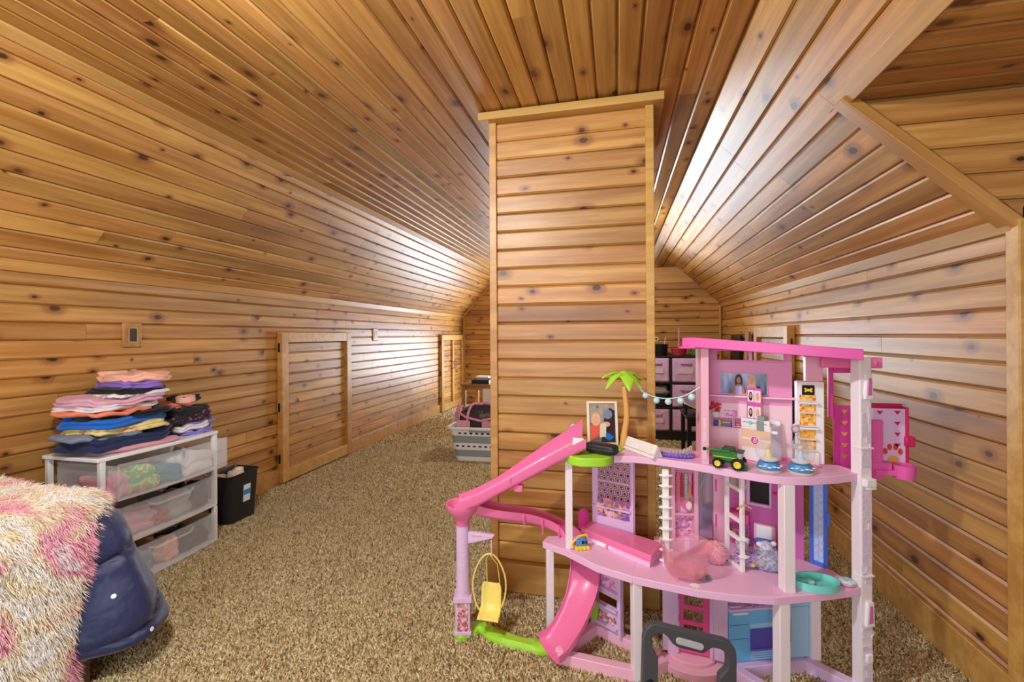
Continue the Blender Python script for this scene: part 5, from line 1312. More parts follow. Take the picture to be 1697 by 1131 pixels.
# blanket: long-pile strands over a draped base
ramp_mat('pastel_fur', [(0.30, '#fbe9b8'), (0.40, '#fffdfb'), (0.47, '#fff3d6'), (0.55, '#fbb0cf'), (0.62, '#fffafa'), (0.72, '#d6defc')], (5.5, 4.6, 5.5), 3.0, 0.9, dist=0.2)
MATS['pastel_fur'].node_tree.nodes['Principled BSDF'].inputs['Sheen Weight'].default_value = 0.4
def drape(s, t):
    """s across the bed and down its side, t along it"""
    L0, L1, L2 = 0.70, 0.20, 0.46; q = s * (L0 + L1 + L2)
    if q < L0: x, z = -2.62 + q, 0.640 + 0.006 * sin(q * 9)
    elif q < L0 + L1: a = (q - L0) / L1 * pi / 2; x, z = -1.92 + 0.127 * sin(a), 0.513 + 0.127 * cos(a)
    else: x, z = -1.793 + 0.015 * sin(t * 9), 0.513 - (q - L0 - L1)
    hem = 1.325 if q < L0 else 1.325 - 0.135 * min(1, (q - L0) / 0.2) - 0.06 * max(0, (q - L0 - 0.2) / 0.46)
    y = 0.55 + (hem - 0.55) * t
    if q < L0 + L1:
        e = max(0, (y - (hem - 0.10)) / 0.10); z -= 0.045 * e * e
    n_ = mnoise.noise((x * 4, y * 4, z * 4)); return Vector((x, y, z + 0.012 * n_))
bk = thing('fluffy_blanket', 'fluffy long-pile blanket in pastel pink, cream and lavender on the bed', 'blanket', (-2.2, 0.9, 0.0), world=True)
obj('blanket_base', MB().grid(lambda s, t: tuple(drape(s, t)), 60, 40), 'pastel_fur', bk, solid=0.01, angle=180)
RH = random.Random(21); vs, fs = [], []
for k in range(46000):
    s, t = RH.random(), 1 - 0.62 * RH.random() ** 1.15
    p = drape(s, t); e = 0.004
    a = drape(min(1, s + e), t) - drape(max(0, s - e), t); b = drape(s, min(1, t + e)) - drape(s, max(0, t - e))
    nn = a.cross(b).normalized()
    if nn.z < 0 and s < 0.6: nn = -nn
    if nn.x < 0 and s >= 0.6: nn = -nn
    cl = mnoise.noise((p.x * 24, p.y * 24, p.z * 24)); cl2 = mnoise.noise((p.x * 24 + 9, p.y * 24, p.z * 24 + 4))
    d = nn * 0.55 + Vector((0.55 * cl + RH.uniform(-0.3, 0.3) + 0.30, 0.55 * cl2 + RH.uniform(-0.3, 0.3), -0.42 + RH.uniform(-0.2, 0.15)))
    if t > 0.97: d += Vector((0.15, 0.5, 0))
    d.normalize(); ln = RH.uniform(0.026, 0.046); w_ = 0.0011
    sd = d.cross(Vector((RH.uniform(-1, 1), RH.uniform(-1, 1), RH.uniform(-1, 1)))).normalized() * w_
    m_ = p + d * ln * 0.55 + nn * 0.004; tip = p + d * ln + Vector((0, 0, -0.008)); k0 = len(vs)
    vs += [p - sd, p + sd, m_ + sd * 0.9, m_ - sd * 0.9, tip]
    fs += [(k0, k0 + 1, k0 + 2, k0 + 3), (k0 + 3, k0 + 2, k0 + 4)]
me = bpy.data.meshes.new('pile'); me.from_pydata([tuple(v) for v in vs], [], fs); me.materials.append(MATS['pastel_fur'])
fo = bpy.data.objects.new('pile', me); COL.objects.link(fo); fo.parent = bk; fo.matrix_parent_inverse = Matrix.Translation(bk.location).inverted(); fo['kind'] = 'stuff'
# ------------------------------------------------------------------ collapsible basket with the duffel bag
simple('basket_white', '#e8e6e2', 0.45); simple('basket_grey', '#8e9a9c', 0.5)
bk2 = thing('laundry_basket', 'white and grey collapsible laundry basket left of the pier', 'basket', (-1.27, 4.25, 0), rotz=0.05)
wb_, db_ = 0.62, 0.42
def rr4(k, z): return [(x, y, z) for x, y in rrect(wb_ * k, db_ * k, 0.06, 5)]
bands = [('basket_white', 0.80, 0.0, 0.83, 0.05), ('basket_grey', 0.825, 0.05, 0.865, 0.115), ('basket_white', 0.87, 0.115, 0.90, 0.18), ('basket_grey', 0.895, 0.18, 0.935, 0.25), ('basket_white', 0.94, 0.25, 1.0, 0.325)]
for m_, k0, z0, k1, z1 in bands:
    rg = [rr4(k0, z0), rr4(k1, z1), rr4(k1 - 0.02, z1), rr4(k0 - 0.02, z0)]
    if z0 == 0: rg = [rr4(0.01, 0.0)] + [rr4(k0, 0.0), rr4(k1, z1), rr4(k1 - 0.02, z1), rr4(k0 - 0.02, 0.006), rr4(0.01, 0.006)]
    obj('basket_band', MB().loft(rg, cap=(z0 == 0)), m_, bk2)
obj('basket_rim', MB().ring_prism(rrect(wb_ * 1.06, db_ * 1.08, 0.07, 5), rrect(wb_ * 0.98, db_ * 0.98, 0.06, 5), 0.31, 0.335), 'basket_white', bk2, bevel=0.004)
for zq, kk, n_ in ((0.15, 0.885, 9), (0.275, 0.965, 8)):
    for i in range(n_):
        x = (i - (n_ - 1) / 2) * 0.055
        obj('slot', MB().prism(ell(0.016, 0.008, 12), -0.003, 0.0015, TR(x, -db_ / 2 * kk - 0.001, zq, 0, pi / 2)), 'black_iron', bk2)
obj('handle_insert', MB().box(-0.10, 0.10, -db_ / 2 * 1.075, -db_ / 2 * 1.0, 0.29, 0.337), 'basket_grey', bk2, bevel=0.006)
ramp_mat('bag_camo', [(0.0, '#1b181b'), (0.55, '#241f22'), (0.62, '#6b5a58'), (0.68, '#221e20')], (9, 9, 9), 3, 0.7)
simple('bag_pink', '#d98aa4', 0.6, var=0.1)
bag = thing('duffel_bag', 'black and pink patterned duffel bag lying in the laundry basket', 'bag', (-1.27, 4.24, 0.06), rotz=0.05)
rg = []
for i in range(15):
    t = i / 14 * 2 - 1; k = (1 - abs(t) ** 4) ** 0.35 if abs(t) < 1 else 0.05
    k = max(k, 0.12)
    rg.append([(t * 0.255, 0.155 * k * abs(cos(a)) ** 0.7 * (1 if cos(a) > 0 else -1), 0.235 + 0.225 * k * abs(sin(a)) ** 0.8 * (1 if sin(a) > 0 else -1) * (1 + 0.05 * mnoise.noise((t * 4, a, 0)))) for a in [2 * pi * j / 20 for j in range(20)]])
obj('bag_body', MB().loft(rg), 'bag_camo', bag, angle=180)
for x in (-0.13, 0.13):
    obj('strap', MB().tube(smoothpath([(x, -0.162, 0.22), (x, -0.152, 0.33), (x * 0.95, -0.12, 0.41), (x * 0.7, -0.07, 0.475), (0, -0.05, 0.485 if x > 0 else 0.475)], 16), 0.013, 6), 'bag_pink', bag)
obj('piping', MB().tube([(-0.235, -0.10, 0.40), (-0.15, -0.145, 0.36), (0, -0.162, 0.33), (0.15, -0.15, 0.36), (0.235, -0.10, 0.40)], 0.011, 6), 'bag_pink', bag)
obj('end_piping', MB().tube([(-0.225, 0.11 * cos(a), 0.25 + 0.19 * sin(a)) for a in [2 * pi * j / 22 for j in range(22)]], 0.010, 6, closed=True), 'bag_pink', bag)
for x in (-0.165, 0.08):
    obj('side_pocket', MB().prism(rrect(0.13, 0.075, 0.015, 3), 0, 0.008, TR(x, -0.156, 0.292, 0, pi / 2)), 'f_rose', bag, bevel=0.003)
obj('shoulder_strap', MB().tube([(-0.24, -0.02, 0.46), (-0.275, -0.03, 0.36), (-0.27, -0.03, 0.295)], 0.018, 6), 'bag_pink', bag)

# ------------------------------------------------------------------ low table with papers in the far left corner
tb = thing('low_table', 'low wooden table against the far gable wall left of the pier', 'table', (-1.55, 6.55, 0))
obj('table_top', MB().box(-0.65, 0.75, -0.42, 0.30, 0.475, 0.50), 'table_wood', tb, bevel=0.003)
obj('apron', MB().box(-0.60, 0.70, -0.36, -0.34, 0.41, 0.475), 'table_wood', tb)
for x, y in ((-0.60, -0.37), (0.70, -0.37), (-0.60, 0.25), (0.70, 0.25)): obj('leg', MB().box(x - 0.025, x + 0.025, y - 0.025, y + 0.025, 0, 0.475), 'table_wood', tb, bevel=0.002)
simple('board_white', '#dcdad4', 0.5); simple('paper', '#f2f2f0', 0.7)
wp = obj('white_panel', MB().box(-0.5, 0.6, -0.012, 0.012, 0, 0.45), 'board_white', None, bevel=0.003); wp.location = (-1.33, 6.05, 0)
tag(wp, 'plain white panel leaning in front of the low table', 'panel')
def bookstack(items, x, y, z, grp):
    for nm, m_, dx, dy, h, sx, sy, rz, lab, cat in items:
        o = obj(nm, MB().box(-sx / 2, sx / 2, -sy / 2, sy / 2, 0, h), m_, None, bevel=min(0.003, h * 0.3)); o.location = (x + dx, y + dy, z); o.rotation_euler = (0, 0, rz)
        tag(o, lab, cat, grp); z += h + 0.0006
bookstack([('book', 'p_black', 0, 0, 0.05, 0.26, 0.2, 0.05, 'thick black book under the papers on the low table', 'book'), ('book', 'f_denim', 0.05, 0, 0.03, 0.22, 0.17, 0.12, 'grey-blue book above the black book on the low table', 'book'),
           ('magazine', 'paper', 0.03, 0, 0.022, 0.20, 0.15, -0.1, 'white magazines topmost on the low table', 'magazine')], -1.93, 6.33, 0.5005, 'books on the low table')
pp = obj('paper_sheet', MB().grid(lambda u, v: ((u - 0.5) * 0.30, (v - 0.5) * 0.21, 0.006 + 0.02 * u * u), 6, 4), 'paper', None, solid=0.001); pp.location = (-1.55, 6.35, 0.5); tag(pp, 'curled white sheets of paper on the low table beside the pier', 'paper')
tube_ = obj('glue_bottle', MB().lathe([(0.02, 0), (0.022, 0.05), (0.008, 0.065), (0.005, 0.085)], 14), 'label_blue', None); tube_.location = (-1.745, 6.30, 0.5005); tag(tube_, 'small blue-bodied glue bottle standing on the low table', 'bottle')
fig = obj('glue_bottle', MB().lathe([(0.018, 0), (0.02, 0.055), (0.009, 0.07), (0.006, 0.10)], 14), 'f_cream', None); fig.location = (-1.67, 6.28, 0.5005); tag(fig, 'cream glue bottle beside the blue one on the low table', 'bottle')

# ------------------------------------------------------------------ cube storage unit
simple('shelf_dark', '#2a2426', 0.5); simple('bin_fabric', '#ecc4ee', 0.7, var=0.08, scale=20, bump=0.2, bscale=60); simple('bin_label', '#efe4ec', 0.6)
SY = 5.34
dvx = AT(1112, 650, Y=SY).x; cw = 0.315
zr = [AT(1112, v, Y=SY).z for v in (590, 634, 675, 715)]
un = thing('cube_shelf', 'dark cube storage shelf with pink fabric bins right of the pier', 'shelf', (dvx, SY + 0.15, 0), world=True)
x0, x1 = dvx - 2 * cw, dvx + cw
obj('top_board', MB().box(x0 - 0.008, x1 + 0.008, SY, SY + 0.29, zr[0] - 0.016, zr[0]), 'shelf_dark', un, bevel=0.001)
for z in (zr[1], zr[2], zr[3]): obj('shelf_board', MB().box(x0, x1, SY, SY + 0.29, z - 0.016, z), 'shelf_dark', un, bevel=0.001)
for i in range(4): obj('upright', MB().box(x0 + i * cw - 0.008, x0 + i * cw + 0.008, SY - 0.001, SY + 0.29, 0, zr[0] - 0.016), 'shelf_dark', un, bevel=0.001)
obj('plinth', MB().box(x0 + 0.01, x1 - 0.01, SY + 0.01, SY + 0.28, 0, zr[3] - 0.016), 'shelf_dark', un)
obj('back_panel', MB().box(x0, x1, SY + 0.284, SY + 0.29, 0.02, zr[0] - 0.016), 'shelf_dark', un)
names_r = ['top', 'middle', 'bottom']
for r in range(3):
    for c in (1, 2):
        if (r, c) == (1, 1): continue
        xc = x0 + (c + 0.5) * cw; zb = zr[r + 1] + 0.001; hh = zr[r] - 0.016 - zb - 0.012
        b = thing('fabric_bin', 'pink fabric storage bin in the %s row, %s column of the cube shelf' % (names_r[r], ['', 'pier-side', 'right-hand'][c]), 'bin', (xc, SY, zb), group='pink bins in the cube shelf')
        w_ = cw / 2 - 0.016
        def face(u, v, w_=w_, hh=hh, s=r * 2 + c): return ((u * 2 - 1) * w_, 0.012 + 0.007 * mnoise.noise((u * 5, v * 4, s)) - 0.006 * sin(pi * u) * sin(pi * v), v * hh)
        obj('bin_front', MB().grid(face, 14, 12), 'bin_fabric', b, solid=0.006, angle=180)
        obj('bin_sides', MB().box(-w_, -w_ + 0.006, 0.016, 0.26, 0, hh).box(w_ - 0.006, w_, 0.016, 0.26, 0, hh).box(-w_ + 0.006, w_ - 0.006, 0.254, 0.26, 0, hh).box(-w_ + 0.006, w_ - 0.006, 0.016, 0.254, 0, 0.006), 'bin_fabric', b)
        obj('label_window', MB().box(-w_ * 0.62, w_ * 0.55, -0.004, 0.002, hh * 0.36, hh * 0.56), 'bin_label', b, bevel=0.001) if not (r == 2 and c == 2) and not (r == 1) else None
        obj('handle_tab', MB().tube([(-w_ * 0.4, 0.0, hh * 0.80), (-w_ * 0.36, -0.014, hh * 0.78), (w_ * 0.36, -0.014, hh * 0.78), (w_ * 0.4, 0.0, hh * 0.80)], 0.009, 6), 'bin_fabric', b)
xc = x0 + 1.5 * cw; zb = zr[2] + 0.001
for k, (m_, h, zo, lab) in enumerate((('f_brown', 0.06, 0.0, 'dark brown folded blanket at the bottom of the open shelf cell'), ('f_char', 0.07, 0.062, 'charcoal garment folded in the open shelf cell'), ('f_grey', 0.09, 0.135, 'grey bundled garment topmost in the open shelf cell'))):
    garment('folded_garment', m_, (xc, SY + 0.12, zb + zo), (cw * 0.82, 0.20, h), 0.1 * k, 2, 160 + k, label=lab, group='clothes in the cube shelf')
zt = zr[0] + 0.0005
pot = thing('plant_pot', 'black pot with a yellow flower on the cube shelf', 'pot', (AT(1094, 580, Y=SY + 0.1).x, SY + 0.1, zt))
obj('pot_body', MB().lathe([(0.075, 0), (0.09, 0.13), (0.083, 0.13), (0.07, 0.02)], 20), 'p_black', pot)
obj('stem', MB().tube([(-0.03, 0, 0.02), (-0.045, -0.02, 0.19)], 0.004, 6), 'p_lime', pot)
obj('petals', MB().prism([((0.034 if i % 2 else 0.018) * cos(2 * pi * i / 16), (0.034 if i % 2 else 0.018) * sin(2 * pi * i / 16)) for i in range(16)], -0.003, 0.003, TR(-0.045, -0.03, 0.19, 0, pi / 2 - 0.2)), 'p_yellow', pot)
obj('flower_eye', MB().ball((-0.045, -0.036, 0.19), 0.012, 10, 7), 'f_brown', pot)
obj('spoon', MB().tube([(0.03, -0.03, 0.03), (0.055, -0.04, 0.21)], 0.004, 6), 'p_white', pot)
bb_ = thing('wicker_basket', 'small red-pink wicker basket with a tall handle on the cube shelf', 'basket', (AT(1125, 588, Y=SY + 0.08).x, SY + 0.08, zt), rotz=pi / 2 - 0.1)
simple('wicker', '#d8445c', 0.5)
wm = MB()
for i in range(7): wm.tube([((0.055 + 0.005 * i + 0.003 * (-1) ** (k + i)) * cos(2 * pi * k / 24), (0.055 + 0.005 * i + 0.003 * (-1) ** (k + i)) * sin(2 * pi * k / 24), 0.006 + 0.012 * i) for k in range(24)], 0.0055, 5, closed=True)
obj('woven_wall', wm.lathe([(0.05, 0), (0.082, 0.085), (0.078, 0.085), (0.045, 0.004)], 24), 'wicker', bb_)
obj('handle', MB().tube([(0.08, 0, 0.08)] + [(0.08 * cos(t), 0, 0.12 + 0.19 * sin(t)) for t in [pi * i / 12 for i in range(13)]] + [(-0.08, 0, 0.08)], 0.008, 8), 'f_rose', bb_)
for nm, m_, dz, lab in (('toy_block', 'p_lime', 0.0, 'green toy block under the orange one on the cube shelf'), ('toy_block', 'p_orange', 0.075, 'orange toy block stacked on the green one')):
    q = AT(1153, 588, Y=SY + 0.06)
    o = obj(nm, MB().box(-0.036, 0.036, -0.036, 0.036, 0, 0.07).lathe([(0.018, 0.07), (0.018, 0.078)], 12), m_ if m_ != 'p_lime' else 'p_green', None, bevel=0.004) if False else None
simple('p_green', '#2f9a52', 0.35)
for k, (m_, lab) in enumerate((('p_green', 'green toy block under the orange one on the cube shelf'), ('p_orange', 'orange toy block stacked on the green one'))):
    q = AT(1153, 588, Y=SY + 0.06)
    b = thing('toy_block', lab, 'block', (q.x, SY + 0.06, zt + k * 0.0735), group='blocks on the cube shelf')
    obj('block_body', MB().box(-0.036, 0.036, -0.036, 0.036, 0, 0.073), m_, b, bevel=0.005)
    obj('side_stud', MB().ring_prism(ell(0.024, 0.024, 16), ell(0.014, 0.014, 16), 0, 0.004, TR(0, -0.036, 0.036, 0, pi / 2)), m_, b)

# ------------------------------------------------------------------ dark bench, tray and bookcase behind the dollhouse
simple('bench_black', '#201e20', 0.3); simple('steel', '#aab0b6', 0.3, metal=0.3)
q0 = AT(1138, 691, z=0.45)
be = thing('bench', 'black wooden bench in front of the cube shelf', 'bench', (q0.x + 0.16, q0.y + 0.12, 0))
obj('seat', MB().box(-0.16, 0.19, -0.12, 0.33, 0.425, 0.45), 'bench_black', be, bevel=0.003)
obj('apron', MB().box(-0.14, 0.17, -0.10, -0.085, 0.36, 0.425), 'bench_black', be)
for x, y in ((-0.135, -0.095), (0.165, -0.095), (-0.135, 0.305), (0.165, 0.305)): obj('leg', MB().box(x - 0.018, x + 0.018, y - 0.018, y + 0.018, 0, 0.425), 'bench_black', be, bevel=0.002)
tr = thing('tilted_tray', 'dark tray with a white rim tilted over the black bench', 'tray', (q0.x + 0.18, q0.y + 0.25, 0.452))
Mt = Matrix.Rotation(radians(24), 4, 'Y')
obj('tray_base', MB().box(-0.20, 0.0, -0.12, 0.12, 0.0, 0.012, Matrix.Translation((0.0, 0, 0.0)) @ Mt).box(-0.012, 0.012, -0.10, 0.10, -0.0, 0.004), 'bench_black', tr)
obj('tray_rim', MB().ring_prism(rrect(0.20, 0.24, 0.01, 2, -0.10), rrect(0.18, 0.22, 0.008, 2, -0.10), 0.012, 0.026, Mt), 'p_white', tr)
obj('tray_stand', MB().box(-0.17, -0.15, -0.08, 0.08, 0, 0.066), 'bench_black', tr)
bc = thing('bookcase', 'dark low bookcase against the right wall behind the dollhouse', 'bookcase', (1.05, 3.62, 0))
for x in (-0.125, 0.105): pass
obj('side', MB().box(-0.13, 0.115, -0.32, -0.30, 0, 0.85), 'f_brown', bc); obj('side', MB().box(-0.13, 0.115, 0.30, 0.32, 0, 0.85), 'f_brown', bc)
for z in (0.02, 0.30, 0.56, 0.83): obj('shelf_board', MB().box(-0.13, 0.115, -0.30, 0.30, z, z + 0.02), 'f_brown', bc)
obj('back_panel', MB().box(0.105, 0.115, -0.30, 0.30, 0.04, 0.83), 'f_brown', bc)
bookstack([('magazine', 'paper', 0, 0, 0.03, 0.18, 0.24, 0.1, 'pale magazines stacked on the dark bookcase', 'magazine'), ('magazine', 'f_cream', 0, 0.0, 0.022, 0.17, 0.22, -0.1, 'cream magazine on the stack on the dark bookcase', 'magazine'), ('pouch', 'p_black', 0, 0, 0.055, 0.16, 0.20, 0.05, 'black pouch on top of the magazines on the bookcase', 'pouch')], 1.02, 3.42, 0.8505, 'stack on the dark bookcase')
# planks and picture leaning behind the roof window
pk = obj('plank', MB().box(-0.008, 0.008, -0.06, 0.06, 0, 1.22, Matrix.Rotation(0.06, 4, 'Y')), 'table_wood', None, bevel=0.002); pk.location = (1.08, 4.45, 0); tag(pk, 'pale plank leaning on the right wall behind the dollhouse window', 'plank')
bd_ = obj('dark_board', MB().box(-0.012, 0.012, -0.17, 0.17, 0, 1.19, Matrix.Rotation(0.05, 4, 'Y')), 'p_black', None, bevel=0.002); bd_.location = (1.085, 4.80, 0); tag(bd_, 'dark board leaning on the right wall beyond the plank', 'board')
# ------------------------------------------------------------------ things standing on the dollhouse: top deck
def atop(u, v, z): p = AT(u, v, z=z); return (p.x, p.y, z)
ZT = Z3 + 0.0006; ZG = Z3 + 0.0036; ZM = Z2 + 0.0006
# photo frame
simple('frame_cream', '#efe2cc', 0.4); simple('photo_bg', '#6c6a78', 0.4, var=0.3, scale=30); simple('shirt_red', '#e05a48', 0.5)
fl_, fr_ = AT(974, 738, z=ZG), AT(1025, 738, z=ZG)
w = Wall((fl_.x, fl_.y), (fr_.x, fr_.y)); FH = AT(1000, 666, pl=(w.p, w.q)).z - ZG; FW = w.len
pf = thing('photo_frame', 'cream framed photograph of two people standing on the green garden deck', 'photo frame', (fl_.x, fl_.y, ZG)); pf.rotation_euler = (0, 0, atan2(w.a.y, w.a.x))
Ft = Matrix.Rotation(radians(-9), 4, 'X')
def fbox(a, b, c, d, e, f_): return MB().box(a * FW, b * FW, c, d, e * FH, f_ * FH, Ft)
for nm, bx in (('frame_side', (0, 0.08, 0, 1)), ('frame_side', (0.92, 1, 0, 1)), ('frame_rail', (0.08, 0.92, 0, 0.055)), ('frame_rail', (0.08, 0.92, 0.945, 1))):
    obj(nm, fbox(bx[0], bx[1], -0.004, 0.008, bx[2], bx[3]), 'frame_cream', pf, bevel=0.001)
ph = obj('photograph', fbox(0.08, 0.92, 0.0, 0.004, 0.055, 0.945), 'photo_bg', pf)
F2 = Ft @ Matrix(((1, 0, 0, 0), (0, 0, -1, 0), (0, 1, 0, 0), (0, 0, 0, 1)))
def flat(name, poly, h, m_): obj(name, MB().prism([(x * FW, y * FH) for x, y in poly], 0, h, F2), m_, ph)
simple('photo_wall', '#a89888', 0.5, var=0.25, scale=40)
flat('photo_wall', [(0.10, 0.5), (0.9, 0.5), (0.9, 0.93), (0.10, 0.93)], 0.0003, 'photo_wall')
flat('photo_coat', [(0.45, 0.07), (0.91, 0.07), (0.91, 0.78), (0.75, 0.85), (0.60, 0.72), (0.52, 0.45)], 0.0006, 'f_brown')
flat('photo_shirt', [(0.09, 0.10), (0.09, 0.42), (0.22, 0.50), (0.40, 0.50), (0.50, 0.40), (0.36, 0.20)], 0.0009, 'shirt_red')
flat('photo_hair', [(0.29 + 0.15 * cos(t), 0.58 + 0.15 * sin(t)) for t in [2 * pi * i / 20 for i in range(20)]], 0.0011, 'hair_pale')
flat('photo_face', [(0.29 + 0.10 * cos(t), 0.575 + 0.115 * sin(t)) for t in [2 * pi * i / 20 for i in range(20)]], 0.0014, 'skin_b')
flat('photo_hood', [(0.68 + 0.15 * cos(t), 0.70 + 0.11 * sin(t)) for t in [2 * pi * i / 20 for i in range(20)]], 0.0011, 'f_denim')
flat('photo_hands', [(0.62 + 0.13 * cos(t), 0.47 + 0.06 * sin(t)) for t in [2 * pi * i / 16 for i in range(16)]], 0.0014, 'skin_b')
flat('photo_blue_bag', [(0.42, 0.22), (0.72, 0.10), (0.88, 0.18), (0.58, 0.32)], 0.0014, 'f_royal')
flat('photo_clock', [(0.34 + 0.05 * cos(t), 0.87 + 0.035 * sin(t)) for t in [2 * pi * i / 16 for i in range(16)]], 0.0014, 'photo_bg')
obj('easel_leg', MB().box(0.4 * FW, 0.6 * FW, 0.012, 0.016, 0.0, 0.5 * FH, Matrix.Rotation(radians(14), 4, 'X')), 'frame_cream', pf)
# black spectacle case
bcase = thing('spectacle_case', 'black clamshell spectacle case on the green garden deck beside the slide', 'case', atop(997, 752, ZG)); bcase.rotation_euler = (0, 0, -0.42)
def capsule(L, wd, h, z0, k0, n=18):
    out = []
    for i in range(n + 1):
        t = i / n * 2 - 1; k = max(0.30, (1 - abs(t) ** 7) ** 0.5)
        out.append([(t * L / 2, wd / 2 * k * (abs(cos(a)) ** 0.55) * (1 if cos(a) >= 0 else -1), z0 + h * k * max(0, sin(a)) ** 0.75 * k0 if k0 > 0 else z0 - h * k * (max(0, sin(a)) ** 0.75)) for a in [pi * j / 12 for j in range(13)]])
    return out
simple('leatherette', '#201f20', 0.4, bump=0.3, bscale=260)
ln_ = 0.135
obj('case_lid', MB().loft(capsule(ln_, 0.055, 0.020, 0.021, 1.0), closed=True), 'leatherette', bcase, angle=60)
obj('case_body', MB().loft(capsule(ln_, 0.055, 0.0195, 0.0195, -1.0), closed=True), 'leatherette', bcase, angle=60)
obj('case_seam', MB().loft(capsule(ln_ * 0.985, 0.053, 0.002, 0.0193, 1.0), closed=True), 'p_grey', bcase, angle=60)
# white card and purple doll hanger
cd_ = thing('card', 'small white card standing behind the top of the slide', 'card', atop(958, 744, ZG), rotz=-0.1)
obj('card_sheet', MB().box(-0.022, 0.022, -0.0006, 0.0006, 0, 0.042, Matrix.Rotation(-0.1, 4, 'X')), 'paper', cd_); obj('card_foot', MB().box(-0.022, 0.022, -0.0, 0.016, 0, 0.001), 'paper', cd_)
cl0 = AT(950, 736, z=ZG)
ps = thing('keepsake_stand', 'clear stand with a purple pendant beside the framed photograph', 'ornament', (cl0.x, cl0.y, ZG))
simple('clear_plastic', '#f4f0f6', 0.1, alpha=0.28)
obj('clear_plate', MB().box(-0.015, 0.015, -0.001, 0.001, 0, 0.085), 'clear_plastic', ps); obj('stand_foot', MB().box(-0.015, 0.015, -0.012, 0.012, 0, 0.003), 'clear_plastic', ps)
obj('pendant_loop', MB().tube([(0.017 * cos(t), -0.002, 0.072 + 0.016 * sin(t)) for t in [pi * i / 12 for i in range(13)]], 0.0014, 6), 'p_purple', ps)
obj('pendant', MB().prism([(-0.011, 0.072), (0.012, 0.072), (0.004, 0.044), (-0.004, 0.044)], 0, 0.002, Matrix(((1, 0, 0, 0), (0, 0, -1, 0), (0, 1, 0, 0), (0, 0, 0, 1)))), 'p_purple', ps)
obj('pendant_drop', MB().prism([(-0.006, 0.030), (0.0, 0.038), (0.006, 0.030), (0.0, 0.016)], 0, 0.002, Matrix(((1, 0, 0, 0), (0, 0, -1, 0), (0, 1, 0, 0), (0, 0, 0, 1)))), 'p_purple', ps)
# white triangular case
simple('case_white', '#ece6e0', 0.5, var=0.05, scale=60); simple('case_edge', '#c9a690', 0.5)
tp = [AT(1030, 742, z=ZT), AT(1070, 757, z=ZT), AT(1094, 755, z=ZT)]
ax = (tp[1] - tp[0]); La = ax.length
tc_ = thing('triangular_case', 'white triangular folding spectacle case between the palm and the tiara', 'case', (tp[0].x, tp[0].y, ZT)); tc_.rotation_euler = (0, 0, atan2(ax.y, ax.x))
wd3 = 0.052
Mtri = Matrix(((0, 0, 1, 0), (1, 0, 0, 0), (0, 1, 0, 0), (0, 0, 0, 1)))
obj('case_body', MB().prism([(0, 0), (wd3, 0), (wd3 / 2, wd3 * 0.87)], 0, La * 1.25, Mtri), 'case_white', tc_, bevel=0.002)
nf_ = Vector((0, -0.87, 0.5))
Mfl = Matrix(((1, 0, 0, 0), (0, 0.5, -0.87, 0), (0, 0.87, 0.5, 0), (0, 0, 0, 1)))
obj('case_flap', MB().box(0.001, La * 1.249, 0.014, wd3 * 1.01, 0.0, 0.002, Mfl), 'case_white', tc_, bevel=0.001)
obj('flap_edge', MB().box(0.0, La * 1.25, 0.012, 0.014, 0.0, 0.0022, Mfl), 'case_edge', tc_)
obj('end_print', MB().prism([(0.005, 0.004), (wd3 - 0.005, 0.004), (wd3 / 2, wd3 * 0.80)], La * 1.25, La * 1.25 + 0.0008, Mtri), 'board_white', tc_)
# tiara
ti = thing('tiara', 'purple toy tiara set with silver glitter at the front of the pink deck', 'tiara', atop(1122, 757, ZT), rotz=-0.1)
simple('glitter', '#d8d4d0', 0.2, metal=0.6, var=0.6, scale=500)
obj('tiara_band', MB().loft([[(0.058 * cos(a), 0.03 * sin(a) - 0.0, 0.004 + zz * (1 + 0.15 * sin(a * 9))) if i else (0.055 * cos(a), 0.028 * sin(a), 0.0) for i, zz in ((0, 0), (1, 0.008), (2, 0.012))] for a in [pi + pi * k / 20 for k in range(21)]], closed=False), 'p_purple', ti, solid=0.003)
for k in range(13):
    a = pi + pi * (k + 0.5) / 13
    obj('scallop', MB().ball((0.059 * cos(a), 0.031 * sin(a), 0.008), (0.0052, 0.004, 0.006), 8, 6), 'p_purple', ti)
for k in range(11):
    a = pi + pi * (k + 1) / 12; h_ = 0.010 + 0.022 * (k / 11) ** 1.5
    obj('crystal', MB().ball((0.05 * cos(a), 0.022 * sin(a), 0.012 + h_ * 0.5), (0.006, 0.004, h_ * 0.7), 7, 5), 'glitter', ti, angle=10)
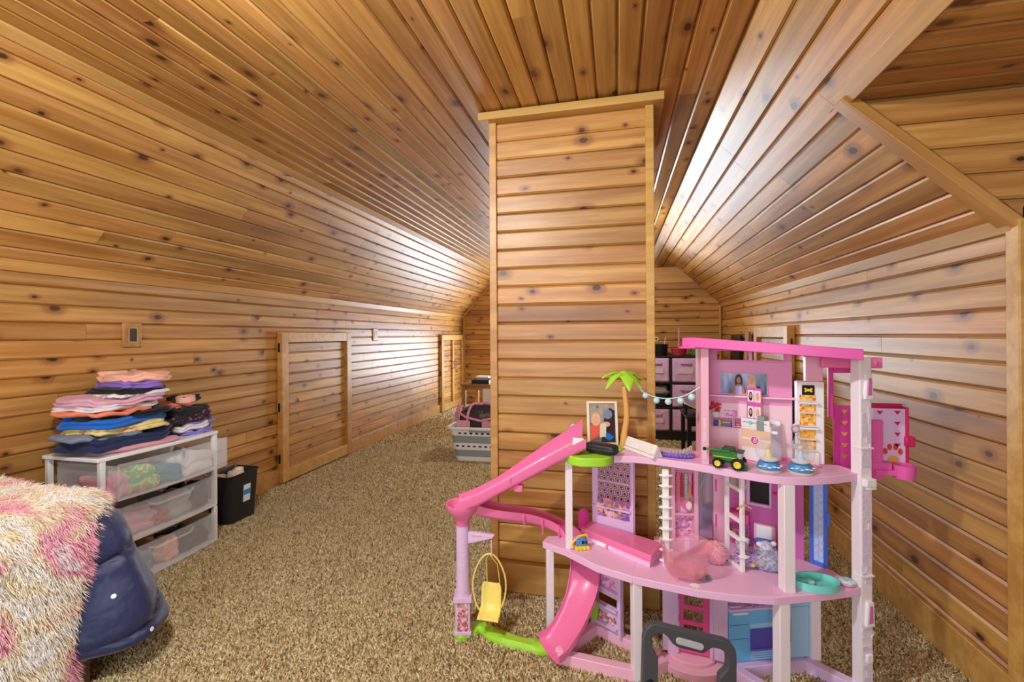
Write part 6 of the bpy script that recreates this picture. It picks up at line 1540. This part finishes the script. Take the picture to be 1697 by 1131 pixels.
# combine harvester
simple('deere_green', '#2c7a34', 0.3, coat=0.3); simple('deere_dark', '#1d4a24', 0.4); simple('tyre', '#1a1918', 0.7); simple('wheel_yellow', '#f2d838', 0.35)
wa_, wb2 = AT(1189, 776, z=ZT), AT(1222, 781, z=ZT)
dv = wb2 - wa_; BL = dv.length
cmb = thing('toy_combine', 'green toy combine harvester with yellow wheels at the deck edge', 'toy', (wa_.x, wa_.y, ZT)); cmb.rotation_euler = (0, 0, atan2(dv.y, dv.x) + 0.0)
def wheel(x, y, r, t_):
    M_ = TR(x, y, r, 0, pi / 2)
    ty = obj('tyre', MB().lathe([(r * 0.60, -t_), (r * 0.94, -t_), (r, -t_ * 0.6), (r, t_ * 0.6), (r * 0.94, t_), (r * 0.60, t_)], 24, M_, cap=False), 'tyre', cmb)
    obj('rim', MB().lathe([(0.001, t_ * 0.55), (r * 0.3, t_ * 0.5), (r * 0.36, t_ * 0.9), (r * 0.62, t_ * 0.95), (r * 0.62, -t_ * 0.9), (0.001, -t_ * 0.9)], 20, M_, cap=False), 'wheel_yellow', ty)
    tr_ = MB()
    for k in range(16): tr_.box(-0.0012, 0.0012, -0.0012, 0.0016, -t_ * 0.95, t_ * 0.95, M_ @ Matrix.Rotation(2 * pi * k / 16, 4, 'Z') @ Matrix.Translation((0, r, 0)))
    obj('tread', tr_, 'tyre', ty)['kind'] = 'stuff'
r1, r2 = 0.0165, 0.0195
wheel(0, 0.004, r1, 0.006); wheel(BL, 0.004, r2, 0.007); wheel(0, 0.058, r1, 0.006); wheel(BL, 0.058, r2, 0.007)
FX = Matrix(((1, 0, 0, 0), (0, 0, 1, 0), (0, 1, 0, 0), (0, 0, 0, 1)))
def side_poly(name, poly, y0, y1, m_, bv=0.002, par=None): return obj(name, MB().prism(poly, y0, y1, FX), m_, par or cmb, bevel=bv)
s_ = BL / 0.0745
side_poly('body', [(x * s_, z) for x, z in ((-0.022, 0.034), (-0.024, 0.052), (-0.018, 0.060), (0.020, 0.062), (0.070, 0.058), (0.072, 0.030), (0.040, 0.026), (0.0, 0.030))], 0.008, 0.054, 'deere_green')
side_poly('grain_tank', [(x * s_, z) for x, z in ((0.014, 0.060), (0.017, 0.070), (0.060, 0.069), (0.064, 0.058))], 0.010, 0.052, 'deere_dark')
side_poly('cab', [(x * s_, z) for x, z in ((0.071, 0.034), (0.070, 0.058), (0.092, 0.057), (0.089, 0.036))], 0.010, 0.052, 'steel')
side_poly('cab_roof', [(x * s_, z) for x, z in ((0.068, 0.058), (0.068, 0.062), (0.093, 0.061), (0.095, 0.057))], 0.006, 0.056, 'deere_dark')
side_poly('chassis', [(x * s_, z) for x, z in ((-0.01, 0.016), (-0.01, 0.03), (0.075, 0.032), (0.085, 0.018))], 0.018, 0.046, 'deere_dark', 0.001)
side_poly('feeder_house', [(x * s_, z) for x, z in ((0.082, 0.010), (0.080, 0.028), (0.105, 0.018), (0.107, 0.002), (0.098, 0.002))], 0.016, 0.046, 'deere_green', 0.001)
obj('auger', MB().tube([(0.045 * s_, 0.006, 0.060), (0.0 * s_, 0.004, 0.061), (-0.045 * s_, 0.002, 0.061)], 0.0032, 8), 'deere_green', cmb)
obj('auger_spout', MB().box(-0.056 * s_, -0.044 * s_, -0.003, 0.007, 0.055, 0.065), 'tyre', cmb, bevel=0.001)
obj('stripe', MB().box(-0.018 * s_, 0.07 * s_, 0.0068, 0.0078, 0.0375, 0.0395, Matrix.Rotation(0.0, 4, 'Y')), 'wheel_yellow', cmb)
# carton toy with round badge
simple('carton_white', '#f2efec', 0.5); simple('carton_peach', '#eec7a6', 0.5); simple('carton_lav', '#dcd8ee', 0.5); simple('badge_pink', '#d8559c', 0.4)
c1, c2, c3 = AT(1229, 760, z=ZT), AT(1277, 771, z=ZT), AT(1295, 762, z=ZT)
dv = c2 - c1; CW = dv.length; CDp = min(0.075, (c3 - c2).length)
ct = thing('toy_carton', 'white and peach toy carton with a pink badge behind the snow globe', 'toy', (c1.x, c1.y, ZT)); ct.rotation_euler = (0, 0, atan2(dv.y, dv.x))
CH = AT(1229, 692, Y=c1.y).z - ZT
obj('carton_body', MB().box(0, CW, 0, CDp, 0, CH * 0.86), 'carton_white', ct, bevel=0.002)
obj('carton_side', MB().box(CW, CW + 0.001, 0.003, CDp - 0.003, 0.003, CH * 0.84), 'carton_lav', ct)
obj('carton_lid', MB().box(-0.001, CW * 0.98, -0.002, 0.008, CH * 0.80, CH).box(0.0, CW, CDp - 0.006, CDp, CH * 0.86, CH * 0.96), 'carton_white', ct, bevel=0.001)
obj('lid_slot', MB().box(CW * 0.06, CW * 0.9, -0.003, -0.002, CH * 0.905, CH * 0.915), 'p_black', ct)
obj('slider', MB().lathe([(0.007, 0), (0.006, 0.004)], 18, TR(CW * 0.33, -0.003, CH * 0.91, 0, pi / 2)), 'p_teal', ct)
obj('peach_band', MB().box(-0.0006, CW + 0.0002, -0.0012, 0.0, CH * 0.32, CH * 0.50).box(-0.0006, CW + 0.0002, -0.0012, 0.0, CH * 0.54, CH * 0.76), 'carton_peach', ct)
Mb = TR(CW * 0.48, -0.0012, CH * 0.50, 0, pi / 2)
bdg = obj('badge', MB().lathe([(0.0155, 0), (0.0155, 0.0012)], 28, Mb), 'carton_white', ct)
obj('badge_disc', MB().lathe([(0.0135, 0.0012), (0.0135, 0.002)], 28, Mb), 'badge_pink', bdg)
obj('badge_letter', text_mb('B', 0.024, Mb @ Matrix.Translation((0, 0, 0.002)), 0.0005, shear=0.25), 'carton_white', bdg)
obj('side_knob', MB().tube([(CW, 0.012, CH * 0.74), (CW + 0.014, 0.012, CH * 0.74)], 0.006, 10).ball((CW + 0.014, 0.012, CH * 0.74), 0.007, 10, 7), 'carton_white', ct)
ss = thing('sticker_sheet', 'pink sheet of four doll pictures standing in the toy carton', 'sheet', (c1.x, c1.y, ZT + CH * 0.861)); ss.rotation_euler = ct.rotation_euler
shh = AT(1245, 643, Y=c1.y).z - ZT - CH * 0.861
x0s, x1s = CW * 0.08, CW * 0.60
so = obj('sheet_card', MB().box(x0s, x1s, 0.022, 0.0235, 0, shh), 'p_roof', ss)
for i in range(2):
    for j in range(2):
        a0, b0_ = x0s + (x1s - x0s) * (0.08 + 0.46 * i), shh * (0.16 + 0.45 * j)
        obj('picture', MB().box(a0, a0 + (x1s - x0s) * 0.40, 0.0212, 0.022, b0_, b0_ + shh * 0.32), 'paper', so)
        obj('picture_hair', MB().prism(ell((x1s - x0s) * 0.13, shh * 0.13, 14, a0 + (x1s - x0s) * 0.20, b0_ + shh * 0.15), 0, 0.0004, TR(0, 0.0212, 0, 0, pi / 2)), ['hair_pale', 'hair_dark'][(i + j) % 2] if j else ['f_brown', 'hair_pale'][i], so)
        obj('picture_face', MB().prism(ell((x1s - x0s) * 0.07, shh * 0.07, 12, a0 + (x1s - x0s) * 0.20, b0_ + shh * 0.17), 0, 0.0008, TR(0, 0.0212, 0, 0, pi / 2)), 'skin_b', so)
td = thing('tape_dispenser', 'small clear tape dispenser hooked on the toy carton', 'dispenser', (c1.x, c1.y, ZT + CH * 0.80)); td.rotation_euler = ct.rotation_euler
obj('dispenser_body', MB().box(CW * 0.56, CW * 0.80, -0.006, -0.0024, -0.006, 0.028).box(CW * 0.60, CW * 0.84, -0.0060, 0.016, CH * 0.201, CH * 0.201 + 0.014), 'basket_grey', td, bevel=0.001)
# snow globes
simple('globe_blue', '#4a8fc8', 0.35, var=0.25, scale=60); simple('globe_base', '#d9c8a8', 0.6); simple('globe_fig', '#e8d878', 0.4, var=0.3, scale=120)
for k, (u, v, lab, hairm) in enumerate(((1274, 781, 'snow globe with a pale figure nearest the toy combine', 'globe_fig'), (1327, 785, 'snow globe with a yellow-haired figure in front of the white bakery cabinet', 'p_yellow'))):
    g = thing('snow_globe', lab, 'snow globe', atop(u, v - 1, ZT), group='snow globes on the pink deck')
    obj('foot', MB().lathe([(0.036, 0), (0.037, 0.005), (0.034, 0.007)], 28), 'globe_base', g)
    obj('base', MB().lathe([(0.034, 0.007), (0.036, 0.012), (0.033, 0.026), (0.029, 0.031)], 28), 'globe_blue', g)
    wv_ = MB()
    for i in range(6): wv_.ball((0.0355 * cos(-pi / 2 + (i - 2.5) * 0.4), 0.0355 * sin(-pi / 2 + (i - 2.5) * 0.4), 0.018 + 0.003 * (i % 2)), (0.007, 0.002, 0.0025), 8, 5)
    obj('wave_relief', wv_, 'p_white', g)['kind'] = 'stuff'
    obj('dome', MB().ball((0, 0, 0.068), 0.0415, 28, 18), 'glass', g)
    obj('snow_bed', MB().lathe([(0.024, 0.034), (0.027, 0.040), (0.012, 0.046), (0.001, 0.047)], 20), 'paper', g)
    obj('figure_body', MB().lathe([(0.013, 0.044), (0.010, 0.056), (0.005, 0.066), (0.006, 0.072)], 14), 'p_sky' if k else 'globe_fig', g)
    obj('figure_head', MB().ball((0, 0, 0.078), 0.0072, 12, 8), 'skin_b', g)
    obj('figure_hair', MB().ball((0.0005, 0.002, 0.080), (0.0082, 0.0075, 0.0082), 12, 8), hairm, g)
# white bakery cabinet with its stool lamp
k1, k2, k3 = AT(1324, 769, z=ZT), AT(1368, 772, z=ZT), AT(1384, 768, z=ZT)
dv = k2 - k1; KW = dv.length
kb = thing('bakery_cabinet', 'tall white toy bakery cabinet with shelves of printed pastries', 'cabinet', (k1.x, k1.y, ZT)); kb.rotation_euler = (0, 0, atan2(dv.y, dv.x))
KH = AT(1345, 633, Y=(k1.y + k2.y) / 2).z - ZT; KD = 0.05
obj('cabinet_body', MB().box(0, KW, 0.004, KD, 0, KH), 'p_white', kb, bevel=0.004)
zf = lambda v: KH * (769 - v) / (769 - 633)
obj('display', MB().box(KW * 0.14, KW * 0.62, 0.001, 0.004, zf(655), zf(639)), 'p_black', kb, bevel=0.002)
obj('bone_sign', MB().box(KW * 0.28, KW * 0.48, -0.001, 0.001, zf(649), zf(645)).ball((KW * 0.27, 0, zf(645)), 0.004, 8, 6).ball((KW * 0.27, 0, zf(649)), 0.004, 8, 6).ball((KW * 0.49, 0, zf(645)), 0.004, 8, 6).ball((KW * 0.49, 0, zf(649)), 0.004, 8, 6), 'wheel_yellow', kb)
for v0, v1 in ((664, 655), (683, 671), (705, 686), (726, 712), (744, 730)):
    obj('pastry_tray', MB().box(KW * 0.05, KW * 0.66, 0.002, 0.004, zf(v0), zf(v1)), 'food_print', kb)
    obj('tray_ledge', MB().box(KW * 0.02, KW * 0.68, -0.010, 0.004, zf(v0 + 1.5), zf(v0 + 0.2)), 'p_white', kb, bevel=0.0005)
for v0 in (669, 711): obj('awning', MB().box(KW * 0.0, KW * 0.72, -0.013, 0.004, zf(v0), zf(v0 - 3)), 'p_white', kb, bevel=0.001)
obj('plinth', MB().box(-0.002, KW * 0.76, -0.006, 0.004, 0.0, zf(749)), 'p_white', kb, bevel=0.002)
st_ = AT(1316, 744, Y=k1.y - 0.012)
obj('sign_arm', MB().tube([(KW * 0.02, 0.0, zf(703)), (-0.012, -0.004, zf(704)), (-0.02, -0.008, zf(706))], 0.004, 8), 'p_white', kb)
obj('round_sign', MB().lathe([(0.013, -0.003), (0.0145, 0), (0.013, 0.003)], 22, TR(-0.012, -0.008, zf(711), 0, pi / 2)), 'steel', kb)
obj('sign_disc', MB().lathe([(0.009, 0.003), (0.009, 0.0035)], 18, TR(-0.012, -0.008, zf(711), 0, pi / 2)), 'p_rose', kb)
obj('hanging_pan', MB().lathe([(0.001, 0.0), (0.018, 0.001), (0.022, 0.007), (0.020, 0.007), (0.001, 0.003)], 20, TR(-0.006, -0.014, zf(741), 0, 0.15, -0.15)), 'steel', kb)
obj('pan_stay', MB().tube([(-0.026, -0.014, zf(738)), (-0.012, -0.010, zf(720)), (0.012, -0.014, zf(738))], 0.0012, 5), 'steel', kb)
# clear pink tray behind the combine
ct2 = obj('clear_tray', MB().loft([rr3(0.05, 0.04, 0.0, 0.006), rr3(0.058, 0.046, 0.014, 0.006), rr3(0.055, 0.043, 0.014, 0.006), rr3(0.047, 0.037, 0.002, 0.006)]), 'p_clearpink', None); ct2.location = atop(1163, 757, ZT); tag(ct2, 'small clear pink tray between the tiara and the combine', 'tray')

# ------------------------------------------------------------------ first floor things
# digger train
dg_ = thing('toy_digger', 'blue and yellow toy digger with a raised boom by the slide platform', 'toy', atop(962, 909, ZM), rotz=0.35)
simple('toy_blue', '#5a8fd0', 0.35); simple('toy_yellow', '#f0c030', 0.35)
obj('track_frame', MB().box(-0.026, 0.030, -0.016, 0.016, 0.004, 0.014), 'toy_yellow', dg_, bevel=0.002)
for k in range(4):
    for y in (-0.018, 0.018): obj('wheel', MB().lathe([(0.0075, -0.003), (0.0075, 0.003)], 14, TR(-0.02 + 0.015 * k, y, 0.0076, 0, pi / 2)), 'wheel_yellow', dg_, bevel=0.001)
obj('cab', MB().box(-0.020, 0.026, -0.013, 0.013, 0.014, 0.038), 'toy_blue', dg_, bevel=0.003)
obj('cab_window', MB().box(0.002, 0.012, -0.0138, -0.013, 0.022, 0.034).box(0.015, 0.022, -0.0138, -0.013, 0.022, 0.034), 'p_black', dg_)
obj('cab_roof', MB().box(-0.016, 0.018, -0.011, 0.011, 0.038, 0.044), 'toy_blue', dg_, bevel=0.002)
obj('boom', MB().tube([(-0.034, -0.004, 0.012), (-0.030, -0.004, 0.028), (-0.008, -0.004, 0.047), (0.022, -0.004, 0.054), (0.028, -0.004, 0.046)], 0.005, 6), 'toy_yellow', dg_)
obj('bucket_arm', MB().box(-0.042, -0.028, -0.009, 0.003, 0.002, 0.014), 'p_rose', dg_, bevel=0.002)
# ribbon-wrapped packet
pk_ = thing('candy_packet', 'white and pink crumpled sweet wrapper beside the toy digger', 'wrapper', atop(1002, 908, ZM), rotz=-0.55)
obj('packet_body', MB().loft([[(t * 0.05, 0.016 * k * cos(a) + 0.004 * mnoise.noise((t * 5, a, 1)), 0.012 + 0.0115 * k * sin(a)) for a in [2 * pi * j / 12 for j in range(12)]] for t, k in ((-1, 0.5), (-0.8, 0.35), (-0.6, 0.9), (0, 1), (0.6, 0.9), (0.8, 0.35), (1, 0.6))]), 'paper', pk_, angle=30)
obj('packet_stripe', MB().loft([[(0.02 + t, 0.0168 * cos(a), 0.012 + 0.0118 * sin(a)) for a in [2 * pi * j / 12 for j in range(12)]] for t in (-0.006, 0.006)]), 'p_hot', pk_)
# clear pink bucket
bc_ = AT(1136, 952, z=ZM)
bu = thing('clear_bucket', 'transparent pink footed bucket on the middle floor of the dollhouse', 'bucket', (bc_.x, bc_.y, ZM))
rT = (AT(1182, 905, Y=bc_.y).x - AT(1092, 905, Y=bc_.y).x) / 2 * 0.93
zT_ = AT(1136, 900, Y=bc_.y).z - ZM
rB = rT * 0.86
obj('bucket_wall', MB().lathe([(0.001, 0.013), (rB * 0.9, 0.014), (rB, 0.022), (rT * 0.95, zT_ * 0.85), (rT * 1.08, zT_), (rT * 1.06, zT_ + 0.001), (rT * 0.93, zT_ * 0.85), (rB - 0.002, 0.024), (rB * 0.88, 0.0165), (0.001, 0.0155)], 40, cap=False), 'p_clearpink', bu)
for k in range(4):
    a = pi / 4 + pi / 2 * k + 0.2
    obj('foot', MB().ball((rB * 0.9 * cos(a), rB * 0.9 * sin(a), 0.009), (0.007, 0.007, 0.009), 10, 7), 'p_clearpink', bu)
for s2 in (-1, 1): obj('handle_lug', MB().tube([(s2 * rT * 1.02, -0.014, zT_), (s2 * (rT * 1.22), -0.010, zT_ + 0.004), (s2 * (rT * 1.22), 0.010, zT_ + 0.004), (s2 * rT * 1.02, 0.014, zT_)], 0.004, 8), 'p_clearpink', bu)
# furry ball and plush toys
def fur_ball(name, lab, cat, loc, r, mat, n, ln, seed, group=None, parts=()):
    t = thing(name, lab, cat, loc, group=group)
    obj('body', MB().ball((0, 0, r[2]), r, 18, 12), mat, t)
    R = random.Random(seed); vs, fs = [], []
    for k in range(n):
        z = R.uniform(-1, 1); a = R.uniform(0, 2 * pi); q = sqrt(1 - z * z); d = Vector((q * cos(a), q * sin(a), z))
        p = Vector((d.x * r[0], d.y * r[1], d.z * r[2] + r[2])); d = (d + Vector((R.uniform(-.5, .5), R.uniform(-.5, .5), R.uniform(-.5, .3)))).normalized()
        sd = d.cross(Vector((R.uniform(-1, 1), R.uniform(-1, 1), 0.3))).normalized() * 0.0011; tip = p + d * ln * R.uniform(0.5, 1)
        if tip.z < 0.0005: tip.z = 0.0005
        k0 = len(vs); vs += [tuple(p - sd), tuple(p + sd), tuple(tip)]; fs.append((k0, k0 + 1, k0 + 2))
    me = bpy.data.meshes.new('fur'); me.from_pydata(vs, [], fs); me.materials.append(MATS[mat]); o = bpy.data.objects.new('fur', me); COL.objects.link(o); o.parent = t; o['kind'] = 'stuff'
    for nm, m_, c_, rr_ in parts: obj(nm, MB().ball(c_, rr_, 12, 8), m_, t)
    return t
simple('fur_pink', '#f4b6c6', 0.9, var=0.08); ramp_mat('fur_purple', [(0.3, '#f4e2f0'), (0.48, '#b884c6'), (0.55, '#e6c8e8'), (0.68, '#8f5fae')], (60, 60, 60), 2, 0.9); ramp_mat('fur_mint', [(0.3, '#c8f0dc'), (0.48, '#b79ad0'), (0.58, '#d8e8e0'), (0.7, '#9a6fba')], (45, 45, 45), 2, 0.9)
simple('fur_grey', '#b4aeb4', 0.9, var=0.2, scale=60)
fur_ball('plush_ball', 'fluffy pink ball behind the clear bucket', 'plush toy', atop(1186, 933, ZM), (0.037, 0.034, 0.036), 'fur_pink', 2600, 0.008, 1, None, (('eye', 'p_black', (0.034, -0.018, 0.02), 0.003), ('ear', 'fur_pink', (0.0, 0.0, 0.070), (0.008, 0.007, 0.010))))
fur_ball('plush_toy', 'purple plush toy with a grey head behind the white partition', 'plush toy', (atop(1240, 941, ZM)[0], atop(1240, 941, ZM)[1] + 0.015, ZM), (0.042, 0.028, 0.030), 'fur_purple', 2600, 0.010, 2, None, (('head', 'fur_grey', (-0.014, 0.004, 0.064), (0.022, 0.020, 0.019)), ('ear', 'fur_grey', (-0.030, 0.004, 0.080), (0.008, 0.006, 0.009)), ('ear', 'fur_grey', (0.002, 0.004, 0.081), (0.008, 0.006, 0.009)), ('muzzle', 'f_char', (-0.016, -0.015, 0.060), (0.008, 0.006, 0.006)), ('foot', 'p_yellow', (0.012, -0.026, 0.016), (0.010, 0.008, 0.008))))
fur_ball('plush_toy', 'mint and purple plush toy beside the right front post', 'plush toy', (atop(1284, 950, ZM)[0] - 0.012, atop(1284, 950, ZM)[1] + 0.02, ZM), (0.046, 0.034, 0.036), 'fur_mint', 2800, 0.010, 3, None, (('head', 'fur_mint', (-0.008, 0.006, 0.076), (0.024, 0.021, 0.021)), ('ear', 'f_white', (-0.030, 0.004, 0.085), (0.010, 0.007, 0.009)), ('ear', 'f_white', (0.016, 0.004, 0.090), (0.010, 0.007, 0.009)), ('muzzle', 'fur_grey', (-0.014, -0.018, 0.062), (0.012, 0.009, 0.010)), ('paw', 'fur_grey', (-0.030, -0.026, 0.034), (0.014, 0.010, 0.014))))
# hanger on the partition
hg = thing('doll_hanger', 'tiny gold hanger hooked on the white partition', 'hanger', (0.424, 1.692, Z2 + 0.232), rotz=0.3)
obj('hanger_bar', MB().tube([(-0.027, 0, -0.006), (-0.016, 0, 0.0), (0, 0, 0.008), (0.016, 0, 0.0), (0.027, 0, -0.006)], 0.0028, 6), 'p_tan', hg); obj('hanger_hook', MB().tube([(0, 0, 0.008), (0, 0, 0.016), (0.004, 0.004, 0.020), (0.004, 0.009, 0.017)], 0.0014, 6), 'p_tan', hg)
# teal spiral tray
q0 = AT(1352, 972, z=ZM)
te = thing('teal_tray', 'aqua spiral-shaped doll pool tray at the deck corner', 'tray', (q0.x, q0.y, ZM), rotz=0.15)
sp_ = [(0.070 * cos(a) * (1 - 0.0 * a), 0.048 * sin(a)) for a in [2 * pi * k / 36 for k in range(36)]]
obj('tray_floor', MB().prism(sp_, 0, 0.004), 'p_teal', te)
wallp = [(0.068 * cos(a) * k, 0.046 * sin(a) * k, 0) for a, k in [(pi * 0.75 - 2 * pi * i / 40 * 0.93, 1.0) for i in range(41)]] + [(-0.050, -0.018, 0), (-0.030, -0.004, 0), (-0.016, 0.004, 0)]
wr_ = []
for i, p in enumerate(wallp):
    a_, b_ = Vector(wallp[max(0, i - 1)]), Vector(wallp[min(len(wallp) - 1, i + 1)]); t_ = (b_ - a_).normalized(); sd = Vector((t_.y, -t_.x, 0)) * 0.0022; P_ = Vector(p)
    wr_.append([tuple(P_ - sd), tuple(P_ + sd), tuple(P_ + sd + Vector((0, 0, 0.024))), tuple(P_ - sd + Vector((0, 0, 0.024)))])
obj('tray_wall', MB().loft(wr_), 'p_teal', te)
obj('tray_knob', MB().box(-0.028, -0.006, -0.008, 0.006, 0.004, 0.018), 'p_mint', te, bevel=0.003)
# iced biscuit, plate and bun
dn = thing('iced_biscuit', 'toy biscuit with mint icing and sprinkles by the tower', 'toy food', atop(1404, 969, ZM))
obj('biscuit', MB().lathe([(0.018, 0), (0.024, 0.004), (0.022, 0.010)], 22), 'f_rose', dn)
obj('icing', MB().loft([[(r_ * (1 + 0.06 * sin(7 * a)) * cos(a), r_ * (1 + 0.06 * sin(7 * a)) * sin(a), z) for a in [2 * pi * k / 28 for k in range(28)]] for r_, z in ((0.0225, 0.009), (0.0235, 0.012), (0.020, 0.016), (0.008, 0.018))]), 'p_mint', dn)
RS = random.Random(4); SPR = [(RS.uniform(-0.013, 0.013), RS.uniform(-0.013, 0.013)) for _ in range(9)]
for k in range(9): obj('sprinkle', MB().tube([(SPR[k][0], SPR[k][1], 0.0178), (SPR[k][0] + 0.003, SPR[k][1] + 0.001, 0.0178)], 0.0009, 5), ['p_red', 'p_purple', 'f_brown'][k % 3], dn)
pl_ = thing('toy_plate', 'pale blue toy plate in front of the clear bucket', 'plate', atop(1165, 959, ZM))
obj('plate_dish', MB().lathe([(0.001, 0.0), (0.018, 0.0), (0.026, 0.005), (0.0255, 0.006), (0.017, 0.002), (0.001, 0.002)], 26, cap=False), 'f_denim', pl_)
bn2 = obj('toy_bun', MB().ball((0, 0, 0.012), (0.014, 0.011, 0.0115), 16, 10).ball((-0.010, -0.004, 0.008), (0.008, 0.008, 0.0075), 12, 8), 'p_tan', None); p_ = atop(1166, 957, ZM); bn2.location = (p_[0], p_[1], ZM + 0.0026); tag(bn2, 'brown toy bun on the pale blue plate', 'toy food')
sn = obj('paper_star', MB().prism([((0.018 if i % 2 else 0.011) * cos(2 * pi * i / 14), (0.018 if i % 2 else 0.011) * sin(2 * pi * i / 14)) for i in range(14)], 0, 0.001), 'paper', None); sn.location = atop(1152, 971, ZM); tag(sn, 'white paper cut-out under the front foot of the bucket', 'paper')

# ------------------------------------------------------------------ folding step stool in the foreground
simple('stool_dark', '#4a4d52', 0.4, spec=0.5); simple('stool_grip', '#b9bbbb', 0.6)
w = Wall((0.067, 1.350), (0.330, 1.411))
stl = thing('step_stool', 'dark grey folding step stool handle in front of the dollhouse', 'step stool', (0.2, 1.40, 0), world=True)
sz = lambda u, v: w.sz(u, v)
outer = [(1063, 1131), (1065, 1055), (1068, 1042), (1074, 1034), (1084, 1031), (1140, 1045), (1200, 1059), (1210, 1064), (1216, 1073), (1218, 1084), (1218, 1131)]
inner = [(1190, 1131), (1190, 1119), (1203, 1105), (1203, 1086), (1198, 1077), (1190, 1072), (1178, 1070), (1170, 1075), (1165, 1079), (1160, 1079), (1120, 1069), (1113, 1064), (1104, 1052), (1098, 1047), (1086, 1046), (1080, 1051), (1078, 1060), (1080, 1070), (1089, 1087), (1089, 1131)]
po_ = [sz(*p) for p in outer]; pi_ = [sz(*p) for p in inner]
poly = [(po_[0][0] - 0.004, 0.0)] + po_ + [(po_[-1][0] + 0.004, 0.0), (pi_[0][0], 0.0)] + pi_ + [(pi_[-1][0], 0.0)]
obj('handle_frame', MB().prism(poly[::-1], -0.012, 0.012, w.M @ FACE), 'stool_dark', stl, bevel=0.003)
gc = sz(1140, 1062); ga = (sz(1162, 1068)[1] - sz(1118, 1056)[1]) / (sz(1162, 1068)[0] - sz(1118, 1056)[0])
gl = sz(1163, 1068)[0] - sz(1116, 1056)[0]
obj('grip_pad', MB().prism(rrect(gl, 0.019, 0.0092, 5), 0.012, 0.0165, w.M @ TR(gc[0], 0, gc[1]) @ FACE @ Matrix.Rotation(atan2(ga, 1), 4, 'Z')), 'stool_grip', stl, bevel=0.001)
for i, z in enumerate((0.115,)):
    obj('step_tread', MB().box(po_[0][0] + 0.03, po_[-1][0] - 0.03, -0.03, -0.013, z - 0.10, z + 0.035, w.M), 'stool_dark', stl, bevel=0.004)
q = sz(1075, 1128); obj('pivot', MB().lathe([(0.012, 0), (0.011, 0.004)], 18, w.M @ TR(q[0], 0.012, q[1], 0, -pi / 2)), 'p_black', stl)

# ------------------------------------------------------------------ window panes, clean-up
wm_ = (WX0 + WX1) / 2
for a_, b_ in ((WX0, wm_ - 0.02), (wm_ + 0.02, WX1)): obj('pane', MB().box(a_, b_, YB + 0.045, YB + 0.05, WZ0, WZ1), 'glass', win)
obj('pane', MB().box(FX0, FX1, YF - 0.06, YF - 0.055, FZ0, FZ1), 'glass', win2)
win3 = struct('window_3', MB().box(DOE - 0.02, DOE + 0.06, DW0 - 0.05, DW0, 0.70, 1.80).box(DOE - 0.02, DOE + 0.06, DW1, DW1 + 0.05, 0.70, 1.80).box(DOE - 0.02, DOE + 0.06, DW0, DW1, 0.70, 0.75).box(DOE - 0.02, DOE + 0.06, DW0, DW1, 1.75, 1.80), 'trim_pine', bevel=0.003)
obj('pane', MB().box(DOE + 0.04, DOE + 0.045, DW0, DW1, 0.75, 1.75), 'glass', win3)
for o in bpy.data.objects:
    if '_w' in o: del o['_w']
